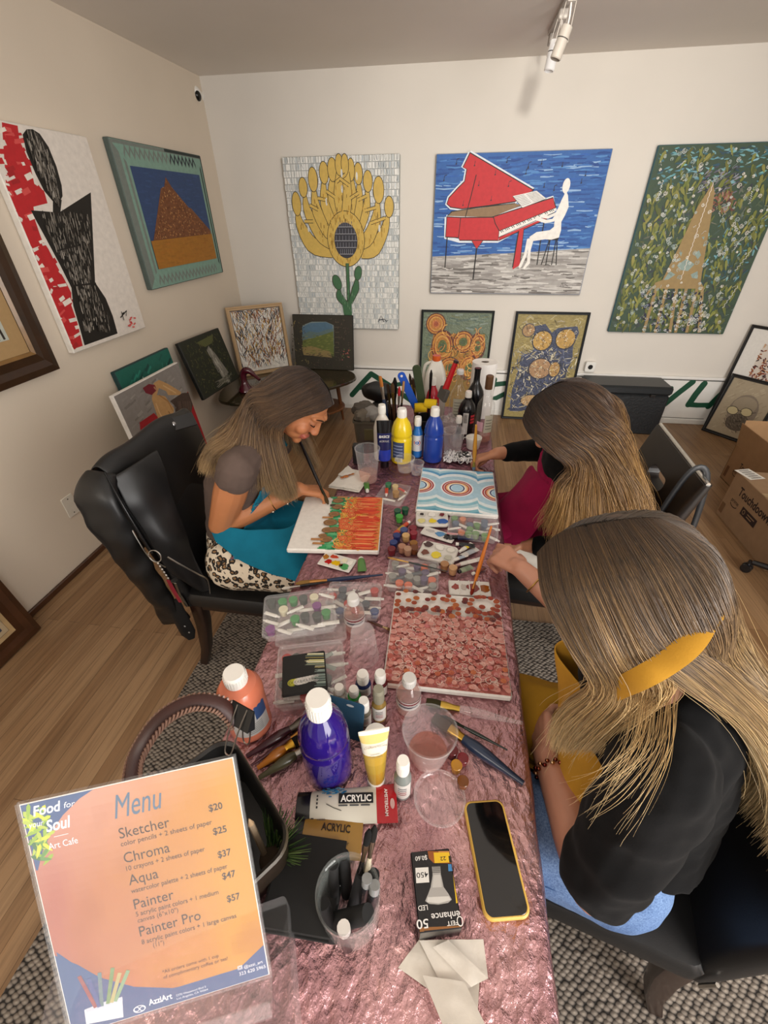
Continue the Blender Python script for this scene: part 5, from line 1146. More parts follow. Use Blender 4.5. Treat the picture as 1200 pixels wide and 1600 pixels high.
def p_pk(m, W, H, f):
    vy = .72; R0 = r
    m.poly([(.003, .003), (W - .003, .003), (W - .003, vy * H), (.003, vy * H)], '#c4756c')
    def dot(x, y, s, c, c2, glow=False):
        s *= .86; x, y = clampbox((x, y), W, H, s + .003); m.disc((x, y), s, s * .9, c, 0, 11)
        if glow: m.ring((x, y), s * .86, s * .76, s * .11, mix(c, c2, r.uniform(.35, .8)), *((lambda q: (q, q + r.uniform(1.5, 5)))(r.uniform(0, 6))), 0, 10)
        else: m.ring((x, y), s * .6, s * .5, s * .2, mix(c, c2, .4), 0, 4, 0, 8)
    for k in range(1150):
        x, y = r.uniform(0, W), r.uniform(0, vy * H); v = y / H; pale = math.exp(-((v - .5) / .16) ** 2)
        c = r.choice(['#bc6a60', '#cc7d73', '#b85a50', '#d08c80', '#c27070', '#ac564a', '#d9a095', '#d29184'] + (['#d9a098', '#dba69e'] if r.random() < pale else [])); dot(x, y, r.uniform(.006, .0095), c, r.choice(['#e6beb2', '#e9cfc2', '#d99c90', '#f0e2d4', '#c9746a']), r.random() < .45)
    for k in range(170):
        x, y = r.uniform(.02, W - .02), r.uniform(.04, .70) * H; s = r.uniform(.006, .009); a = r.uniform(0, 6); m.ring((x, y), s, s * .9, .0011, r.choice(['#f0dfd2', '#e9cabc', '#e3b8aa']), a, a + r.uniform(2, 5), 0, 10)
    for k in range(46): x, y = r.uniform(0, W), r.uniform(.45, .70) * H; dot(x, y, .0095, '#c98a80', '#f2e8dc', True)
    rows = [(.935, 10), (.865, 9), (.805, 12), (.755, 17), (.725, 15)]
    for v, n in rows:
        for k in range(n):
            x = W * (k + r.uniform(-.1, 1.0)) / n; 
            if v > .8 and r.random() < .25: continue
            dot(x, v * H + r.uniform(-.012, .012), r.uniform(.0085, .0105), r.choice(['#7a2418', '#8c2f1c', '#a04a22', '#6a1c18', '#93391f', '#b0602a', '#551a1c']), r.choice(['#b0603a', '#a04a2a', '#c27a4a']))
    for k in range(12): a = 2 * PI * k / 12; dot(W * .84 + .037 * math.cos(a), H * .865 + .03 * math.sin(a), .0092, r.choice(['#8c2f1c', '#a04a22', '#93391f']), '#b0603a')
    for k in range(12): x, y = r.uniform(0, W), r.uniform(.02, .25) * H; dot(x, y, .008, r.choice(['#b0553a', '#c0683e', '#a8483a']), '#d08a62')
PC = table_canvas('dotted pink and rust canvas, white at the top, before the blonde woman', (597, 1068), (801, 1090), (612, 921), p_pk)

# ------------------------------------------------------------------ palettes
def palette(label, BL, BR, TL, wells, h=.014, name='paint_palette'):
    a, b_, c = at(*BL, ZT + h), at(*BR, ZT + h), at(*TL, ZT + h); M = frame_M(a, b_ - a, c - a); W, H = (b_ - a).length, (c - a).length
    t = thing(name, label, 'palette', M=M); m = MB(); m.prism(rrect(W, H, min(W, H) * .18, 5, W / 2, H / 2), -h * .8, 0, '#dedbd4', .003)
    nx, ny = 3, 2
    for i in range(nx):
        for j in range(ny):
            cx, cy = W * (i + .5) / nx * .94 + W * .03, H * (j + .5) / ny * .92 + H * .04; rr = min(W / nx, H / ny) * .40
            m.lathe([(rr, .0002), (rr * 1.08, .0012), (rr * 1.0, .0010), (rr * .7, .0003), (.0005, .0002)], '#cfccc5', 18, o=(cx, cy, 0))
    m.build('tray', PLASTIC, t)
    for (i, j, col, s) in wells:
        cx, cy = W * (i + .5) / nx * .94 + W * .03, H * (j + .5) / ny * .92 + H * .04; rr = min(W / nx, H / ny) * .36 * s
        m = MB(); q = random.Random(int(i * 7 + j * 3 + len(label))); n = 14; P = [(cx + rr * (1 + .25 * q.uniform(-1, 1)) * math.cos(2 * PI * k / n), cy + rr * (1 + .25 * q.uniform(-1, 1)) * math.sin(2 * PI * k / n)) for k in range(n)]
        m.prism(P, .0005, .003, col, .001); m.build('paint_dab', WET, t)
    return t
palette('white six-well palette with blue, yellow and maroon paint below the blue canvas', (650, 820), (702, 821), (651, 798), [(0, 0, '#d9d08a', 1), (0, 1, '#1c1416', .55), (1, 0, '#e0c81e', .9), (1, 1, '#e6e4de', 1), (2, 0, '#1f5aa8', 1.2), (2, 1, '#6a1220', .7)])
palette('white six-well palette with brown and yellow paint in the middle of the table', (650, 868), (708, 882), (664, 843), [(0, 0, '#6a3018', .9), (0, 1, '#3a1414', 1), (1, 0, '#e2cc20', 1.1), (1, 1, '#e9e7e0', 1), (2, 0, '#b5b2a2', .8), (2, 1, '#dcd9d0', .9)])
def strip(label, BL, BR, TL, dabs, h=.008, grid=None):
    a, b_, c = at(*BL, ZT + h), at(*BR, ZT + h), at(*TL, ZT + h); M = frame_M(a, b_ - a, c - a); W, H = (b_ - a).length, (c - a).length
    t = thing('paint_tray', label, 'palette', M=M); m = MB(); m.prism(rrect(W, H, .004, 3, W / 2, H / 2), -h * .9, 0, '#dcd9d3', .002)
    if grid:
        for k in range(grid + 1): m.box((W * k / grid - .0012 if k else .001, .002, 0), (W * k / grid + .0012 if k < grid else W - .001, H - .002, .003), '#e3e0da')
    m.build('tray', PLASTIC, t)
    for u, v, rx, ry, col in dabs:
        m = MB(); q = random.Random(int(u * 997 + v * 131)); n = 12; P = [(u * W + rx * (1 + .3 * q.uniform(-1, 1)) * math.cos(2 * PI * k / n), v * H + ry * (1 + .3 * q.uniform(-1, 1)) * math.sin(2 * PI * k / n)) for k in range(n)]
        m.prism([(min(max(x, .002), W - .002), min(max(y, .002), H - .002)) for x, y in P], .0003, .0022, col, .0006); m.build('paint_dab', WET, t)
    return t
strip('small white tray of red and brown paint wells above the pink dotted canvas', (702, 928), (768, 931), (703, 906), [(.16, .5, .010, .012, '#8a2c1c'), (.36, .5, .008, .012, '#b3a8a0'), (.58, .5, .016, .016, '#7a1c14'), (.86, .5, .016, .014, '#8a4a12')], .010, 4)
strip('small white tray smeared with red, yellow and green below the orange canvas', (495, 880), (545, 894), (512, 862), [(.12, .6, .012, .010, '#a8702a'), (.32, .75, .014, .008, '#b8402a'), (.28, .3, .012, .010, '#b01c20'), (.5, .35, .014, .012, '#d8b21c'), (.68, .7, .012, .010, '#e6e0c4'), (.8, .25, .014, .012, '#4f9a5c'), (.68, .28, .006, .008, '#6a4424'), (.88, .6, .008, .012, '#e9e6de')], .006)
strip('white card palette with a blue swatch and black dabs between the two white palettes', (656, 832), (706, 848), (664, 821), [(.55, .55, .018, .012, '#4a86b8'), (.76, .6, .008, .010, '#1a1a1e'), (.78, .3, .010, .007, '#101014'), (.9, .5, .010, .010, '#1c1c22'), (.25, .55, .015, .006, '#b5b2b0')], .007)

# ------------------------------------------------------------------ tubes and pots
def tube_(label, cap_px, tail_px, w, body, cap='#e6e3dc', band_=None, z=None, group=None, txt=None, name='paint_tube', lift=0):
    zz = (ZT if z is None else z) + w * .32 + lift
    A, B = at(*cap_px, zz), at(*tail_px, zz); L = (B - A).length; M = frame_M(A, B - A, V((0, 0, 1)).cross(B - A)); t = thing(name, label, 'paint tube', M=M, group=group)
    n = 14; rings = []
    for s, a, c in ((.16, .36, .34), (.20, .42, .34), (.22, .44, .34), (.45, .47, .28), (.62, .48, .2), (.8, .5, .12), (.93, .51, .04), (1.0, .51, .03)):
        rings.append([(s * L, a * w * math.cos(2 * PI * j / n), max(-.31 * w, c * w * math.sin(2 * PI * j / n) - (.34 - c) * w * .5)) for j in range(n)])
    m = MB(); bc = band_ or body; m.loft(rings, [body, body, body, bc, bc, body, body]); m.build('body', PLASTIC, t)
    m = MB(Matrix.Rotation(PI / 2, 4, 'Y')); m.lathe([(w * .26, 0), (w * .30, .001), (w * .28, L * .165), (w * .2, L * .17)], cap, 14); m.build('cap', PLASTIC, t)
    if txt: m = MB(Matrix.Translation((0, 0, w * .36))); m.text(txt, L * .3, -w * .12, w * .28, '#e9e6e0' if sum(C(bc)) < .8 else '#2a2a30', L * .45); m.build('lettering', MATTE, t)
    return t
def pot(label, px, py, col, lid=None, s=.0135, z=None, group=None, lying=False, name='paint_pot'):
    P = b(px, py, z); t = thing(name, label, 'paint pot', P, 0, group); T = Matrix()
    if lying: T = Matrix.Translation((0, 0, s)) @ Matrix.Rotation(rnd.uniform(0, 6), 4, 'Z') @ Matrix.Rotation(PI / 2, 4, 'X') @ Matrix.Translation((0, 0, -s))
    m = MB(T); m.lathe([(s * .82, 0), (s * .88, .001), (s * .95, s * 1.5), (s * .9, s * 1.6)], col, 18); m.build('jar', PLASTIC, t)
    m = MB(T); m.lathe([(s * 1.0, s * 1.45), (s * 1.03, s * 1.5), (s * 1.03, s * 1.95), (s * .95, s * 2.05), (s * .6, s * 2.0), (.0004, s * 2.0)], lid or col, 18); m.build('lid', PLASTIC, t)
    return t
GP = 'loose paint pots in the middle of the table'
for px, py, c, lab in ((621, 806, '#14503a', 'dark green paint pot at the left of the green trio'), (633, 803, '#145038', 'dark green paint pot at the right of the green trio'), (624, 815, '#3f9a3c', 'bright grass-green paint pot in front of the dark green pair'),
                       (631, 836, '#3a4a7c', 'slate blue paint pot above the navy pots'), (620, 845, '#1f2f6c', 'navy paint pot left of the tan pot'), (615, 856, '#23356f', 'navy paint pot lowest of the blue cluster'), (634, 845, '#c9a26a', 'tan paint pot beside the navy pots'),
                       (645, 833, '#7a1e30', 'maroon paint pot upper of two beside the palette'), (646, 841, '#8a2434', 'maroon paint pot lower of two beside the palette'), (646, 857, '#8a5a1c', 'ochre paint pot left of the brown-paint palette'), (647, 864, '#6a3a1a', 'brown paint pot in front of the ochre pot'),
                       (628, 862, '#a87a62', 'dusty pink paint pot in the beige pair'), (637, 866, '#b08a70', 'beige paint pot right of the dusty pink pot'), (612, 866, '#6a1c24', 'dark red paint pot alone at the lower left of the cluster'),
                       (694, 890, '#a87a50', 'tan paint pot beside the lower palette corner'), (707, 896, '#c0966c', 'peach paint pot just right of the tan pot'),
                       (706, 1180, '#5a1418', 'deep red paint pot beside the rinse water cup'), (722, 1192, '#6a161c', 'dark red paint pot tucked behind the ochre pot'), (712, 1203, '#a8741c', 'golden ochre paint pot by the clear dish'), (722, 1228, '#6a3a10', 'brown paint pot nearest the phone')):
    pot(lab, px, py, c, None, .0125 if py < 1000 else .0105, None, GP)
tube_('red and gold paint tube with white cap above the navy pots', (640, 815), (618, 832), .018, '#c04a30', '#e6e0d8', '#b8923c')
tube_('small green paint tube with white cap beside the napkin', (574, 768), (572, 752), .022, '#4a8a3a', '#e6e3dc')
tube_('tiny green paint tube standing up below the orange canvas', (564, 872), (566, 891), .026, '#4f7a3c', '#d9d6ce')
for k, (a, c, w, col, cap, bd, lab, tx) in enumerate((((707, 840), (752, 838), .026, '#18213f', '#101016', '#1c2a55', 'large dark navy paint tube beside the closed tube box', None), ((712, 850), (742, 852), .020, '#16161c', '#e6e3dc', '#2a2a30', 'black paint tube below the navy tube', None),
        ((716, 872), (746, 856), .020, '#c9c7c4', '#3a3a3e', '#aeb3bb', 'silver paint tube with dark cap in the tube pile', None), ((718, 862), (738, 848), .016, '#dcd9d2', '#e9e6e0', '#d8c23a', 'white tube with yellow band in the tube pile', None),
        ((712, 884), (752, 872), .017, '#d9d5ce', '#cfa6a0', '#e9e6e0', 'white tube with pink cap in the tube pile', None), ((716, 894), (738, 884), .020, '#8f9a80', '#1e1e22', '#7d8a72', 'grey-green tube with dark cap in the tube pile', None),
        ((738, 897), (758, 885), .016, '#6a3a34', '#e0dcd4', '#7a443c', 'brown-red tube near the orange brush', None), ((705, 877), (730, 866), .014, '#e3dfd8', '#e3dfd8', '#a8b4c4', 'short white tube left of the silver one', None))):
    tube_(lab, a, c, w, col, cap, bd, None, 'paint tubes piled beside the right palette', tx, lift=.006 * (k % 2))

# ------------------------------------------------------------------ clear plastic boxes with their tubes and pots
def clear_box(label, BL, BR, TL, h, lid=True, contents=(), key=0, latch=True, nm=''):
    zt = ZT + h
    a, b_, c = at(*BL, zt), at(*BR, zt), at(*TL, zt); M = frame_M(a, b_ - a, c - a); W, H = (b_ - a).length, (c - a).length
    t = thing('clear_plastic_box', label, 'plastic box', M=M); g = .0014
    o1, o2 = rrect(W, H, .010, 4, W / 2, H / 2), rrect(W - 2 * g, H - 2 * g, .009, 4, W / 2, H / 2)
    s_ = lambda o, k: [(W / 2 + (x - W / 2) * k, H / 2 + (y - H / 2) * k) for x, y in o]
    m = MB(); hb = h * (.72 if lid else 1)
    m.loft([[(x, y, -h) for x, y in s_(o1, .94)], [(x, y, -h + hb - .003) for x, y in o1], [(x, y, -h + hb - .003) for x, y in s_(o1, 1.03)], [(x, y, -h + hb) for x, y in s_(o1, 1.03)], [(x, y, -h + hb) for x, y in o2], [(x, y, -h + .0015) for x, y in s_(o2, .94)]], '#fff'); m.build('tray', MILKY, t)
    if lid:
        m = MB(); m.loft([[(x, y, -h + hb + .0005) for x, y in s_(o1, 1.03)], [(x, y, -.005) for x, y in s_(o1, 1.02)], [(x, y, 0) for x, y in s_(o1, .985)], [(x, y, -.0006) for x, y in s_(o1, .95)], [(x, y, -.003) for x, y in s_(o1, .93)]], '#fff', caps=(False, True)); m.build('lid', MILKY, t)
        if latch: m = MB(); m.box((W * .40, -.006, -h * .55), (W * .6, .001, -h * .1), '#ddd', .002); m.build('latch', MILKY, t)
    r = random.Random(key); Mz = M
    for k, (u, v, kind, col, sz, ang, layer) in enumerate(contents):
        P = M @ V((u * W, v * H, -h + .003 + layer)); lab, grp = kind[1], 'paints inside the ' + nm
        if kind[0] == 'tube':
            L = sz; tt = thing('paint_tube', lab, 'paint tube', M=M @ Matrix.Translation((u * W, v * H, -h + .0085 + layer)) @ Matrix.Rotation(ang, 4, 'Z'), group=grp); n = 12; w = L * .24
            m = MB(); m.loft([[(x * L - L / 2, yy * w * math.cos(2 * PI * j / n), zz * w * math.sin(2 * PI * j / n)) for j in range(n)] for x, yy, zz in ((.17, .36, .32), (.22, .46, .32), (.6, .48, .2), (1, .5, .03))], [mix(col, '#ffffff', .5), col, col]); m.build('body', PLASTIC, tt)
            m = MB(Matrix.Translation((-L / 2, 0, 0)) @ Matrix.Rotation(PI / 2, 4, 'Y')); m.lathe([(w * .26, 0), (w * .28, L * .17)], kind[2] if len(kind) > 2 else '#dedbd4', 12); m.build('cap', PLASTIC, tt)
        else:
            s = sz; tt = thing('paint_pot', lab, 'paint pot', P, 0, grp); m = MB(); m.lathe([(s * .85, 0), (s * .95, s * 1.3), (s * 1.02, s * 1.32), (s * 1.02, s * 1.7), (s * .9, s * 1.8), (.0004, s * 1.76)], col, 16); m.build('jar', PLASTIC, tt)
    return t, M, W, H
def fill(key, spec, nm, n=11, h=.03):
    """spec: list of (kind, colour, count, phrase); scattered in two rows without overlap"""
    r = random.Random(key); out = []; slots = [(i, j) for j in range(4) for i in range(6)]; r.shuffle(slots)
    for kind, col, cnt, phrase, cap in spec:
        for q in range(cnt * 2):
            if not slots: break
            i, j = slots.pop(); u, v = .11 + .156 * i + r.uniform(-.02, .02), .15 + .233 * j + r.uniform(-.03, .03)
            out.append((u, v, (kind, phrase + ' inside the ' + nm, cap), col, (.046 + r.uniform(-.006, .008)) if kind == 'tube' else .0115, r.choice([0, .4, -.5, PI, PI + .4, 2.6]), r.uniform(0, .012 if kind == 'tube' else .004)))
    return out
nm = 'closed clear box below the blue canvas'
clear_box('closed clear plastic paint box touching the lower edge of the blue canvas', (700, 828), (778, 838), (706, 800), .036, True, fill(1, [('pot', '#5f8a4a', 3, 'moss green paint pot', 0), ('pot', '#4a5a72', 2, 'slate paint pot', 0), ('pot', '#c9744a', 1, 'orange paint pot', 0), ('tube', '#d98a90', 1, 'pink paint tube', '#d8707a'), ('tube', '#d9d6cf', 4, 'white paint tube', '#dedbd4'), ('pot', '#7a4a50', 2, 'plum paint pot', 0)], nm), 1, nm=nm)
nm = 'clear box in the middle of the table'
clear_box('closed clear plastic box with a dark brush lying across it, mid-table', (602, 910), (684, 917), (607, 869), .038, True, fill(2, [('pot', '#d2643c', 2, 'orange paint pot', 0), ('pot', '#8a8a84', 3, 'grey paint pot', 0), ('pot', '#5a4a6c', 2, 'purple paint pot', 0), ('tube', '#dedbd3', 4, 'white labelled paint tube', '#dedbd4'), ('tube', '#4a5058', 2, 'dark paint tube', '#c9c6c0')], nm), 2, nm=nm)
nm = 'clear box behind the labelled water bottle'
clear_box('clear plastic box of mixed tubes behind the labelled water bottle', (505, 955), (592, 958), (508, 908), .038, True, fill(3, [('tube', '#e0ddd5', 5, 'white paint tube', '#dedbd4'), ('pot', '#b83a30', 2, 'red paint pot', 0), ('pot', '#4a5058', 2, 'charcoal paint pot', 0), ('pot', '#3a4a78', 1, 'blue paint pot', 0), ('tube', '#5a3a3c', 3, 'maroon paint tube', '#dedbd4')], nm), 3, nm=nm)
nm = 'raised clear box at the left table edge'
tb = clear_box('lower clear box underneath the raised one at the left table edge', (430, 1006), (540, 995), (445, 943), .030, True, (), 4, False, nm=nm)
z0 = ZT; ZT = ZT + .031
BB = clear_box('upper clear box full of white tubes and green pots at the left table edge', (409, 992), (525, 975), (423, 930), .034, True, fill(5, [('pot', '#3f8a4a', 2, 'green paint pot', 0), ('pot', '#7a3a7c', 1, 'violet paint pot', 0), ('tube', '#e6e3db', 6, 'white paint tube', '#e6e3dc'), ('pot', '#3f4440', 2, 'dark grey paint pot', 0), ('pot', '#d9d2b4', 2, 'cream paint pot', 0)], nm), 5, nm=nm)
ZT = z0
nm = 'clear box under the small black canvas'
CB = clear_box('clear box carrying the small black canvas, nearest of the paint boxes', (428, 1100), (540, 1085), (432, 1010), .040, True, fill(6, [('pot', '#c23a34', 1, 'red paint pot', 0), ('tube', '#dedad2', 6, 'white paint tube', '#dedbd4'), ('pot', '#5f6460', 2, 'grey paint pot', 0), ('tube', '#9aa49a', 2, 'pale green paint tube', '#dedbd4')], nm), 6, nm=nm)
nm = 'open clear tray beside the napkin'
clear_box('open clear tray of red and tan tubes beside the stained napkin', (586, 778), (626, 786), (600, 752), .022, False, [(.2, .55, ('tube', 'red-orange paint tube inside the open clear tray beside the napkin', '#e6e3dc'), '#c8442a', .055, 1.9, .004), (.45, .2, ('tube', 'white paint tube along the front of the open clear tray', '#e6e3dc'), '#e3dfd6', .05, 0, 0), (.6, .5, ('pot', 'tan paint pot in the open clear tray', 0), '#a8845a', .013, 0, 0), (.75, .8, ('tube', 'pink-red paint tube at the back of the open clear tray', '#d9d5ce'), '#d2605a', .045, 2.6, .004), (.85, .45, ('tube', 'white paint tube at the right end of the open clear tray', '#e6e3dc'), '#dedad2', .045, 1.3, 0), (.42, .85, ('pot', 'cream paint pot at the back of the open clear tray', 0), '#cdb98c', .012, 0, 0), (.12, .9, ('pot', 'green paint pot at the back corner of the open clear tray', 0), '#3f7a55', .012, 0, 0)], 7, nm=nm)
# small black canvas on the near box
a, b_, c = at(440, 1089, ZT + .048), at(512, 1077, ZT + .048), at(440, 1025, ZT + .048)
M = frame_M(a, b_ - a, c - a); W, H = (b_ - a).length, (c - a).length; f = px2loc(M, (390, 880), 5.217); r = random.Random(47)
m = canvas_mb(W, H, .007, '#141414', '#121211')
for k in range(60):
    y = r.uniform(720, 1010); x0 = (450 if y < 830 else 520) + r.uniform(0, 40); g = y > 850; m.stroke([clampbox(f(x0, y), W, H, .003), clampbox(f(628, y - 6), W, H, .003)], r.uniform(.0012, .003), r.choice(['#d9d3a0', '#c9c27a', '#8a9478', '#e6e2c8', '#6f7d72', '#a89a5a'] if not g else ['#6a7d78', '#3a4644', '#9fb0a8', '#2a302e', '#8a9a90']), taper=True)
for k in range(9):
    q = clampbox(f(350 + k * 24, 975 - k * 5), W, H, .012); col = '#c9c83c' if k < 2 else r.choice(['#e9e6e0', '#dcd9d4', '#a8a8a4'])
    for s in (.010, .0075, .005): m.ring(q, s, s * .8, .0014, col, r.uniform(0, 1), r.uniform(4, 6), 0, 12)
o = tag(m.build('table_canvas', PAINT), 'small black canvas with pale swirls lying on the nearest clear paint box', 'painting'); o.matrix_world = M
# loose brushes on the table
Zb = ZT + .006
def lying(label, A, B, r, bristle, fer, handle, z=Zb, **k): return brush(label, at(*A, z), at(*B, z), r, bristle, fer, handle, k.pop('flat', .6), **k)
lying('thick blue-handled brush lying behind the clear boxes', (462, 912), (598, 898), .007, '#8a6a3c', '#c08a50', '#1c2c4c', flat=1.)
lying('slim black brush overhanging the table edge below the blue-handled brush', (440, 920), (520, 908), .0045, '#c9c4ba', '#b9b4ac', '#17161a', flat=1.)
lying('thin dark brush lying on the lid of the mid-table clear box', (606, 871), (700, 893), .003, '#b58a50', '#c9a05a', '#1e2826', z=ZT + .043, flat=1.)
lying('small brush with brown tip left of the dotted canvas', (612, 985), (574, 970), .004, '#6a4a30', '#b9a27a', '#4a2a1c', flat=1.)
lying('long flat brush with clear acrylic handle below the dotted canvas', (666, 1096), (816, 1130), .0095, '#3a3620', '#c9a64e', '#e6e3e0', clear=True, flat=.45)
lying('big flat brush with dark blue handle behind the water cup', (678, 1120), (818, 1224), .013, '#3c2e24', '#b08a3c', '#222e44', flat=.5, flen=.16, blen=.2)
lying('slim black-green brush lying beside the big blue-handled brush', (690, 1118), (793, 1172), .004, '#1c1a18', '#23261f', '#142019', flat=1., z=Zb + .004)
lying('dark wide-bristled brush furthest of those under the binder clip', (488, 1118), (385, 1182), .011, '#211e1c', '#6a655e', '#3c1c22', flat=.5)
lying('maroon-handled brush with golden ferrule in the left pile', (486, 1132), (392, 1196), .006, '#3a2620', '#a8763c', '#4a1c24', flat=1.)
lying('orange-bristled flat brush with gold ferrule in the left pile', (468, 1154), (402, 1200), .011, '#1c1816', '#d0a03c', '#a8641c', flat=.5)
lying('green-grey painted brush with silver ferrule nearest in the left pile', (492, 1160), (404, 1216), .011, '#b9b5ac', '#a8a59e', '#4a4630', flat=.6)

# ------------------------------------------------------------------ near bottles
P, H, R = place(403, 1158, 1050, 66)
def lab_o(m, R, H, a0):
    fn = lambda x, y: (R * 1.008 * math.cos(a0 + x / R), R * 1.008 * math.sin(a0 + x / R), y)
    band(m, R * 1.004, H * .14, H * .62, a0 - .9, a0 + .9, '#b9b7b2'); band(m, R * 1.006, H * .38, H * .62, a0 + .25, a0 + .9, '#2f4a78'); band(m, R * 1.006, H * .5, H * .62, a0 - .9, a0 - .5, '#2f4a78')
    for k in range(6): band(m, R * 1.008, H * (.18 + .03 * k), H * (.188 + .03 * k), a0 - .3, a0 + .5, '#5a5a5c', 6)
bottle('big coral-orange paint bottle with white cap at the left table edge', P, H, R, [(.86, 0), (.98, .02), (1, .06), (1, .66), (1.02, .74), (.98, .84), (.80, .93), (.5, .97), (.46, 1)], '#d67a5c', PLASTIC, True, .5, .15, lab=lab_o)
P, H, R = place(522, 1238, 1090, 76)
bottle('large glossy purple paint bottle with white cap in the foreground', P, H, R, TEMPERA, '#26146e', PM('purple_plastic', .08, coat=.5), True, .46, .17)
P, H, R = place(628, 1252, 1188, 27)
def lab_s(m, R, H, a0): band(m, R * 1.01, H * .08, H * .5, a0 - 1.1, a0 + 1.1, '#c9c6c0'); [band(m, R * 1.02, H * (.2 + .06 * k), H * (.225 + .06 * k), a0 - .5, a0 + .5, '#8a3038' if k < 2 else '#55555a', 6) for k in range(4)]
bottle('small grey craft paint bottle with white cap right of the paint tubes', P, H, R, SMALLB, '#7d8480', PLASTIC, True, .72, .30, lab=lab_s)
for px, bot, top, w, body, cap, lab in ((569, 1092, 1052, 25, '#1f2a52', '#ece9e2', 'small navy craft bottle with white cap behind the others'), (595, 1090, 1051, 23, '#5a1c24', '#ece9e2', 'small maroon craft bottle with white cap at the back right'), (593, 1130, 1076, 23, '#8a7038', '#8d8a78', 'small gold craft bottle with grey-gold cap'),
                                        (571, 1138, 1094, 22, '#7a7466', '#ece9e2', 'small taupe craft bottle with white cap in the cluster'), (555, 1106, 1076, 21, '#2f8a3c', '#ece9e2', 'small green craft bottle with white cap behind the teal card'), (533, 1100, 1073, 21, '#7a6a58', '#ece9e2', 'small craft bottle with black-dotted white cap at the left')):
    P, H, R = place(px, bot, top, w); bottle(lab, P, H, R, SMALLB, body, PLASTIC, True, .74, .38, cap, lab=lab_s)
def lab_wb(m, R, H, a0): band(m, R * 1.01, H * .26, H * .50, a0 - 1.4, a0 + 1.4, '#c9c4c0'); band(m, R * 1.02, H * .42, H * .47, a0 - 1.2, a0 + 1.2, '#7a3038', 8); band(m, R * 1.02, H * .33, H * .38, a0 - .8, a0 + .8, '#4a4a58', 6)
P, H, R = place(556, 992, 932, 33); bottle('little clear water bottle with label behind the upturned cup', P, H, R, WATERB, '#e6ecec', CLEARP, True, .55, .18, '#d8d6d2', lab=lab_wb, name='water_bottle', liquid=('#d9b0b4', .5, WATER))
P, H, R = place(637, 1122, 1058, 39); bottle('little clear water bottle with label beside the rinse water cup', P, H, R, WATERB, '#e6ecec', CLEARP, True, .55, .18, '#d2d0cc', lab=lab_wb, name='water_bottle', liquid=('#d9b0b4', .5, WATER))
# round white tub lid
P = b(588, 1168); t = thing('plastic_jar', 'white round-lidded jar behind the gold metallic paint tube', 'jar', P); R = .022
m = MB(); m.lathe([(R * .9, 0), (R, .003), (R, .04)], '#c9c0b0', 24); m.build('body', PLASTIC, t); m = MB(); m.lathe([(R * 1.05, .036), (R * 1.06, .05), (R * .98, .054), (.001, .0545)], '#dedad2', 26); m.build('lid', PLASTIC, t)
# teal blister card behind the purple bottle
q = b(537, 1150); t = thing('package_card', 'teal and green packaging card standing behind the purple bottle', 'package', q, -.15)
m = MB(frame_M((0, 0, 0), (1, 0, 0), (0, .25, 1))); m.prism(rrect(.082, .098, .008, 4, 0, .049), -.0015, .0015, '#1f4a66', .0004); m.poly([(-.02, .004), (.038, .004), (.038, .05), (.0, .04)], '#2f7a5c'); 
m.lay = .002; m.disc((.012, .088), .008, .003, '#c9cdd0'); m.build('card', PAPER, t)
# gold metallic squeeze tube standing on its cap
P = b(588, 1222); H_ = up_z(P, 1140); t = thing('paint_tube', 'cream and gold metallic paint tube standing on its cap beside the purple bottle', 'paint tube', P, face_angle(P) + PI / 2 + .1); n = 20
rings = [[(a * math.cos(2 * PI * j / n), c * math.sin(2 * PI * j / n), z * H_) for j in range(n)] for a, c, z in ((.0155, .0155, .12), (.0165, .0165, .14), (.019, .016, .35), (.0205, .0145, .50), (.022, .012, .66), (.0235, .008, .84), (.0255, .002, .94), (.0258, .0012, 1.0))]
m = MB(); m.loft(rings, ['#a8842c', '#a8842c', '#a88a30', '#b39236', '#e0dac8', '#d9c27a', '#e9e5da']); m.build('body', PLASTIC, t)
m = MB(); m.lathe([(.0165, 0), (.0175, .002), (.0168, H_ * .13), (.001, H_ * .135)], '#e3dfd6', 20); m.build('cap', PLASTIC, t)
m = MB(frame_M((0, -.0125, H_ * .70), (1, 0, 0), (0, .09, 1))); m.text('Crafters', -.019, H_ * .10, .0085, '#6a3a14', .021, 'L', .3); m.text('SQUARE', .003, H_ * .105, .006, '#4a3a24', .017); m.text('metallic', 0, -.002, .0055, '#6a6a60', .018, 'C'); m.text('acrylic paint', 0, -.010, .0055, '#6a6a60', .024, 'C')
m.build('lettering', MATTE, t)

# ------------------------------------------------------------------ the two big acrylic tubes
def big_tube(label, A, B, w, cap, body, tail, deco, z=0):
    zz = ZT + z; a, c = at(*A, zz + .016), at(*B, zz + .016); L = (c - a).length; M = frame_M(a, c - a, V((0, 0, 1)).cross(c - a)); t = thing('paint_tube', label, 'paint tube', M=M); n = 22
    def ring(x, yy, z1): return [(x * L, yy * w * math.cos(2 * PI * j / n), z1 * math.sin(2 * PI * j / n)) for j in range(n)]
    m = MB(); m.loft([ring(.14, .40, .0155), ring(.16, .43, .0155), ring(.4, .46, .014), ring(.7, .49, .009), ring(.80, .50, .006)], body, caps=(True, False)); m.build('body', PLASTIC, t)
    m = MB(); m.loft([ring(.795, .502, .0064), ring(.9, .51, .004), ring(1.0, .515, .0025)], tail); m.build('tail_panel', PLASTIC, t)
    m = MB(); m.loft([ring(0, .40, .0148), ring(.005, .43, .0155), ring(.135, .43, .0155), ring(.14, .40, .015)], cap); m.build('cap', PLASTIC, t)
    m = MB(); deco(m, L, w); m.build('lettering', MATTE, t); return t
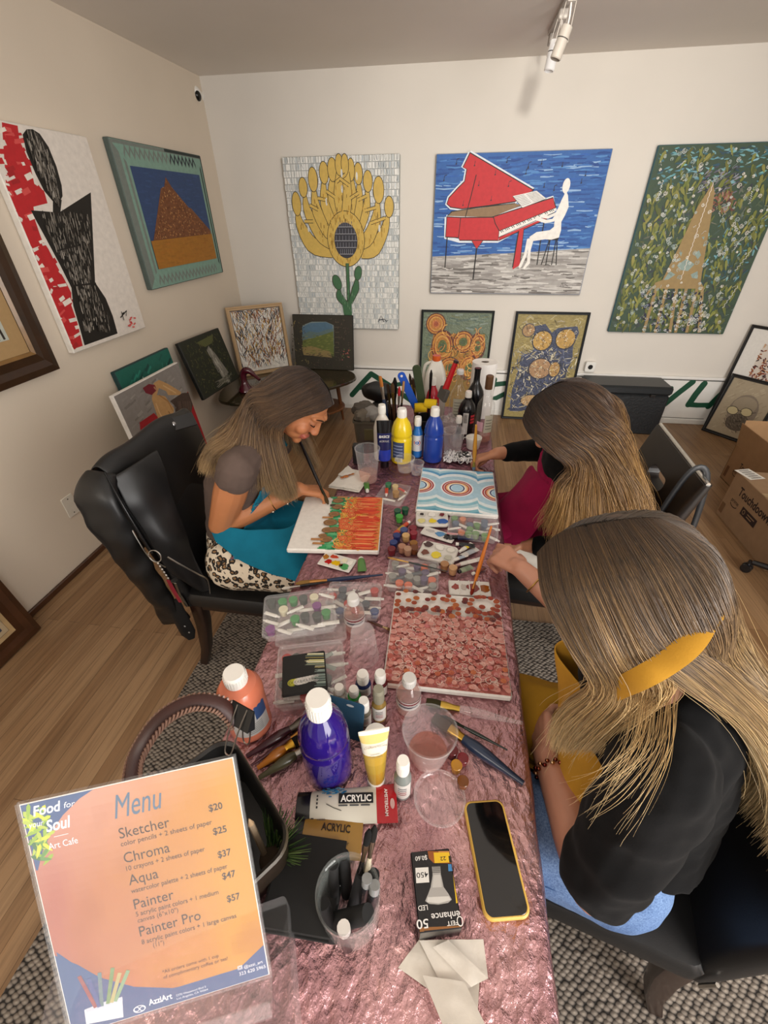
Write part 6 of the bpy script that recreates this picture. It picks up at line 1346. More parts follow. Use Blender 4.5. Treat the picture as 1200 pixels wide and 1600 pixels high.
def onz(L, h0=.0158):   # height of the tube's upper surface at x,y
    def fn(x, y): 
        u = x / L; hh = np.interp(u, [.14, .4, .7, .8, 1.0], [.0158, .0144, .0095, .0068, .0032]); return hh
    return fn
def deco_a(m, L, w):
    hz = onz(L); K = lambda x, y, k=1: (x, y, hz(x, y) * math.sqrt(max(.05, 1 - (y / (w * .52)) ** 2)) + .0004 * k)
    G = 8
    def patch(x0, x1, y0, y1, col, k=1):
        vs = [K(x0 + (x1 - x0) * i / G, y0 + (y1 - y0) * j / G, k) for j in range(G + 1) for i in range(G + 1)]; m.add(vs, [(j * (G + 1) + i, j * (G + 1) + i + 1, (j + 1) * (G + 1) + i + 1, (j + 1) * (G + 1) + i) for j in range(G) for i in range(G)], col, True)
    patch(L * .42, L * .765, -w * .02, w * .27, '#121214')
    m.text('ACRYLIC', L * .44, w * .03, w * .25, '#ece9e2', L * .305, bold=.03, fn=lambda x, y: K(x, y, 2))
    q = random.Random(3)
    for k in range(46): x, y = L * q.uniform(.24, .47), w * q.gauss(.33, .07); patch(x, x + L * .03, y, y + w * .03, q.choice(['#1a6a9a', '#3a92b8', '#124a78', '#7ab4c8', '#2a80a8']), 1.5) if abs(y) < w * .46 else None
    for k in range(3): patch(L * (.42 + .11 * k), L * (.51 + .11 * k), -w * .09, -w * .05, '#4a4a4c', 2)
    for k in range(4): patch(L * .2, L * .215, w * (-.12 + .1 * k), w * (-.06 + .1 * k), '#2a2a2c', 2)
    m.stroke([(L * .3, -w * .02), (L * .37, -w * .12), (L * .45, -w * .2)], .0012, '#4a4640'); 
    for k in range(len(m.v) - 6, len(m.v)): m.v[k] = K(m.v[k][0], m.v[k][1], 3)
    for k in range(10): patch(L * (.215 + .008 * k), L * (.219 + .008 * k), -w * .46, -w * .36, '#3a3a3c', 2)
    m.text('AMSTERDAM', 0, 0, w * .13, '#e9dcd8', w * .72, bold=.02, fn=lambda x, y: (L * .88 + y, w * .36 - x, .0052))
    m.T = m.T; 
    P = [(L * .955 + .004 * math.cos(a), -w * .04 + w * .14 * math.sin(a), .0042) for a in [2 * PI * k / 16 for k in range(16)]]; m.add(P, [tuple(range(16))], '#caa09c')
AM = big_tube('white acrylic paint tube with red tail panel in the foreground', (464, 1264), (620, 1254), .060, '#121113', '#cbc6b8', '#a8141e', deco_a)
def deco_g(m, L, w):
    hz = onz(L); K = lambda x, y, k=1: (x, y, hz(x, y) * math.sqrt(max(.05, 1 - (y / (w * .52)) ** 2)) + .0004 * k)
    m.text('ACRYLIC', L * .40, w * .06, w * .26, '#2a1c10', L * .42, bold=.025, fn=lambda x, y: K(x, y, 2)); m.text("Artist's Color", L * .46, -w * .22, w * .13, '#3a2814', L * .36, fn=lambda x, y: K(x, y, 2))
    m.add([K(L * .22, -w * .4), K(L * .26, -w * .4), K(L * .26, w * .4), K(L * .22, w * .4)], [(0, 1, 2, 3)], '#1c1a18')
big_tube('gold acrylic paint tube lying between the white tube and the black book', (460, 1304), (566, 1309), .062, '#121113', '#96702e', '#96702e', deco_g)

# black book, glass jar of charcoal, bulb box, phone, napkins
a, b_, c = at(404, 1448, ZT + .034), at(517, 1468, ZT + .034), at(424, 1298, ZT + .034); M = frame_M(a, b_ - a, c - a); W, H = (b_ - a).length, (c - a).length
t = thing('black_book', 'thick black cloth-covered book lying beside the glass jar', 'book', M=M)
m = MB(); m.box((0, 0, -.003), (W, H, 0), '#0d0d0c', .0012); m.box((0, 0, -.034), (W, H, -.031), '#0d0d0c', .0012); m.box((-.002, 0, -.033), (.003, H, -.001), '#0c0c0b', .001); m.build('cover', PM('book_cloth', .7, nscale=30, namt=.2), t)
m = MB(); m.box((.004, .004, -.031), (W - .005, H - .004, -.003), '#151412'); m.build('pages', PAPER, t)
P, H, R = place(562, 1488, 1366, 92); H = min(H, .115)
t = thing('glass_jar', 'clear jar of charcoal and brushes standing in the foreground', 'jar', P)
m = MB(); m.lathe([(.001, .002), (R * .9, .002), (R * .95, .005), (R * .93, .015), (R * .97, .022), (R * .95, .030), (R, .04), (R * 1.0, H - .014), (R * 1.05, H - .012), (R * 1.05, H), (R * .99, H), (R * .95, H - .012), (R * .94, .04), (R * .88, .006), (.001, .006)], '#fff', 40, caps=(False, False)); m.build('glass', CLEARG, t)
r = random.Random(51)
def stick(label, p0, p1, rr, col, name='charcoal_stick', cat='charcoal', mat=MATTE, cap=None):
    t2 = thing(name, label, cat, P); m = MB(); m.tube([p0, ((V(p0) + V(p1)) / 2), p1], rr, col, 14); m.build('rod', mat, t2)
    if cap: m = MB(); d = (V(p1) - V(p0)).normalized(); m.tube([V(p1) - d * .001, V(p1) + d * .014], rr * .95, cap, 12); m.build('tip', mat, t2)
for k, (p0, p1, rr, col, lab) in enumerate((((-.035, -.02, .02), (.03, -.012, .085), .012, '#141414', 'thick charcoal block lying across the jar'), ((-.03, .01, .012), (-.03, .03, .10), .008, '#101010', 'black charcoal stick at the left of the jar'), ((-.012, .02, .012), (-.018, .044, .098), .009, '#0c0c0d', 'black charcoal stick at the back of the jar'), ((.025, .02, .012), (.03, .03, .09), .009, '#16161a', 'black charcoal stick at the right of the jar'), ((.0, .0, .012), (.014, .03, .085), .010, '#1a1a1c', 'charcoal stick in the middle of the jar'), ((-.02, -.03, .01), (-.035, -.01, .08), .009, '#121213', 'charcoal stick at the front left of the jar'))): stick(lab, p0, p1, rr, col)
stick('white-capped glue stick at the front of the jar', (.002, -.035, .012), (.0, -.032, .075), .0095, '#1a1a1c', 'glue_stick', 'glue', PLASTIC, '#dedad4')
for k, (p0, p1, lab) in enumerate((((.03, -.01, .012), (.034, .012, .088), 'grey marker pen in the right side of the jar'), ((.018, .002, .012), (.022, .018, .09), 'second grey marker pen beside the first in the jar'))): stick(lab, p0, p1, .008, '#2a2a2c', 'marker_pen', 'pen', PLASTIC, '#8a8c8c')
A = at(577, 1296, ZT + .16); brush('slim brush with black bristles standing in the jar', (A.x, A.y, A.z), (P.x + .0, P.y + .0, ZT + .012), .005, '#151515', '#8a7a60', '#1a1816', 1.)
A = at(586, 1290, ZT + .16); brush('slim brush with tan-white handle standing at the right of the jar', (A.x, A.y, A.z), (P.x + .012, P.y + .005, ZT + .012), .005, '#1d1b19', '#8f8674', '#c9bda4', 1.)

h = .045
a, b_, c = at(655, 1458, ZT + h), at(723, 1450, ZT + h), at(646, 1331, ZT + h); M = frame_M(a, b_ - a, c - a); W, H = (b_ - a).length, (c - a).length; f = px2loc(M, (400, 1150), 2.667)
t = thing('light_bulb_box', 'black retail box with a picture of a reflector bulb beside the phone', 'box', M=M)
m = MB(); m.box((0, 0, -h), (W, H, 0), '#131214', .0015); m.build('carton', PLASTIC, t)
m = MB(); m.lay = .0004; Q = lambda *pts: [clampbox(f(*p), W, H, .001) for p in pts]
m.poly(Q((660, 480), (740, 478), (742, 530), (722, 545), (700, 520), (662, 520)), '#171417'); m.poly(Q((715, 480), (820, 478), (828, 530), (740, 530), (720, 510)), '#8a4a1c'); m.poly(Q((760, 480), (820, 478), (824, 500), (764, 506)), '#b87a3c')
m.poly(Q((740, 486), (818, 484), (822, 526), (744, 530)), '#d8b01e'); m.poly(Q((800, 534), (826, 533), (828, 562), (802, 564)), '#3a7ab0')
m.poly(Q((822, 576), (836, 574), (850, 694), (834, 698)), '#d8b01e'); m.poly(Q((664, 550), (718, 547), (722, 610), (668, 614)), '#d9d6d0')
m.poly(Q((668, 800), (860, 790), (862, 826), (670, 828)), '#8a5a2c'); m.poly(Q((700, 812), (860, 800), (862, 826), (702, 828)), '#2a1c18')
bulb = ((733, 545), (768, 543), (770, 575), (782, 630), (800, 655), (816, 682), (800, 696), (760, 703), (722, 700), (705, 688), (716, 662), (728, 630), (736, 580)); m.poly(Q(*bulb), '#a09d98'); m.poly(Q((740, 580), (768, 578), (775, 630), (735, 632)), '#b9b6b0'); m.poly(Q((716, 672), (804, 668), (812, 684), (760, 698), (712, 692)), '#c9c6c0')
for k in range(4): m.stroke(Q((735, 548 + 7 * k), (768, 546 + 7 * k)), .0015, '#6a6864')
# the print is upside down as seen: letters rotated by half a turn
def tx(s, x, y, hgt, w, col, bold=.01):
    p = f(x, y); m.text(s, 0, 0, hgt, col, w, 'L', 0, bold, fn=lambda u, v: (p[0] - u, p[1] - v))
s1 = W / 205
tx('enhance', 848, 728, .011, .042, '#dedbd6'); tx('50', 716, 762, .014, .017, '#e6e3de'); tx('LED', 714, 704, .008, .014, '#d9d6d0'); tx('450', 716, 566, .009, .018, '#2a2a2c'); tx('$0.60', 712, 498, .008, .019, '#d9d6d0'); tx('22', 790, 502, .007, .009, '#2a2010'); tx('1', 812, 500, .012, .004, '#2a2010'); tx('FEIT', 840, 768, .007, .016, '#e9e6e0'); m.ring(f(850, 772), .004, .005, .0012, '#e9e6e0')
m.text('bright white', 0, 0, .0055, '#2a2010', .030, fn=lambda u, v: ((lambda p: (p[0] + v, p[1] - u))(f(829, 586))))
m.build('printed_panel', PLASTIC, t)

a, b_, c = at(758, 1440, ZT + .010), at(832, 1434, ZT + .010), at(724, 1252, ZT + .010); M = frame_M(a, b_ - a, c - a); W, H = (b_ - a).length, (c - a).length
t = thing('smartphone', 'black-screened phone in a yellow case lying at the right table edge', 'phone', M=M)
m = MB(); m.prism(rrect(W, H, .014, 7, W / 2, H / 2), -.010, 0, '#d2a94e', .0025, smooth=False); m.build('case', SATIN, t)
m = MB(); m.prism(rrect(W - .0075, H - .0075, .011, 7, W / 2, H / 2), -.001, .0006, '#0a0a0b', .0004); m.build('screen', PM('phone_glass', .06, coat=.5), t)
m = MB(); m.box((W - .0005, H * .45, -.007), (W + .0012, H * .56, -.003), '#c49c44', .0005); m.build('side_button', SATIN, t)

# paper napkins
def napkin(label, quads, z=None, name='paper_napkin', stain=None):
    t = thing(name, label, 'napkin', b(*quads[0][0])); m = MB(); r = random.Random(len(label))
    for k, (p0, p1, p2, p3, h0, h1) in enumerate(quads):
        G = 8; A_, B_, C_, D_ = [at(*p, ZT + .0015 + .0018 * k) for p in (p0, p1, p2, p3)]
        vs = []
        for j in range(G + 1):
            for i in range(G + 1):
                u, v = i / G, j / G; q = (A_ * (1 - u) + B_ * u) * (1 - v) + (D_ * (1 - u) + C_ * u) * v
                q = q + V((0, 0, h0 + (h1 - h0) * v + .0035 * max(-.2, noise.noise(V((q.x * 40, q.y * 40, k * 3.3)))) * (4 * u * (1 - u) + .3))); vs.append(q - t.location)
        fs = [(j * (G + 1) + i, j * (G + 1) + i + 1, (j + 1) * (G + 1) + i + 1, (j + 1) * (G + 1) + i) for j in range(G) for i in range(G)]
        cc = mix('#cfc7bb', '#e0d9ce', r.random()) if not stain else C('#e2ddd3'); m.add(vs, fs, cc, True)
    m.build('sheet', PAPER, t)
    if stain:
        m = MB()
        for (px, py, s, col) in stain: q = at(px, py, ZT + .008 + .0018 * len(quads)) - t.location; m.lay = 0; m.add([(q.x + s * math.cos(a) * r.uniform(.6, 1.3), q.y + s * math.sin(a) * r.uniform(.6, 1.2), q.z + r.uniform(0, .0004)) for a in [2 * PI * k / 9 for k in range(9)]], [tuple(range(9))], col)
        m.build('paint_stain', PAINT, t)
napkin('crumpled beige paper napkins at the bottom edge beside the bulb box', [((622, 1512), (655, 1468), (752, 1478), (745, 1600), .0, .002), ((655, 1470), (755, 1468), (762, 1530), (700, 1560), .002, .004), ((676, 1482), (700, 1470), (760, 1530), (735, 1545), .006, .012), ((660, 1525), (725, 1535), (756, 1602), (690, 1602), .006, .012)])
napkin('folded white napkin with orange paint smears behind the orange canvas', [((513, 762), (561, 770), (580, 743), (540, 731), .001, .003), ((513, 760), (560, 767), (579, 741), (545, 733), .003, .004), ((528, 744), (544, 729), (556, 742), (535, 748), .006, .012)], stain=[(540, 744, .012, '#c87a3c'), (546, 741, .010, '#c06a34'), (535, 746, .008, '#b8703c'), (551, 740, .008, '#d08a50')])

# ------------------------------------------------------------------ basket with braided handle, binder clip, grass sprig
A_, B_ = at(372, 1168, .855), at(446, 1288, .855); dv = (A_ - B_); dv.z = 0; ang = math.atan2(dv.y, dv.x) - PI / 2; Rz = Matrix.Rotation(ang, 4, 'Z')
Bk = (A_ + B_) / 2 + Rz @ V((-.066, 0, 0)); Bk.z = ZT
t = thing('leather_basket', 'dark leather basket with a tall braided handle behind the menu', 'basket', M=Matrix.Translation(Bk) @ Rz)
o_ = rrect(.13, .22, .035, 6); hgt = .105
m = MB(); m.loft([[(x * s, y * s, z) for x, y in o_] for s, z in ((.84, 0), (.9, .004), (1, hgt), (1.03, hgt + .003), (1.0, hgt + .006), (.95, hgt + .002), (.82, .006))], ['#2a2016', '#2a2016', '#3a3024', '#4a4030', '#1a1612', '#121110']); m.build('body', LEATHER, t)
BI = (Matrix.Translation(Bk) @ Rz).inverted()
pts = cm([BI @ at(*p) for p in ((372, 1128, .90), (345, 1102, .93), (300, 1098, .95), (255, 1122, .95), (222, 1165, .93), (208, 1205, .90), (212, 1240, .87), (240, 1275, .85), (290, 1300, .84))] + [(-.06, -.09, hgt - .004)], 60)
m = MB(); m.tube(pts, .0125, '#3a1a14', 10, flat=.45, nrm=(0, 0, 1)); m.build('handle', LEATHER, t)
m = MB(); n = len(pts)
for sgn in (1, -1):
    for k in range(0, n - 1):
        p = pts[k]; tn = (pts[min(k + 1, n - 1)] - pts[max(k - 1, 0)]).normalized(); sd = tn.cross(V((0, 0, 1))).normalized(); c_ = p + sd * sgn * .0125
        m.tube([c_ - tn * .005 + V((0, 0, .006)), c_ + sd * sgn * .003, c_ + tn * .005 - V((0, 0, .006))], .0022, '#8a6a5a', 5)
m.build('braided_edge', LEATHER, t)
r = random.Random(61)
for k, (u, v, c, lab) in enumerate(((.01, -.03, '#2a2a2c', 'dark pencil inside the leather basket'), (-.02, .03, '#c9c4bc', 'pale pen inside the leather basket'), (.025, -.06, '#b9a48a', 'tan crayon inside the leather basket'), (0, .07, '#6a6c70', 'grey pen inside the leather basket'))):
    t2 = thing('pencil', lab, 'pencil', M=Matrix.Translation(Bk) @ Rz @ Matrix.Translation((u, v, 0))); m = MB(); m.tube([(0, 0, .012), (.004 * k - .006, .02, .10)], .005, c, 8); m.build('shaft', PLASTIC, t2); m = MB(); m.tube([(.004 * k - .006, .02, .0995), (.0043 * k - .0062, .0225, .112)], [.0048, .001], mix(c, '#c9a070', .5), 8); m.build('point', MATTE, t2)
# binder clip on the basket handle end
A = at(378, 1118, .915); t = thing('binder_clip', 'large black binder clip with wire handles on the basket handle end', 'clip', M=frame_M(A, (.8, -.3, .1), (.1, .5, .8)))
m = MB(); m.add([(-.026, -.018, -.009), (.026, -.018, -.009), (.026, .018, -.001), (-.026, .018, -.001), (-.026, -.018, .009), (.026, -.018, .009), (.026, .018, .001), (-.026, .018, .001)], [(0, 1, 2, 3), (7, 6, 5, 4), (0, 4, 5, 1), (0, 3, 7, 4), (1, 5, 6, 2)], '#0e0e0f'); m.build('spring', SATIN, t)
for s in (1, -1): m = MB(); m.tube(cm([(-.012, .016, .002 * s), (-.010, -.02, .014 * s), (-.008, -.055, .020 * s), (0, -.062, .021 * s), (.008, -.055, .020 * s), (.010, -.02, .014 * s), (.012, .016, .002 * s)], 24), .0013, '#b9b2a8', 6); m.build('wire_handle', METAL, t)
q = b(428, 1345); t = thing('grass_sprig', 'tuft of green artificial grass between the basket and the black book', 'plant', q)
r = random.Random(62); m = MB()
for k in range(90):
    a = r.uniform(-.4, 2.2); L = r.uniform(.05, .10); e = V((math.cos(a) * L * .7, math.sin(a) * L * .7, L * r.uniform(.45, .8))); m.tube([(r.uniform(-.01, .01), r.uniform(-.01, .01), 0), e * .55 + V((0, 0, .012)), e], [.0014, .0012, .0003], r.choice(['#2f4a24', '#3f5c2c', '#56703a', '#24381c', '#6a7d48']), 4)
g_ = m.build('blades', FABRIC, t)
m = MB(); m.ell((0, 0, .012), (.022, .022, .014), '#3a2c1c'); m.build('base', MATTE, t)

# ------------------------------------------------------------------ acrylic riser and menu stand
t = thing('acrylic_riser', 'clear acrylic box under the menu stand at the near left corner', 'acrylic box', (-.285, .035, ZT), .43)
m = MB(); o_ = rrect(.30, .14, .006, 3); m.loft([[(x, y, z) for x, y in o_] for z in (0.001, .070, .072)], '#fff'); m.build('shell', CLEAR('acrylic', body=.01, rough=.04, rim=.10), t)
BLm, BRm, TLm = at(113, 1619, .83), at(421, 1523, .83), at(30, 1258, 1.05)
TLm = min((at(30, 1258, .9 + .002 * k) for k in range(130)), key=lambda q: abs((q - BLm).dot(BRm - BLm)))
M = frame_M(BLm, BRm - BLm, TLm - BLm); W, H = (BRm - BLm).length, (TLm - BLm).length; f = px2loc(M, (0, 1150), 2.667)
t = thing('menu_stand', 'acrylic stand holding the orange art cafe menu at lower left', 'menu', M=M)
m = MB(); Q = lambda *pts: [clampbox(f(*p), W, H, .001) for p in pts]
m.box((0, 0, -.0012), (W, H, -.0004), '#e6e3de'); m.lay = 0
m.poly([(0.001, .001), (W - .001, .001), (W - .001, H - .001), (.001, H - .001)], '#d99a62')
r = random.Random(71)
GX = 30   # soft watercolour wash of the page
def wash(u, v):
    n = noise.noise(V((u * 3.1, v * 2.6, 4.2))) * .5 + noise.noise(V((u * 8, v * 7, 1.2))) * .2; t_ = min(1, max(0, u * 1.15 + n * .45 - .05)); c = mix('#a3604f', '#bd8834', t_); c = mix(c, '#c99a8c', min(1, max(0, (v - .55) * 1.7 - u * .55 + n * .5))); return mix(c, '#8f4a34', min(.7, max(0, n * 2.0 - .25)))
z = m.z(); vs = [(.001 + (W - .002) * i / GX, .001 + (H - .002) * j / GX, z) for j in range(GX + 1) for i in range(GX + 1)]
m.add(vs, [(j * (GX + 1) + i, j * (GX + 1) + i + 1, (j + 1) * (GX + 1) + i + 1, (j + 1) * (GX + 1) + i) for j in range(GX) for i in range(GX)], [wash((i + .5) / GX, (j + .5) / GX) for j in range(GX) for i in range(GX)])
BLU = '#3d5580'
m.poly(Q((82, 290), (385, 205), (330, 262), (262, 330), (215, 400), (178, 480), (158, 560), (150, 560)), BLU)
m.poly(Q((235, 900), (330, 965), (430, 1010), (560, 1045), (720, 1050), (880, 1018), (1000, 965), (1100, 870), (1125, 1000), (290, 1200), (300, 1195)), BLU)
m.poly([(.001, .001), (W - .001, .001), (W - .001, .022), (.001, .022)], BLU); m.poly([(.001, .02), (.085, .02), (.05, .055), (.022, .09), (.001, .11)], BLU)
for k in range(46): p = clampbox(f(r.uniform(112, 205), r.uniform(300, 520)), W, H, .006); leaf(m, *p, r.uniform(.010, .022), .006, r.uniform(0, 3), r.choice(['#5f8a4a', '#8aa83c', '#c9c83c', '#3f6a44', '#a8b84a', '#b9c93c']), 7)
pa_ = lambda x, y: clampbox(f(x, y), W, H, .002)
def mt(s, x, y, size, col, x2=None, shear=0., bold=0.):
    p = pa_(x, y); w = None
    if x2: q = pa_(*x2); w = math.hypot(q[0] - p[0], q[1] - p[1])
    m.text(s, p[0], p[1], size, col, w, 'L', shear, bold)
TXT = '#43332c'
mt('Food', 140, 335, .017, '#e6e9ee', (258, 305), .25, .02); mt('for', 268, 300, .010, '#e6e9ee', (315, 290), .25); mt('your', 120, 385, .010, '#e6e9ee', (185, 372), .25); mt('Soul', 195, 400, .020, '#eef0f4', (300, 372), .25, .02); mt('Art Cafe', 205, 474, .0115, '#dfe3ea', (325, 440))
m.stroke([pa_(225, 420), pa_(285, 406)], .0006, '#e6e9ee')
mt('Menu', 480, 345, .042, '#4f6880', (682, 290), .35, 0)
for s, (x, y), x2, price, pxy, pw, sub, sxy, sx2 in (('Sketcher', (500, 428), (708, 372), '$20', (872, 315), (928, 298), 'color pencils + 2 sheets of paper', (505, 460), (880, 345)), ('Chroma', (520, 530), (708, 475), '$25', (890, 412), (946, 396), '10 crayons + 2 sheets of paper', (528, 562), (852, 464)),
        ('Aqua', (540, 622), (662, 590), '$37', (910, 508), (964, 492), 'watercolor palette + 2 sheets of paper', (548, 656), (946, 534)), ('Painter', (562, 722), (726, 675), '$47', (928, 598), (982, 578), '5 acrylic paint colors + 1 medium', (568, 752), (908, 640)), ('Painter Pro', (585, 835), (836, 752), '$57', (948, 692), (1002, 678), '8 acrylic paint colors + 1 large canvas', (592, 868), (982, 736))):
    mt(s, x, y, .019, TXT, x2); mt(price, *pxy, .0125, '#3a2c28', pw, 0, .015); mt(sub, *sxy, .0088, '#523a2c', sx2, 0, .006)
mt('canvas (6"x10")', 575, 778, .0085, '#523a2c', (742, 722)); mt('(11")', 640, 880, .0085, '#523a2c', (685, 866))
mt('*All orders come with 1 cup', 678, 990, .0068, '#5a3c2c', (910, 912)); mt('of complimentary coffee or tea!', 682, 1012, .0068, '#5a3c2c', (950, 934))
mt('AzziArt', 622, 1122, .0115, '#e3e7ee', (720, 1096), 0, .02); m.ring(f(582, 1136), .0066, .0044, .0009, '#e3e7ee'); m.ring(f(570, 1138), .0028, .0028, .0009, '#e3e7ee'); m.ring(f(594, 1134), .0028, .0028, .0009, '#e3e7ee')
mt('2370 Westwood Blvd E', 735, 1085, .0042, '#cfd6e2', (860, 1050)); mt('Los Angeles, CA 90064', 738, 1098, .0042, '#cfd6e2', (868, 1062)); mt('@azzi_art', 1018, 968, .0062, '#e3e7ee', (1096, 946)); mt('323 620 5965', 998, 998, .0068, '#e3e7ee', (1108, 966))
p = pa_(1000, 964); m.ring(p, .0035, .0035, .0007, '#e3e7ee', n=4, a0=PI / 4, a1=2 * PI + PI / 4); m.ring(p, .0016, .0016, .0006, '#e3e7ee', n=12)
# cup of pencils printed at the foot of the page
m.poly(Q((352, 1140), (510, 1095), (515, 1170), (360, 1200)), '#d3d6dc'); m.poly(Q((355, 1138), (430, 1108), (510, 1085), (512, 1102), (440, 1130), (360, 1152)), '#b9c0cc')
for x0, y0, x1, y1, c in ((400, 1130, 330, 1000, '#8a4a4a'), (425, 1125, 415, 985, '#5f7a7c'), (450, 1115, 470, 965, '#6a8a5c'), (480, 1105, 535, 975, '#7a9a78'), (415, 1128, 370, 1010, '#4a5a8a'), (465, 1110, 500, 985, '#a8a070')): m.stroke([pa_(x0, y0), pa_(x1, y1)], .0042, c)
m.build('menu_sheet', PM('menu_print', .3, coat=.35), t)
m = MB(); m.box((-.003, -.002, .0012), (W + .003, H + .002, .0022), '#fff'); m.box((-.003, -.002, -.0035), (W + .003, H + .002, -.0016), '#fff'); m.build('front_panel', CLEAR('acrylic', body=.01, rough=.04, rim=.10), t)
Mi = M.inverted().to_3x3(); dn = Mi @ V((0, 0, -1)); fr = Mi @ V((M.to_3x3().col[0].y, -M.to_3x3().col[0].x, 0)); 
m = MB()
A0, A1 = V((-.003, -.002, 0)), V((W + .003, -.002, 0))
for th, (o0, o1) in ((0, (V((0, 0, 0)), fr * .035)), (1, (fr * .035, fr * .035 + V((0, .022, .0))))):
    q = [A0 + o0, A1 + o0, A1 + o1, A0 + o1]; nn = (q[1] - q[0]).cross(q[3] - q[0]).normalized() * .002; m.add([tuple(v_) for v_ in q] + [tuple(v_ + nn) for v_ in q], [(0, 1, 2, 3), (7, 6, 5, 4), (0, 4, 5, 1), (1, 5, 6, 2), (2, 6, 7, 3), (3, 7, 4, 0)], '#fff')
m.build('base_lip', CLEAR('acrylic', body=.01, rough=.04, rim=.10), t)
# ------------------------------------------------------------------ dining chairs (local: front = +x, seat centre at the origin)
def chair(label, loc, rz, slot=False, trim='#c9c4bc', back=.10, seatmat='#121213'):
    t = thing('dining_chair', label, 'chair', loc, rz)
    def rr(x0, x1, y0, y1, z, r=.03):
        return [(x, y, z) for x, y in rrect(x1 - x0, y1 - y0, r, 5, (x0 + x1) / 2, (y0 + y1) / 2)]
    m = MB(); m.loft([rr(-.215, .225, -.222, .222, .405), rr(-.225, .235, -.232, .232, .415), rr(-.225, .235, -.232, .232, .452), rr(-.215, .225, -.224, .224, .468), rr(-.18, .19, -.19, .19, .474)], seatmat); m.build('seat', LEATHER, t)
    m = MB(); m.box((-.21, -.215, .375), (.215, .215, .405), '#2a1a12', .004); m.build('seat_frame', DARKWOOD, t)
    # padded back leaning away
    def sec(z, th):
        x = -.225 - back * max(0, (z - .46)) / .5; y = .225
        return [(x + (px * th), py, z) for px, py in rrect(1.0, 2 * y, .22 if False else .12, 5)] if False else [(x + px, py, z) for px, py in rrect(th, 2 * y, th * .42, 5)]
    m = MB()
    if not slot:
        m.loft([sec(.40, .045), sec(.42, .055), sec(.6, .06), sec(.85, .05), sec(.955, .042), sec(.975, .03)], '#141415'); m.build('backrest', LEATHER, t)
    else:
        m.loft([sec(.40, .045), sec(.42, .055), sec(.6, .055), sec(.80, .045), sec(.955, .03), sec(.97, .024)], '#1d1613'); bo = m.build('backrest', LEATHER, t)
        cut = MB(); x = -.225 - back * .4 / .5 * .95; cut.T = Matrix.Translation((x, 0, .865)) @ Matrix.Rotation(PI / 2, 4, 'Y'); cut.prism(rrect(.05, .14, .024, 5), -.15, .15, '#1d1613'); co = cut.build('cutter', LEATHER)
        md = bo.modifiers.new('slot', 'BOOLEAN'); md.operation = 'DIFFERENCE'; md.object = co; md.solver = 'EXACT'
        co.parent = bo.parent; bpy.context.view_layer.update(); dg = bpy.context.evaluated_depsgraph_get(); me = bpy.data.meshes.new_from_object(bo.evaluated_get(dg)); bo.modifiers.clear(); bo.data = me; bpy.data.objects.remove(co)
        m = MB(); m.tube([(-.225 - back - .002, y, .972) for y in (-.22, 0, .22)], .006, '#dedad2', 8); m.build('top_trim', METAL, t)
    m = MB(); P = [(-.222, -.232, .41), (-.222, -.235, .44), (-.228, -.236, .47)]; m.tube(P, .004, trim, 6); m.tube([(-.222, .232, .41), (-.222, .235, .44), (-.228, .236, .47)], .004, trim, 6); m.tube([(-.255, -.2, .405), (-.255, .2, .405)], .004, trim, 6); m.build('piping', METAL, t)
    for sx, sy in ((1, 1), (1, -1), (-1, 1), (-1, -1)):
        x, y = (.19 if sx > 0 else -.20), .195 * sy
        dx = .0 if sx > 0 else -.075
        m = MB(); rs = []
        for z, s, o in ((.40, .026, 0), (.28, .024, .12), (.12, .020, .5), (.0095, .017, 1.0)): rs.append([(x + dx * o + px, y + py, z) for px, py in rrect(2 * s, 2 * s, s * .3, 2)])
        m.loft(rs, '#2c1a12'); m.build('leg', DARKWOOD, t)
    return t
ch1 = chair('black leather dining chair under the leather jacket at the left', (-.705, 1.225, 0), 0, back=.135)
ch2 = chair('dark dining chair with a handle slot and pale trim behind the brown-haired woman', (.425, 1.425, 0), PI - .05, slot=True, back=.12)
ch3 = chair('black leather dining chair with silver piping under the blonde woman', (.393, .508, 0), math.radians(168))

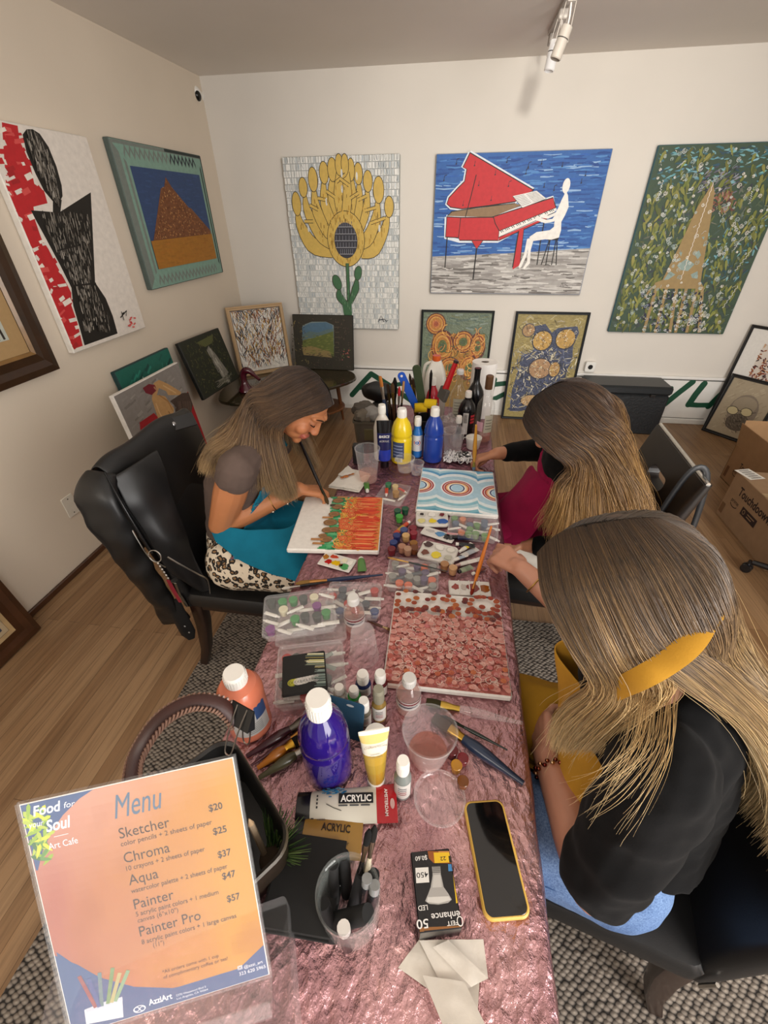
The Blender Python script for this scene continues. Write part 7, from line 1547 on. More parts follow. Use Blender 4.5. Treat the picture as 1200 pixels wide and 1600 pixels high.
# ------------------------------------------------------------------ bodies grown as one surface
def grow(mb, name, voxel, smooth, mat, parent, colfn, disp=0., dscale=20., keep=None, thick=0., its=1):
    ob = mb.build(name, mat, None, sharp=0)
    md = ob.modifiers.new('r', 'REMESH'); md.mode = 'VOXEL'; md.voxel_size = voxel
    ms = ob.modifiers.new('s', 'SMOOTH'); ms.factor = .5; ms.iterations = smooth
    dg = bpy.context.evaluated_depsgraph_get(); dg.update(); me = bpy.data.meshes.new_from_object(ob.evaluated_get(dg)); ob.modifiers.clear()
    n = len(me.vertices); co = np.empty(n * 3); me.vertices.foreach_get('co', co); co = co.reshape(-1, 3)
    if disp:
        no = np.empty(n * 3); me.vertices.foreach_get('normal', no); no = no.reshape(-1, 3)
        d = np.array([disp(V(p)) if callable(disp) else disp * noise.noise(V(p) * dscale) for p in co]); co = co + no * d[:, None]; me.vertices.foreach_set('co', co.ravel())
    if keep:
        kv = np.array([keep(p) for p in co]); polys = [tuple(p.vertices) for p in me.polygons]; fs = [f for f in polys if all(kv[i] for i in f)]
        used = sorted({i for f in fs for i in f}); ix = {v: k for k, v in enumerate(used)}
        m2 = bpy.data.meshes.new(name); m2.from_pydata([tuple(co[i]) for i in used], [], [tuple(ix[i] for i in f) for f in fs]); m2.materials.append(mat); me = m2; co = co[used]; n = len(used)
    for a in list(me.color_attributes): me.color_attributes.remove(a)
    at_ = me.color_attributes.new('Col', 'FLOAT_COLOR', 'POINT'); cc = np.ones((n, 4), np.float32); cc[:, :3] = np.array([colfn(p) for p in co], np.float32); at_.data.foreach_set('color', cc.ravel())
    me.polygons.foreach_set('use_smooth', [True] * len(me.polygons)); me.update(); ob.data = me; ob.name = name
    if thick: sd = ob.modifiers.new('t', 'SOLIDIFY'); sd.thickness = thick; sd.offset = 0
    if parent is not None: ob.parent = parent; ob.matrix_parent_inverse = parent.matrix_world.inverted()
    return ob
def chain(m, pts, rr):
    for a, b_, r0, r1 in zip(pts, pts[1:], rr, rr[1:]): m.cap(a, b_, r0, r1)
def torso(m, secs, L, grow_=0.):
    """secs: (centre, half width, half depth) up the spine"""
    L = V(L).normalized(); rings = []; n = 24; cs = [V(s[0]) for s in secs]
    for i, (c, hw, hd) in enumerate(secs):
        tn = (cs[min(i + 1, len(cs) - 1)] - cs[max(i - 1, 0)]).normalized(); f = tn.cross(L).normalized(); l = f.cross(tn)
        rings.append([tuple(cs[i] + l * (hw + grow_) * math.cos(2 * PI * k / n) * (1 + .06 * abs(math.sin(4 * PI * k / n))) + f * (hd + grow_) * math.sin(2 * PI * k / n)) for k in range(n)])
    m.loft(rings, '#fff')
def hand(m, W, fwd, back, thumb_side, curls, spread=.12, size=1., thumb=(.5, .5)):
    """palm from the wrist W along fwd; back = direction of the back of the hand; thumb_side = +1/-1 along fwd x back; curls = 4 finger bends"""
    f = V(fwd).normalized(); n = V(back); n = (n - f * n.dot(f)).normalized(); s = f.cross(n) * thumb_side; W = V(W); z = size
    for k in range(4):   # palm: four metacarpals fused with the heel
        o = (.5 - k / 3) * .056 * z; m.cap(W + s * o * .45 + f * .008 * z, W + s * o + f * .078 * z, .0135 * z, .0115 * z)
    m.cap(W - f * .01, W + f * .02 * z, .021 * z, .022 * z)
    lens = (.042, .046, .043, .034)
    for k in range(4):
        o = (.5 - k / 3); p = W + s * o * .056 * z + f * .080 * z; a = 0; d0 = (f + s * o * spread).normalized(); c = curls[k]; L = lens[k] * z
        for j, (fr, rad) in enumerate(((1., .0092), (.66, .0083), (.52, .0076))):
            a += c * (.85, 1.1, .7)[j]; d = d0 * math.cos(a) - n * math.sin(a); q = p + d * L * fr; m.cap(p, q, rad * z, (rad - .0008) * z); p = q
    p = W + s * .020 * z + f * .016 * z; a, b_ = thumb
    d = (f * (.55 + .2 * a) + s * (.75 - .4 * a) - n * b_ * .9).normalized(); q = p + d * .042 * z; m.cap(p, q, .0145 * z, .0112 * z)
    d2 = (f * .8 + s * (.2 - .6 * a) - n * b_ * .6).normalized(); q2 = q + d2 * .031 * z; m.cap(q, q2, .0108 * z, .0095 * z); d3 = (f * .9 + s * (-.1 - .6 * a) - n * b_ * .4).normalized(); m.cap(q2, q2 + d3 * .024 * z, .0095 * z, .0078 * z)
class Head:
    def __init__(s, h, g, u):
        s.h = V(h); s.g = V(g).normalized(); u = V(u); s.u = (u - s.g * u.dot(s.g)).normalized(); s.r = s.g.cross(s.u)   # r = the person's right
        s.R = Matrix((s.r, s.g, s.u)).transposed()
    def p(s, a, b_, c): return s.h + s.r * a + s.g * b_ + s.u * c
    def grow(s, m):
        m.ell(s.p(0, -.012, .032), (.074, .096, .084), '#fff', s.R, 26, 18); m.ell(s.p(0, .022, -.02), (.064, .070, .082), '#fff', s.R, 24, 16)
        m.ell(s.p(0, .045, -.066), (.046, .042, .040), '#fff', s.R, 20, 12); m.ell(s.p(0, .078, -.094), (.021, .017, .016), '#fff', s.R, 14, 10)
        m.cap(s.p(0, .090, .014), s.p(0, .106, -.022), .0075, .0108); m.ell(s.p(0, .102, -.027), (.017, .012, .009), '#fff', s.R, 14, 8)
        for k in (-1, 1):
            m.cap(s.p(.010 * k, .092, .034), s.p(.046 * k, .074, .032), .009, .008)                # brow
            m.ell(s.p(.040 * k, .066, -.026), (.024, .022, .024), '#fff', s.R, 14, 10)             # cheek
            m.ell(s.p(.031 * k, .0775, .012), (.0155, .0125, .0105), '#fff', s.R, 16, 10)           # closed, downcast lid
            m.ell(s.p(.074 * k, -.012, .0), (.009, .020, .032), '#fff', s.R, 12, 10)                # ear
        m.ell(s.p(0, .0925, -.056), (.023, .010, .0062), '#fff', s.R, 16, 8); m.ell(s.p(0, .0905, -.067), (.020, .010, .0068), '#fff', s.R, 16, 8)
    def color(s, p, skin, scalp='#4a3a2a'):
        d = V(p) - s.h; a, b_, c = d.dot(s.r), d.dot(s.g), d.dot(s.u); col = C(skin)
        if d.length < .135 and c > -.05 and b_ < .062 - .0 * c - (.035 if c < .05 else 0) and c > -.02 - b_: return C(scalp)
        if b_ > .075 and abs(a) < .024 and -.074 < c < -.050: return mix(col, '#a8544c', .75 if abs(c + .0615) > .0015 else 1)
        if b_ > .04: col = mix(col, '#c9745c', .28 * math.exp(-((abs(a) - .038) ** 2 + (c + .028) ** 2) / .0009) + .2 * math.exp(-(a * a + (c + .024) ** 2) / .0002))
        if abs(abs(a) - .031) < .017 and b_ > .07 and .0 < c < .020: col = mix(col, '#8a5a48', .35)
        return col
    def features(s, parent, brow, lash):
        for k in (-1, 1):
            m = MB(); pts = cm([s.p(.012 * k, .1005, .0335), s.p(.030 * k, .0925, .0405), s.p(.050 * k, .0755, .034)], 9); m.tube(pts, [.0022, .003, .0034, .0035, .0034, .003, .0025, .0018, .001], brow, 8, flat=.8); par(m.build('eyebrow', FABRIC), parent)
            m = MB(); pts = cm([s.p(.017 * k, .0835, .0075), s.p(.031 * k, .0905, .004), s.p(.046 * k, .0795, .008)], 9); m.tube(pts, .0016, lash, 6); par(m.build('eyelashes', FABRIC), parent)

# ------------------------------------------------------------------ hair
def hair_mat(name, rough=.38):
    t = NT(name); c = t.col(); t.princ(Base_Color=c, Roughness=rough, Specular_IOR_Level=.35, Sheen_Weight=.1); return t.m
HAIR = hair_mat('hair_strands')
def resample_guides(G, n):
    return np.stack([catmull([tuple(p) for p in g], n) for g in G])
def hair(name, parent, G, n, cols, seed, thick=(.004, .012, .02, .012), rad=.0011, nT=22, wave=0., wfreq=2.5, stray=.03, sheet=True, endvar=.18, seg=3, sink=(0, 0, 0)):
    """strands interpolated between guide curves G; cols = list of colours root..tip"""
    rg = np.random.default_rng(seed); GR = resample_guides(G, nT); ng = len(G)
    s = rg.uniform(0, ng - 1.0001, n); i = s.astype(int); f = s - i
    g = lambda k: GR[np.clip(k, 0, ng - 1)]
    ff = f[:, None, None]; p0, p1, p2, p3 = g(i - 1), g(i), g(i + 1), g(i + 2)
    P = .5 * (2 * p1 + (p2 - p0) * ff + (2 * p0 - 5 * p1 + 4 * p2 - p3) * ff ** 2 + (3 * p1 - p0 - 3 * p2 + p3) * ff ** 3)
    tt = np.linspace(0, 1, nT); th = np.interp(tt, np.linspace(0, 1, len(thick)), thick)
    cen = GR.mean(0)
    off = rg.normal(0, 1, (n, 3)); off /= np.maximum(1, np.linalg.norm(off, axis=1))[:, None]
    off2 = rg.normal(0, .5, (n, 3)); cl = np.stack([np.sin(s * 37 + k) for k in (0, 2, 4)], 1) * .35
    P = P + (off[:, None, :] * (1 - tt)[None, :, None] + (off2 + cl)[:, None, :] * tt[None, :, None]) * th[None, :, None]
    if wave:
        ph = rg.uniform(0, 6.28, n)[:, None] * .35 + (s * 5.0)[:, None]; amp = wave * tt[None, :] ** .8; w = np.sin(tt[None, :] * wfreq * 6.283 + ph) * amp
        tn = np.gradient(P, axis=1); tn /= np.maximum(1e-9, np.linalg.norm(tn, axis=2))[:, :, None]; sd = np.cross(tn, np.array([.3, .2, 1.0])); sd /= np.maximum(1e-9, np.linalg.norm(sd, axis=2))[:, :, None]
        P = P + sd * w[:, :, None]; up2 = np.cross(sd, tn); P = P + up2 * (np.cos(tt[None, :] * wfreq * 6.283 + ph) * amp * .6)[:, :, None]
    st = rg.random(n) < stray; P[st] += (rg.normal(0, 1, (st.sum(), 1, 3)) * .022 * (tt ** 1.5)[None, :, None])
    # vary the length
    L = 1 - endvar * rg.random(n) ** 1.5; idx = tt[None, :] * L[:, None] * (nT - 1); i0 = np.clip(idx.astype(int), 0, nT - 2); fr = (idx - i0)[:, :, None]; ar = np.arange(n)[:, None]
    P = P[ar, i0] * (1 - fr) + P[ar, i0 + 1] * fr
    return strands_mesh(name, parent, P, rg, cols, rad, seg, GR + np.array(tuple(sink)) * np.interp(tt, [0, .35, .6], [1, 1, 0])[None, :, None] if sheet else None)
def strands_mesh(name, parent, P, rg, cols, rad, seg, GR=None):
    n, nT, _ = P.shape; tt = np.linspace(0, 1, nT)
    tn = np.gradient(P, axis=1); tn /= np.maximum(1e-9, np.linalg.norm(tn, axis=2))[:, :, None]
    ref = np.array([.37, .61, .70]); a = np.cross(tn, ref); a /= np.maximum(1e-9, np.linalg.norm(a, axis=2))[:, :, None]; b_ = np.cross(tn, a)
    rr = rad * .62 * np.interp(tt, [0, .1, .7, 1], [.7, 1, .9, .25])[None, :, None] * rg.uniform(.7, 1.35, n)[:, None, None]
    ang = [2 * PI * k / seg for k in range(seg)]
    VS = np.stack([P + (a * math.cos(x) + b_ * math.sin(x)) * rr for x in ang], 2)  # n,nT,seg,3
    vs = VS.reshape(-1, 3)
    base = (np.arange(n)[:, None, None] * nT + np.arange(nT - 1)[None, :, None]) * seg + np.arange(seg)[None, None, :]
    nxt = (np.arange(n)[:, None, None] * nT + np.arange(nT - 1)[None, :, None]) * seg + (np.arange(seg)[None, None, :] + 1) % seg
    fs = np.stack([base, nxt, nxt + seg, base + seg], -1).reshape(-1, 4)
    cl = np.array([C(c) for c in cols]); xs = np.linspace(0, 1, len(cols))
    sh = rg.normal(0, .10, n); hi = rg.random(n)
    t2 = np.clip(tt[None, :] + sh[:, None], 0, 1); col = np.stack([np.interp(t2, xs, cl[:, k]) for k in range(3)], -1) * (np.where(hi < .15, 1.25, np.where(hi > .82, .72, 1.0)) * rg.uniform(.82, 1.18, n))[:, None, None]
    cv = np.repeat(col[:, :, None, :], seg, 2).reshape(-1, 3)
    if GR is not None:   # under-layer sheet so that no scalp shows between the strands
        ng = GR.shape[0]; m = (ng - 1) * 6 + 1; u = np.linspace(0, ng - 1, m); i = np.clip(u.astype(int), 0, ng - 2); f = (u - i)[:, None, None]; S = GR[i] * (1 - f) + GR[np.clip(i + 1, 0, ng - 1)] * f
        cut = int(GR.shape[1] * .80); S = S[:, :cut]; o = len(vs); vs = np.concatenate([vs, S.reshape(-1, 3)]); k = S.shape[1]
        bb = (np.arange(m - 1)[:, None] * k + np.arange(k - 1)[None, :]) + o; fs = np.concatenate([fs, np.stack([bb, bb + 1, bb + k + 1, bb + k], -1).reshape(-1, 4)])
        sc = np.stack([np.interp(np.linspace(0, .8, k), xs, cl[:, q]) for q in range(3)], -1)[None] * (.55 + .25 * rg.random((m, 1, 1))); cv = np.concatenate([cv, np.broadcast_to(sc, (m, k, 3)).reshape(-1, 3)])
    me = bpy.data.meshes.new(name); me.vertices.add(len(vs)); me.vertices.foreach_set('co', vs.astype(np.float32).ravel()); nf = len(fs)
    me.loops.add(nf * 4); me.loops.foreach_set('vertex_index', fs.astype(np.int32).ravel()); me.polygons.add(nf); me.polygons.foreach_set('loop_start', np.arange(nf, dtype=np.int32) * 4); me.polygons.foreach_set('loop_total', np.full(nf, 4, np.int32)); me.polygons.foreach_set('use_smooth', [True] * nf)
    me.update(calc_edges=True); at_ = me.color_attributes.new('Col', 'FLOAT_COLOR', 'POINT'); cc = np.ones((len(vs), 4), np.float32); cc[:, :3] = np.clip(cv, 0, 1); at_.data.foreach_set('color', cc.ravel()); me.materials.append(HAIR)
    ob = bpy.data.objects.new(name, me); COLL.objects.link(ob)
    if parent is not None: ob.parent = parent; ob.matrix_parent_inverse = parent.matrix_world.inverted()
    return ob
def person(label, loc):
    bpy.context.view_layer.update(); t = thing('person', label, 'person', loc); bpy.context.view_layer.update(); return t
def sheet(name, mat, parent, guides, col, n=(16, 20), thick=.004, wob=.004, ws=18, colfn=None):
    """cloth sheet lofted through guide curves"""
    GR = resample_guides(guides, n[1]); ng = len(guides); S = catmull(GR.reshape(ng, -1), n[0]).reshape(n[0], n[1], 3); m = MB()
    vs = [V(p) + V((noise.noise(V(p) * ws), noise.noise(V(p) * ws + V((9, 0, 0))), noise.noise(V(p) * ws + V((0, 9, 0))))) * wob for p in S.reshape(-1, 3)]
    fs = [(i * n[1] + j, i * n[1] + j + 1, (i + 1) * n[1] + j + 1, (i + 1) * n[1] + j) for i in range(n[0] - 1) for j in range(n[1] - 1)]
    cols = [colfn(sum((vs[q] for q in f), V()) / 4) for f in fs] if colfn else col
    m.add(vs, fs, cols, True); ob = m.build(name, mat, None, sharp=0)
    sd = ob.modifiers.new('t', 'SOLIDIFY'); sd.thickness = thick; sd.offset = 0; ss = ob.modifiers.new('s', 'SUBSURF'); ss.levels = 1; ss.render_levels = 1
    if parent is not None: bpy.context.view_layer.update(); ob.parent = parent; ob.matrix_parent_inverse = parent.matrix_world.inverted()
    return ob
def par(ob, parent): bpy.context.view_layer.update(); ob.parent = parent; ob.matrix_parent_inverse = parent.matrix_world.inverted(); return ob
def stain(base, cols, sc, thr, amt=.8):
    def f(p):
        q = V(p); n = noise.noise(q * sc); c = C(base)
        if n > thr: c = mix(c, cols[int(abs(noise.noise(q * sc * .37 + V((5, 5, 5)))) * 97) % len(cols)], amt)
        return tuple(x * (1 + .12 * noise.noise(q * 9)) for x in c)
    return f
# ================================================================== woman at the left
def leopard():
    t = NT('leopard_print'); o = t.obj(); w = t.mul(o, t.noise(o, 30, 2)[1], .03, 'ADD')
    v = t.n('ShaderNodeTexVoronoi', i={'Vector': w, 'Scale': 44, 'Randomness': .85}); d = v.outputs['Distance']
    br = t.noise(o, 75, 2)[0]; d2 = t.math('ADD', d, t.math('MULTIPLY', t.math('SUBTRACT', br, .5), .38))
    c = t.ramp(d2, [(.0, '#8a6a48'), (.24, '#8a6a48'), (.28, '#17120f'), (.47, '#17120f'), (.51, '#ddd0bb')], 'LINEAR')
    t.princ(Base_Color=c, Roughness=.85, Normal=t.bump(t.noise(o, 16, 3)[0], .5, .01)); return t.m
W1 = person('woman in taupe tee, teal apron and leopard trousers painting at the left of the table', (-.72, 1.24, .47))
L1 = (0, 1, 0)
H1 = Head((-.495, 1.305, 1.112), (.66, -.16, -.735), (.75, 0, .66))
S1 = [((-.72, 1.24, .485), .15, .12), ((-.735, 1.24, .55), .172, .128), ((-.76, 1.24, .64), .150, .115), ((-.765, 1.24, .71), .130, .098), ((-.735, 1.25, .82), .142, .108), ((-.685, 1.26, .92), .152, .108), ((-.645, 1.27, .985), .125, .080), ((-.615, 1.28, 1.02), .062, .055)]
Rs, Re, Rw = (-.655, 1.105, .962), (-.762, 1.105, .735), (-.512, 1.232, .822)
Ls, Le, Lw = (-.63, 1.425, .95), (-.72, 1.475, .70), (-.50, 1.385, .655)
SK1 = '#b9794f'
m = MB(); torso(m, S1[1:], L1); m.cap((-.63, 1.275, 1.0), H1.p(0, -.03, -.06), .055, .052); H1.grow(m)
chain(m, [Rs, V(Rs).lerp(V(Re), .45), Re], [.056, .055, .044]); chain(m, [Re, V(Re).lerp(V(Rw), .3), Rw], [.045, .044, .028]); chain(m, [Ls, Le], [.050, .040]); chain(m, [Le, V(Le).lerp(V(Lw), .3), Lw], [.040, .039, .026])
hand(m, Rw, (.75, .28, -.20), (.10, .1, 1), -1, (.62, .78, .9, .95), .05, .96, (.9, .55)); hand(m, Lw, (.9, -.3, -.1), (.1, .2, 1), 1, (.3, .35, .4, .45), .1, .95)
for y in (1.105, 1.31): m.cap((-.47, y + .0, .585), (-.40, y, .585), .055, .052); chain(m, [(-.38, y, .57), (-.37, y, .33), (-.37, y, .075)], [.055, .050, .036]); m.cap((-.38, y, .056), (-.24, y, .049), .034, .026)
par(grow(m, 'body', .0042, 4, SKIN, None, lambda p: H1.color(p, SK1, '#38291e')), W1)
H1.features(W1, '#3f2c1e', '#1a1210')
m = MB(); S = S1[3:7]; torso(m, [(V(S1[2][0]), .152, .118)] + S + [((-.632, 1.272, 1.0), .085, .062)], L1, .011); m.cap((-.65, 1.17, .968), V(Rs), .060, .063); m.cap(Rs, V(Rs).lerp(V(Re), .12), .064, .064); m.cap(Ls, V(Ls).lerp(V(Le), .2), .061, .060)
par(grow(m, 't_shirt', .006, 5, FABRIC, None, lambda p: C('#5f5049'), lambda p: .004 * noise.noise(V((p.x * 22, p.y * 22, p.z * 40)))), W1)
def legs1(g):
    m = MB(); torso(m, [((-.75, 1.22, .495), .165, .125), ((-.755, 1.225, .55), .186, .135), ((-.76, 1.24, .65), .155, .12)], L1, g)
    for y in (1.10, 1.31): chain(m, [(-.74, y, .572), (-.56, y, .575), (-.40, y, .58)], [.108 + g, .098 + g, .070 + g])
    return m
m = legs1(.004)
for y in (1.10, 1.31): chain(m, [(-.39, y, .57), (-.372, y, .33), (-.37, y, .12)], [.066, .062, .055])
par(grow(m, 'trousers', .007, 5, leopard(), None, lambda p: (1, 1, 1), .004, 14), W1)
AP1 = stain('#17708c', ['#8c3a34', '#114a5c', '#2f93a8'], 26, .52)
m = legs1(.02); torso(m, S1[2:6], L1, .026)
def k1(p):
    x, y, z = p
    if z < .655: return x > -.74 and z > .615 - .12 * max(0, x + .74) and y > 1.03 - .1 * max(0, x + .6)
    sx = np.interp(z, [.6, .71, .82, .92], [-.75, -.765, -.735, -.685]); w = np.interp(z, [.65, .75, .85, .93], [.05, .085, .105, .115]); return x > sx + w and z < .915
par(grow(m, 'apron', .007, 4, FABRIC, None, lambda p: AP1(p), lambda p: .006 * noise.noise(V((p.x * 16, p.y * 20, p.z * 9))), keep=k1, thick=.004), W1)
par(sheet('apron_skirt', FABRIC, None, [[(-.80, 1.09, .745), (-.785, 1.07, .72), (-.765, 1.05, .695)], [(-.72, 1.08, .745), (-.68, 1.04, .70), (-.65, 1.01, .65)], [(-.62, 1.09, .735), (-.57, 1.03, .685), (-.53, .995, .62)], [(-.53, 1.13, .725), (-.47, 1.04, .68), (-.43, .985, .60)], [(-.49, 1.22, .73), (-.43, 1.12, .68), (-.37, 1.01, .58)]], '#17708c', (20, 16), .004, .006, 15), W1)
m = MB(); m.tube(cm([(-.585, 1.20, .92), (-.60, 1.19, .99), (-.655, 1.22, 1.035), (-.68, 1.28, 1.04), (-.64, 1.35, 1.03), (-.58, 1.35, .93)], 24), .011, '#17505c', 8, flat=.3); par(m.build('apron_strap', FABRIC), W1)
G1 = [[H1.p(.004, .074, .092), H1.p(.050, .066, .072), H1.p(.078, .036, .01), H1.p(.084, .030, -.07), V((-.530, 1.205, .96)), V((-.512, 1.195, .87)), V((-.505, 1.19, .82))],
      [H1.p(.004, .060, .102), H1.p(.058, .048, .076), H1.p(.086, .018, .0), H1.p(.090, .008, -.09), V((-.555, 1.185, .95)), V((-.540, 1.168, .86)), V((-.53, 1.165, .82))],
      [H1.p(.004, .03, .114), H1.p(.066, .02, .075), H1.p(.092, -.005, -.02), H1.p(.094, -.02, -.11), V((-.585, 1.165, .95)), V((-.572, 1.15, .88)), V((-.565, 1.15, .84))],
      [H1.p(.006, -.02, .118), H1.p(.066, -.03, .078), H1.p(.092, -.055, -.02), H1.p(.088, -.09, -.09), V((-.665, 1.155, 1.03)), V((-.715, 1.12, .99)), V((-.745, 1.10, .93))],
      [H1.p(.006, -.06, .105), H1.p(.045, -.088, .06), H1.p(.06, -.105, -.02), H1.p(.055, -.12, -.085), V((-.69, 1.20, 1.055)), V((-.765, 1.165, 1.0)), V((-.80, 1.14, .93))],
      [H1.p(0, -.08, .09), H1.p(.0, -.115, .03), H1.p(.0, -.118, -.04), V((-.67, 1.28, 1.08)), V((-.755, 1.27, 1.02)), V((-.81, 1.25, .95)), V((-.83, 1.24, .88))],
      [H1.p(-.006, -.05, .108), H1.p(-.05, -.08, .06), H1.p(-.072, -.09, -.03), H1.p(-.07, -.09, -.1), V((-.66, 1.37, 1.03)), V((-.72, 1.38, .96))],
      [H1.p(-.006, .02, .116), H1.p(-.066, .015, .07), H1.p(-.092, .0, -.03), H1.p(-.09, -.01, -.12), V((-.55, 1.38, .95)), V((-.53, 1.375, .87))],
      [H1.p(-.004, .074, .092), H1.p(-.050, .066, .072), H1.p(-.080, .036, .0), H1.p(-.085, .03, -.09), V((-.51, 1.385, .95)), V((-.48, 1.365, .87)), V((-.47, 1.36, .83))]]
hair('hair', W1, G1, 7000, ['#2e2018', '#463324', '#684e37', '#8d6f4d', '#ad9066'], 1, (.003, .007, .011, .013, .016), .0010, sink=H1.u * -.008)
# jewellery
def bangle(parent, c, ax, r, col, wr=.0016, charm=None, name='bracelet'):
    ax = V(ax).normalized(); a = ax.orthogonal().normalized(); b_ = ax.cross(a); m = MB(); m.tube([V(c) + (a * math.cos(2 * PI * k / 28) + b_ * math.sin(2 * PI * k / 28)) * r for k in range(29)], wr, col, 8); o = par(m.build(name, GOLD), parent)
    if charm: m = MB(); m.ell(charm, (.006, .005, .006), '#d9d2c4', None, 10, 8); q = m.build('charm', METAL, o); q.matrix_parent_inverse = o.matrix_world.inverted()
d = V(Rw) - V(Re)
bangle(W1, V(Re).lerp(V(Rw), .66), d, .036, '#d9b06a', charm=V(Re).lerp(V(Rw), .66) + V((.005, -.02, -.034))); bangle(W1, V(Re).lerp(V(Rw), .85), d, .031, '#d9b06a', charm=V(Re).lerp(V(Rw), .85) + V((.004, -.016, -.03)))
# brush in her hand
A_, B_ = at(513, 788, ZT + .022), V(at(459, 668, .985))
brush('long black paintbrush held by the left woman over the orange canvas', A_, B_, .0065, '#4a3a26', '#3a3a30', '#141215', 1., .10, .14, hprof=[.005, .0062, .006, .0055, .005, .0042])

# ================================================================== brown-haired woman at the back right
W2 = person('woman with wavy brown hair and magenta apron painting the blue canvas at back right', (.46, 1.42, .47))
L2 = (0, -1, 0)
H2 = Head((.355, 1.305, 1.098), (-.70, .16, -.70), (-.70, 0, .72))
S2 = [((.47, 1.42, .55), .168, .125), ((.50, 1.42, .66), .142, .108), ((.505, 1.42, .74), .128, .098), ((.48, 1.415, .84), .140, .105), ((.45, 1.40, .92), .150, .105), ((.43, 1.39, .98), .122, .08), ((.415, 1.38, 1.015), .06, .055)]
Rs, Re, Rw = (.44, 1.56, .945), (.415, 1.735, .79), (.207, 1.605, .822)
Ls, Le, Lw = (.45, 1.235, .93), (.50, 1.19, .68), (.305, 1.275, .628)
SK2 = '#b98060'
m = MB(); torso(m, S2, L2); m.cap((.42, 1.385, 1.0), H2.p(0, -.03, -.06), .054, .05); H2.grow(m)
chain(m, [Rs, Re], [.050, .040]); chain(m, [Re, V(Re).lerp(V(Rw), .3), Rw], [.040, .038, .0255]); chain(m, [Ls, Le], [.050, .04]); chain(m, [Le, V(Le).lerp(V(Lw), .3), Lw], [.040, .038, .026])
hand(m, Rw, (-.85, -.02, -.30), (-.15, .2, 1), 1, (.75, .9, 1.0, 1.05), .04, .95, (.9, .6)); hand(m, Lw, (-.9, .12, -.06), (-.1, .1, 1), -1, (.3, .4, .45, .5), .1, .95)
for y in (1.33, 1.52): m.cap((.2, y, .585), (.12, y, .585), .055, .052); chain(m, [(.1, y, .57), (.09, y, .33), (.09, y, .075)], [.055, .05, .036]); m.cap((.1, y, .056), (-.03, y, .049), .034, .026)
par(grow(m, 'body', .0042, 4, SKIN, None, lambda p: H2.color(p, SK2, '#33231a')), W2); H2.features(W2, '#3a281c', '#1a1210')
m = MB(); torso(m, S2[1:6] + [((.42, 1.385, 1.0), .078, .062)], L2, .010); chain(m, [Rs, Re], [.060, .052]); chain(m, [Re, V(Re).lerp(V(Rw), .80)], [.052, .037]); chain(m, [Ls, Le], [.060, .052]); chain(m, [Le, V(Le).lerp(V(Lw), .70)], [.052, .040])
par(grow(m, 'black_top', .006, 5, FABRIC, None, lambda p: C('#0b0b0c'), lambda p: .004 * noise.noise(V(p) * 24)), W2)
def legs2(g):
    m = MB(); torso(m, [((.46, 1.42, .485), .155, .125), ((.47, 1.42, .55), .174, .130), ((.50, 1.42, .65), .15, .115)], L2, g)
    for y in (1.33, 1.515): chain(m, [(.46, y, .56), (.28, y, .575), (.13, y, .58)], [.095 + g, .087 + g, .066 + g])
    return m
m = legs2(.004)
for y in (1.33, 1.515): chain(m, [(.12, y, .57), (.095, y, .33), (.09, y, .11)], [.066, .062, .055])
par(grow(m, 'trousers', .007, 5, FABRIC, None, lambda p: C('#d9d2c6'), .004, 14), W2)
m = legs2(.018); torso(m, S2[1:5], L2, .022)
def k2(p):
    x, y, z = p
    if z < .66: return z > .605 + (.03 if y < 1.30 else 0) and x < .46
    sx = np.interp(z, [.6, .74, .84, .92], [.49, .505, .48, .45]); return x < sx - np.interp(z, [.65, .75, .85, .93], [.02, .04, .07, .09]) * .9 and z < .90
MG = stain('#8c1440', ['#6e0f33', '#a3204f'], 18, .35, .6)
par(grow(m, 'apron', .007, 4, FABRIC, None, MG, lambda p: .008 * noise.noise(V(p) * 14), keep=k2, thick=.004), W2)
par(sheet('apron_skirt', FABRIC, None, [[(.42, 1.275, .93), (.385, 1.27, .86), (.385, 1.265, .79)], [(.37, 1.33, .88), (.33, 1.30, .80), (.35, 1.26, .72)], [(.335, 1.42, .86), (.275, 1.36, .76), (.32, 1.255, .665)], [(.33, 1.50, .83), (.245, 1.40, .72), (.27, 1.25, .640)], [(.32, 1.55, .78), (.225, 1.43, .69), (.215, 1.27, .63)], [(.30, 1.57, .70), (.215, 1.45, .66), (.205, 1.22, .575)]], '#8c1440', (26, 20), .004, .018, 9), W2)
m = MB(); m.tube(cm([(.385, 1.50, .90), (.40, 1.475, .97), (.45, 1.44, 1.03), (.48, 1.39, 1.035), (.45, 1.32, 1.02), (.39, 1.30, .92)], 24), .011, '#8c1440', 8, flat=.3); par(m.build('apron_strap', FABRIC), W2)
r_ = lambda *a: H2.p(*a)
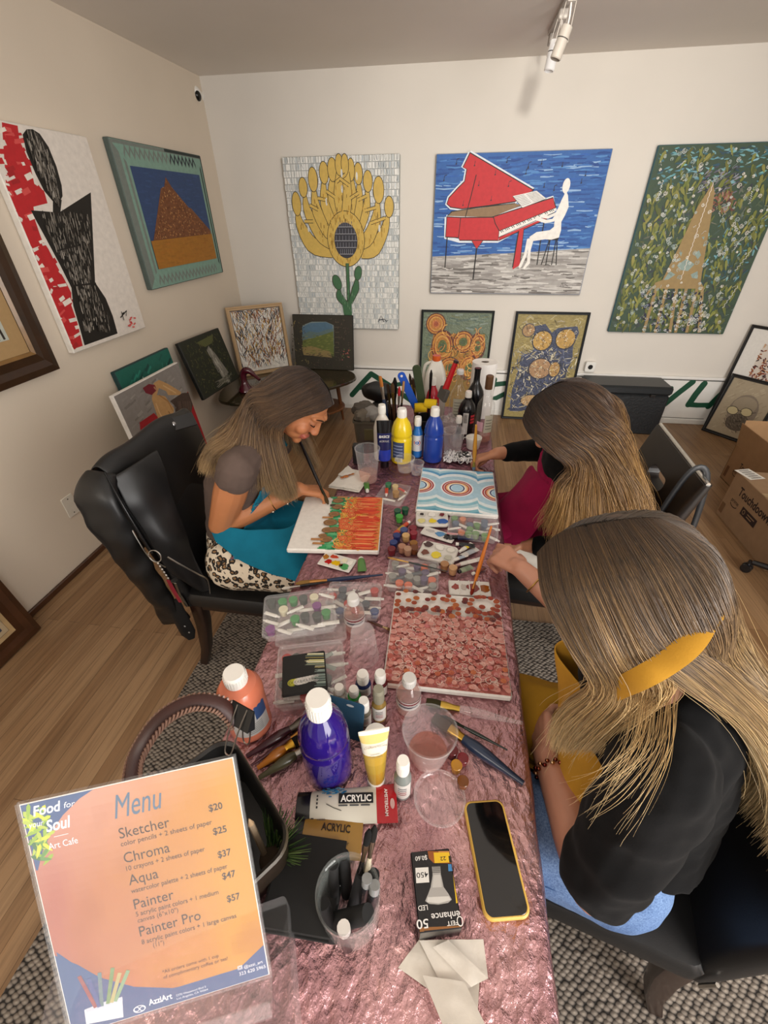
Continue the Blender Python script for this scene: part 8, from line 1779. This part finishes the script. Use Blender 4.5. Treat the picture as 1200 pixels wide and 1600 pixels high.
G2 = [[r_(.006, .088, .085), r_(.055, .082, .05), r_(.086, .055, -.02), r_(.088, .04, -.10), V((0.370, 1.43, .93)), V((0.380, 1.43, .84))],
      [r_(.006, .03, .118), r_(.070, .02, .075), r_(.096, .0, -.02), r_(.094, -.03, -.10), V((0.505, 1.47, .93)), V((0.555, 1.50, .82)), V((0.585, 1.50, .74))],
      [r_(.006, -.05, .115), r_(.055, -.085, .07), r_(.075, -.105, -.01), r_(.07, -.125, -.09), V((0.595, 1.45, .95)), V((0.665, 1.47, .84)), V((0.685, 1.47, .74))],
      [r_(0, -.075, .10), r_(.0, -.118, .04), r_(.0, -.125, -.04), V((0.565, 1.37, 1.02)), V((0.635, 1.38, .92)), V((0.695, 1.39, .81)), V((0.695, 1.39, .72))],
      [r_(-.006, -.05, .115), r_(-.055, -.085, .07), r_(-.078, -.105, -.02), r_(-.075, -.12, -.09), V((0.6, 1.275, 0.94)), V((0.66, 1.265, 0.84)), V((0.67, 1.26, 0.735))],
      [r_(-.006, -.01, .122), r_(-.070, -.03, .078), r_(-.100, -.05, -.02), r_(-.098, -.07, -.10), V((0.585, 1.185, 0.93)), V((0.62, 1.155, 0.84)), V((0.615, 1.145, 0.74))],
      [r_(-.006, .035, .118), r_(-.072, .025, .072), r_(-.104, -.01, -.02), r_(-.102, -.03, -.11), V((0.52, 1.15, 0.91)), V((0.55, 1.11, 0.81)), V((0.545, 1.1, 0.715))],
      [r_(-.006, .065, .104), r_(-.068, .055, .062), r_(-.100, .03, -.02), r_(-.100, .015, -.11), V((0.42, 1.155, 0.9)), V((0.44, 1.115, 0.8)), V((0.445, 1.105, 0.71))],
      [r_(-.006, .092, .082), r_(-.055, .088, .048), r_(-.090, .062, -.015), r_(-.092, .048, -.10), V((0.355, 1.195, .92)), V((0.345, 1.185, .83)), V((0.335, 1.18, .77))]]
hair('hair', W2, G2, 6500, ['#2a1b12', '#3c291b', '#59402a', '#84643f', '#a9834f', '#b08c58'], 2, (.003, .007, .013, .018, .022), .0011, wave=.012, wfreq=2.6, stray=.05, sink=H2.u * -.008)
A_, B_ = at(740, 735, ZT + .021), at(744, 664, .985)
brush('thick yellow-handled brush held by the brown-haired woman over the blue canvas', A_, B_, .0065, '#5a6a78', '#b99a4a', '#b9842c', 1., .10, .12, hprof=[.0055, .008, .0085, .007, .005, .0042])

# ================================================================== blonde woman in front
W3 = person('woman with long blonde hair, black tee and mustard apron seated at front right', (.44, .49, .47))
F3 = V((-.978, .21, 0)); L3 = V((-.21, -.978, 0))
H3 = Head((.272, .505, 1.168), (-.86, .22, -.46), (-.44, .10, .89))
S3 = [((.445, .485, .55), .172, .130), ((.46, .485, .66), .148, .115), ((.455, .49, .74), .136, .105), ((.43, .495, .84), .145, .11), ((.395, .50, .93), .155, .11), ((.365, .505, .995), .13, .082), ((.345, .508, 1.04), .062, .056)]
Rs, Re, Rw = (.40, .668, .972), (.405, .785, .755), (.228, .905, .832)
Ls, Le, Lw = (.345, .345, .975), (.306, .278, .70), (.262, .490, .68)
SK3 = '#c08a72'
m = MB(); torso(m, S3, L3); m.cap((.35, .506, 1.02), H3.p(0, -.03, -.06), .055, .052); H3.grow(m)
chain(m, [Rs, Re], [.054, .043]); chain(m, [Re, V(Re).lerp(V(Rw), .3), Rw], [.042, .041, .0265]); chain(m, [Ls, Le], [.056, .044]); chain(m, [Le, V(Le).lerp(V(Lw), .3), Lw], [.045, .043, .027])
hand(m, Rw, (-.62, .72, -.05), (-.35, -.1, .9), 1, (.55, .8, .95, 1.05), .06, 1.0, (.8, .6)); hand(m, Lw, (.02, 1, -.10), (-.9, .0, .35), -1, (.5, .55, .6, .65), .06, 1.0, (.35, .25))
for dy in (-.095, .132):
    c = V((.44, .488, 0)) + L3 * dy; k = c + F3 * .40; m.cap((k.x + .05, k.y - .01, .585), (k.x, k.y, .585), .056, .054); chain(m, [(k.x, k.y, .57), (k.x, k.y, .33), (k.x, k.y, .075)], [.056, .05, .037]); e = k + F3 * .14; m.cap((k.x, k.y, .056), (e.x, e.y, .050), .034, .026)
par(grow(m, 'body', .0042, 4, SKIN, None, lambda p: H3.color(p, SK3, '#5a4634')), W3); H3.features(W3, '#5a452e', '#1a1210')
m = MB(); torso(m, [((.456, .486, .635), .165, .13)] + S3[1:6] + [((.352, .507, 1.015), .085, .066)], L3, .016)
chain(m, [Ls, V(Ls).lerp(V(Le), .45), V(Ls).lerp(V(Le), .93)], [.068, .070, .060]); chain(m, [Rs, V(Rs).lerp(V(Re), .5), V(Rs).lerp(V(Re), .8)], [.068, .072, .07])
par(grow(m, 'black_t_shirt', .006, 6, FABRIC, None, lambda p: C('#0e0e0f'), lambda p: .010 * noise.noise(V((p.x * 12, p.y * 12, p.z * 20))) + .004 * noise.noise(V(p) * 30)), W3)
def legs3(g):
    m = MB(); torso(m, [((.42, .49, .485), .158, .128), ((.44, .487, .55), .178, .136), ((.46, .487, .66), .152, .12)], L3, g)
    for dy in (-.095, .132):
        c = V((.42, .49, 0)) + L3 * dy; k = c + F3 * .36; md = c + F3 * .18; chain(m, [(c.x, c.y, .56), (md.x, md.y, .575), (k.x, k.y, .58)], [.104 + g, .096 + g, .070 + g])
    return m
m = legs3(.004)
for dy in (-.095, .132): c = V((.42, .49, 0)) + L3 * dy; k = c + F3 * .37; chain(m, [(k.x, k.y, .57), (k.x - .01, k.y, .33), (k.x - .01, k.y, .11)], [.068, .064, .056])
def denim():
    t = NT('light_denim'); o = t.obj(); n = t.noise(o, 320, 3, .7)[0]; c = t.mul(t.ramp(t.noise(o, 7, 3)[0], [(.3, '#4f6f9e'), (.7, '#88a5cc')]), t.ramp(n, [(.3, '#8fa0b8'), (.7, '#ffffff')]))
    t.princ(Base_Color=c, Roughness=.9, Normal=t.bump(t.noise(o, 18, 3)[0], .4, .008)); return t.m
jeans = par(grow(m, 'jeans', .007, 5, denim(), None, lambda p: (1, 1, 1), .003, 18), W3)
s0 = [at(x, y, z) for x, y, z in ((853, 1385, .592), (900, 1403, .592), (940, 1412, .595), (950, 1400, .605))]; m = MB(); m.tube(cm(s0, 14), .0022, '#3a5580', 6); par(m.build('pocket_seam', FABRIC), W3)
AY = stain('#b08428', ['#3c4420', '#1c2420', '#6a6a2a'], 15, .42, .55)
AY2 = stain('#bd8c30', ['#8a4a18', '#a8641c'], 30, .55, .5)
m = legs3(.016)
def k3(p): q = (V(p) - V((.44, .49, 0))); a = q.dot(F3); b_ = q.dot(L3); return p[2] > .60 and a > .06 and b_ < .05 and p[2] < .70
par(grow(m, 'apron_skirt', .007, 4, FABRIC, None, AY, lambda p: .008 * noise.noise(V(p) * 14), keep=k3, thick=.004), W3)
E_ = lambda x, y, z: at(x, y, z)
par(sheet('apron_bib', FABRIC, None, [[E_(945, 985, .93), E_(945, 1030, .88), E_(950, 1090, .83)], [E_(905, 994, .925), E_(910, 1040, .86), E_(915, 1130, .77)], [E_(868, 1008, .905), E_(872, 1060, .84), E_(872, 1150, .73), E_(865, 1290, .635)], [E_(885, 1045, .90), E_(890, 1100, .85), E_(893, 1190, .76), E_(890, 1300, .66)], [E_(915, 1075, .93), E_(925, 1140, .88), E_(930, 1220, .80), E_(930, 1300, .70)], [E_(955, 1075, .97), E_(965, 1140, .92), E_(965, 1220, .86)]], '#bd8c30', (24, 18), .004, .005, 16), W3)
m = MB(); m.tube(cm([E_(925, 1100, .985), E_(958, 1080, 1.06), E_(1000, 1060, 1.135), E_(1040, 1037, 1.165), E_(1076, 1008, 1.195), E_(1098, 975, 1.21), E_(1106, 945, 1.21), V((.40, .60, 1.08)), V((.32, .62, 1.0))], 40), .0145, '#bd8c30', 10, flat=.22, nrm=(-.38, -.47, .51)); par(m.build('apron_strap', FABRIC), W3)
q_ = lambda *a: H3.p(*a)
w_ = lambda x, y, z: at(x, y, z)
G3 = [[q_(.001, .092, .080), q_(.058, .086, .045), q_(.088, .06, -.02), q_(.09, .045, -.10), V((0.330, .66, .98)), V((0.345, .67, .88))],
      [q_(.001, .03, .114), q_(.068, .02, .075), q_(.100, -.005, -.02), q_(.098, -.03, -.10), V((0.440, .63, 1.0)), V((0.550, .63, .88)), V((0.580, .62, .76))],
      [q_(.001, -.04, .114), q_(.062, -.075, .072), q_(.085, -.10, -.015), q_(.08, -.12, -.09), V((0.510, .56, 1.02)), V((0.595, .55, .92)), V((0.625, .53, .80)), V((0.630, .52, .70))],
      [q_(0, -.07, .108), q_(.0, -.118, .045), q_(.0, -.124, -.04), V((0.465, .505, 1.075)), V((0.540, .48, .99)), V((0.600, .465, .89)), V((0.625, .455, .78)), V((0.630, .45, .68))],
      [q_(-.001, -.055, .112), q_(-.055, -.09, .065), q_(-.075, -.105, -.02), V((0.425, .45, 1.075)), V((0.520, .425, 1.0)), V((0.585, .405, .91)), V((0.620, .395, .80)), V((0.630, .39, .70))],
      [q_(-.001, -.02, .115), q_(-.070, -.045, .082), q_(-.098, -.065, -.010), q_(-.088, -.092, -.07), V((.485, .40, 1.03)), V((.545, .37, .95)), V((.585, .355, .85)), V((.60, .35, .75))],
      [q_(-.001, .015, .115), q_(-.077, -.004, .078), q_(-.107, -.025, -.010), q_(-.100, -.060, -.085), V((.445, .405, 1.03)), V((.505, .37, .96)), V((.545, .355, .88))]]
COL3 = ['#3a2a1c', '#523e29', '#7a5f3e', '#a6875a', '#c8a975', '#d8be8e']
hair('hair', W3, G3, 9000, COL3, 3, (.003, .008, .012, .016, .020), .0009, nT=26, sink=H3.u * -.009)
G3b = [[q_(-.001, .02, .114), q_(-.077, -.012, .076), q_(-.107, -.030, -.012), q_(-.104, -.040, -.09), V((.297, .396, 1.0)), V((.292, .405, .94)), V((.288, .412, .885))],
       [q_(-.001, .045, .112), q_(-.076, .035, .068), q_(-.106, .02, -.02), q_(-.104, .012, -.10), V((.275, .402, .985)), V((.268, .410, .92)), V((.262, .414, .87))],
       [q_(-.001, .07, .100), q_(-.068, .062, .058), q_(-.100, .045, -.02), q_(-.10, .036, -.10), V((.252, .414, .975)), V((.246, .420, .91)), V((.244, .420, .85))],
       [q_(-.001, .094, .080), q_(-.055, .09, .045), q_(-.09, .07, -.015), q_(-.094, .055, -.10), V((.234, .428, .97)), V((.228, .432, .91)), V((.230, .428, .845))]]
hair('hair_front', W3, G3b, 6000, COL3, 4, (.003, .007, .010, .012, .012), .00095, nT=24, endvar=.42, sink=H3.u * -.009)
G3c = [[q_(-.09, -.06, -.04), w_(1000, 1060, 1.085), w_(985, 1150, 1.085), w_(965, 1210, 1.065), w_(925, 1290, 1.01)], [q_(-.085, -.08, -.05), w_(1030, 1070, 1.085), w_(1010, 1160, 1.085), w_(960, 1220, 1.065), w_(905, 1245, 1.01)], [q_(-.08, -.09, -.05), w_(1060, 1080, 1.085), w_(1050, 1170, 1.085), w_(1010, 1250, 1.065), w_(965, 1320, 1.035)]]
hair('loose_locks', W3, G3c, 70, COL3[2:], 5, (.004, .010, .018, .022), .0005, nT=24, sheet=False, stray=.3, endvar=.5)
d = V(Rw) - V(Re); bangle(W3, V(Re).lerp(V(Rw), .78), d, .036, '#d9b46a', .0022)
d = V(Lw) - V(Le); m = MB(); ax = d.normalized(); a_ = ax.orthogonal().normalized(); b2 = ax.cross(a_); c_ = V(Le).lerp(V(Lw), .86)
for k in range(26): a = 2 * PI * k / 26; m.ell(c_ + (a_ * math.cos(a) + b2 * math.sin(a)) * .034 + ax * (.003 if k % 2 else -.003), (.005, .004, .005), ['#8a4a34', '#c9a27a', '#6a2a24'][k % 3], None, 8, 6)
par(m.build('bead_bracelet', GOLD), W3)
A_, B_ = at(736, 930, ZT + .012), at(768, 822, .905)
brush('slim orange-handled brush held by the blonde woman over the red paint tray', A_, B_, .0048, '#7a2418', '#c98a50', '#c9701c', 1., .09, .12, hprof=[.0042, .0055, .0055, .0045, .0035, .003])

# ------------------------------------------------------------------ leather jacket over the left chair
J = thing('leather_jacket', 'black leather jacket with silver zips draped over the back of the left chair', 'jacket', (-1.08, 1.22, .98)); bpy.context.view_layer.update()
J0 = V((.04, .015, -.02))
def js(name, guides, n=(18, 20), wob=.010, ws=9, col='#121213', thick=.008): return par(sheet(name, LEATHER, None, guides, col, n, thick, wob, ws), J)
a_ = lambda x, y, X: atX(x, y, X)
js('back_panel', [[(-1.02, 1.02, .62), (-1.045, 1.005, .80), (-1.085, 1.00, .985), (-1.135, 1.0, 1.0), (-1.17, 1.0, .9), (-1.16, 1.0, .6)], [(-1.0, 1.12, .55), (-1.03, 1.11, .80), (-1.065, 1.10, 1.0), (-1.115, 1.10, 1.02), (-1.17, 1.1, .9), (-1.15, 1.1, .6)], [(-1.0, 1.25, .55), (-1.03, 1.25, .80), (-1.06, 1.25, 1.0), (-1.11, 1.25, 1.025), (-1.17, 1.25, .9), (-1.15, 1.25, .6)], [(-1.0, 1.36, .6), (-1.03, 1.37, .82), (-1.055, 1.38, 1.0), (-1.105, 1.39, 1.02), (-1.16, 1.4, .9), (-1.15, 1.4, .62)], [(-1.02, 1.47, .65), (-1.04, 1.485, .82), (-1.065, 1.49, .985), (-1.11, 1.495, .995), (-1.15, 1.5, .9), (-1.14, 1.49, .65)]])
js('front_panel', [[(-1.06, .985, .99), (-1.02, .965, .86), (-.99, .965, .72), (-.965, .975, .60)], [(-1.035, 1.03, .995), (-.985, 1.0, .86), (-.95, .99, .70), (-.92, .99, .52)], [(-1.02, 1.09, 1.0), (-.97, 1.05, .86), (-.93, 1.03, .70), (-.885, 1.01, .47)], [(-1.01, 1.16, 1.0), (-.97, 1.10, .88), (-.93, 1.06, .72), (-.875, 1.02, .52)]], wob=.012)
# sleeve hanging down on the near side
m = MB(); P = cm([(-1.10, 1.0, .99), (-1.10, .945, .93), (-1.08, .93, .80), (-1.06, .935, .66), (-1.045, .95, .50), (-1.03, .965, .36)], 40)
m.tube(P, [.052 + .022 * math.sin(PI * min(1, k / 22)) for k in range(40)], '#111112', 18, flat=.5, nrm=(0, 1, 0)); m.v = [tuple(V(p) + V((noise.noise(V(p) * 14), noise.noise(V(p) * 14 + V((7, 0, 0))), 0)) * .016) for p in m.v]; par(m.build('sleeve', LEATHER, sharp=0), J)
m = MB(); m.tube([(-1.0, .955, .48), (-.99, .95, .40), (-.98, .948, .31), (-.975, .946, .275)], [.026, .027, .027, .012], '#0f0f10', 12, flat=.2, nrm=(.5, -.85, 0)); b_ = par(m.build('belt', LEATHER), J)
for k, (x, z) in enumerate(((-.975, .36), (-.967, .325))): m = MB(); m.ell((x, .938, z), (.004, .002, .004), '#b9b9bb', None, 10, 8); par(m.build('eyelet', METAL), J)
zl = lambda pts, r=.0026: par((lambda m: (m.tube(cm(pts, 30), r, '#b5b3ae', 6), m.build('zip', METAL))[1])(MB()), J)
zl([(-1.03, .945, .86), (-1.0, .925, .79), (-.985, .925, .72), (-.96, .945, .66)]); zl([(-.945, .955, .70), (-.915, .965, .66), (-.875, .985, .60), (-.86, 1.0, .56), (-.87, 1.0, .48)], .003)
m = MB(); m.tube(cm([(-1.07, .98, 1.0), (-1.02, .94, .94), (-.99, .925, .85), (-.975, .93, .74)], 24), .013, '#1a1a1c', 10, flat=.25, nrm=(.6, .8, 0)); par(m.build('strap', LEATHER), J)
n_ = V((.6, -.5, .62)).normalized(); MT = frame_M(V((-1.0, 1.385, .985)) - J0, (-.64, -.77, 0), n_.cross(V((-.64, -.77, 0)))); m = MB(MT); m.prism([(-.05, -.026), (.035, -.026), (.055, 0), (.035, .026), (-.05, .026)], 0, .006, '#1b1b1c', .002); par(m.build('shoulder_tab', LEATHER), J)
m = MB(MT @ Matrix.Translation((.032, 0, .006))); m.lathe([(.009, 0), (.009, .003), (.005, .006), (.001, .0065)], '#b9b9bb', 16); par(m.build('snap_button', METAL), J)
J.location = J.location + J0
# key ring hanging from the jacket
q = V((-.915, .932, .715)); K = thing('key_ring', 'metal key ring with red strap and keys hanging from the jacket pocket', 'keys', q)
m = MB(); m.tube([(.022 * math.cos(2 * PI * k / 24), .004 * math.sin(2 * PI * k / 24), .022 * math.sin(2 * PI * k / 24)) for k in range(25)], .002, '#c4c2bd', 6); m.build('ring', METAL, K)
m = MB()
for k in range(6): m.ell((.004 + .003 * k, -.004, -.03 - .013 * k), (.005, .003, .007), '#bdbab4', None, 10, 6)
m.build('chain', METAL, K)
m = MB(); m.tube([(.018, -.006, -.10), (.022, -.006, -.15), (.03, -.006, -.205)], [.008, .009, .007], '#8c1c30', 8, flat=.3, nrm=(0, 1, 0)); m.build('red_strap', LEATHER, K)
m = MB(); m.box((.036, -.008, -.17), (.046, -.005, -.11), '#8a8a88', .001); m.lathe([(.011, -.1), (.011, -.097)], '#8a8a88', 14, o=(.041, -.006, 0)); m.build('key', METAL, K)
# shoulder bag strap over the far chair corner
t = thing('shoulder_bag', 'black strap and bag hanging off the slotted chair\'s near corner', 'bag', (.74, 1.20, .6))
m = MB(); m.tube([V(p) - V((.74, 1.20, .6)) for p in cm([(.69, 1.24, .62), (.69, 1.235, .80), (.725, 1.235, .985), (.775, 1.235, .975), (.80, 1.225, .80), (.79, 1.20, .60)], 30)], .010, '#17181b', 8, flat=.4, nrm=(0, 1, 0)); m.build('strap', LEATHER, t)
m = MB(); m.loft([[(x * s + .075, y * s + .01, z) for x, y in rrect(.10, .20, .03, 5)] for s, z in ((.85, -.24), (1, -.22), (1, -.05), (.8, .02), (.4, .04))], '#141518'); m.build('body', LEATHER, t)
# ------------------------------------------------------------------ light
def area(name, loc, aim, size, power, col, sy=None):
    l = bpy.data.lights.new(name, 'AREA'); l.energy = power; l.color = col; l.size = size
    if sy: l.shape = 'RECTANGLE'; l.size_y = sy
    o = bpy.data.objects.new(name, l); COLL.objects.link(o); o.location = loc
    o.rotation_euler = (V(aim) - V(loc)).to_track_quat('-Z', 'Y').to_euler(); return o
area('window_light', (2.4, -1.4, 1.85), (-.2, 2.2, .8), 1.6, 100, (1.0, .98, .96), 1.8)
area('room_light', (-1.0, -1.5, 2.35), (0, 2.2, .8), 1.6, 34, (1.0, .91, .80), 1.0)
area('ceiling_fill', (2.0, -1.5, 1.0), (.2, 2.6, 2.45), 1.6, 52, (1.0, .96, .92), 1.2)  # added lamp out of view, aimed up to brighten the ceiling
area('overhead_fill', (.2, 1.6, 2.43), (.2, 1.6, 0), 3.0, 10, (1.0, .95, .88), 3.6)  # added panel below the ceiling for soft fill from above
s_ = bpy.data.lights.new('track_spot', 'SPOT'); s_.energy = 115; s_.spot_size = 1.5; s_.spot_blend = .9; s_.shadow_soft_size = .05; s_.color = (1, .95, .86)
o = bpy.data.objects.new('track_spot', s_); COLL.objects.link(o); o.location = (.42, 1.3, 2.28); o.rotation_euler = (V((.5, 4.09, 1.5)) - o.location).to_track_quat('-Z', 'Y').to_euler()
w = bpy.data.worlds.new('world'); SC.world = w; w.use_nodes = True
w.node_tree.nodes['Background'].inputs[0].default_value = (1.0, .95, .88, 1); w.node_tree.nodes['Background'].inputs[1].default_value = .7
SC.view_settings.view_transform = 'Standard'; SC.view_settings.look = 'None'; SC.view_settings.exposure = 0.0
SC.cycles.use_denoising = True
SC.cycles.max_bounces = 8; SC.cycles.transparent_max_bounces = 24
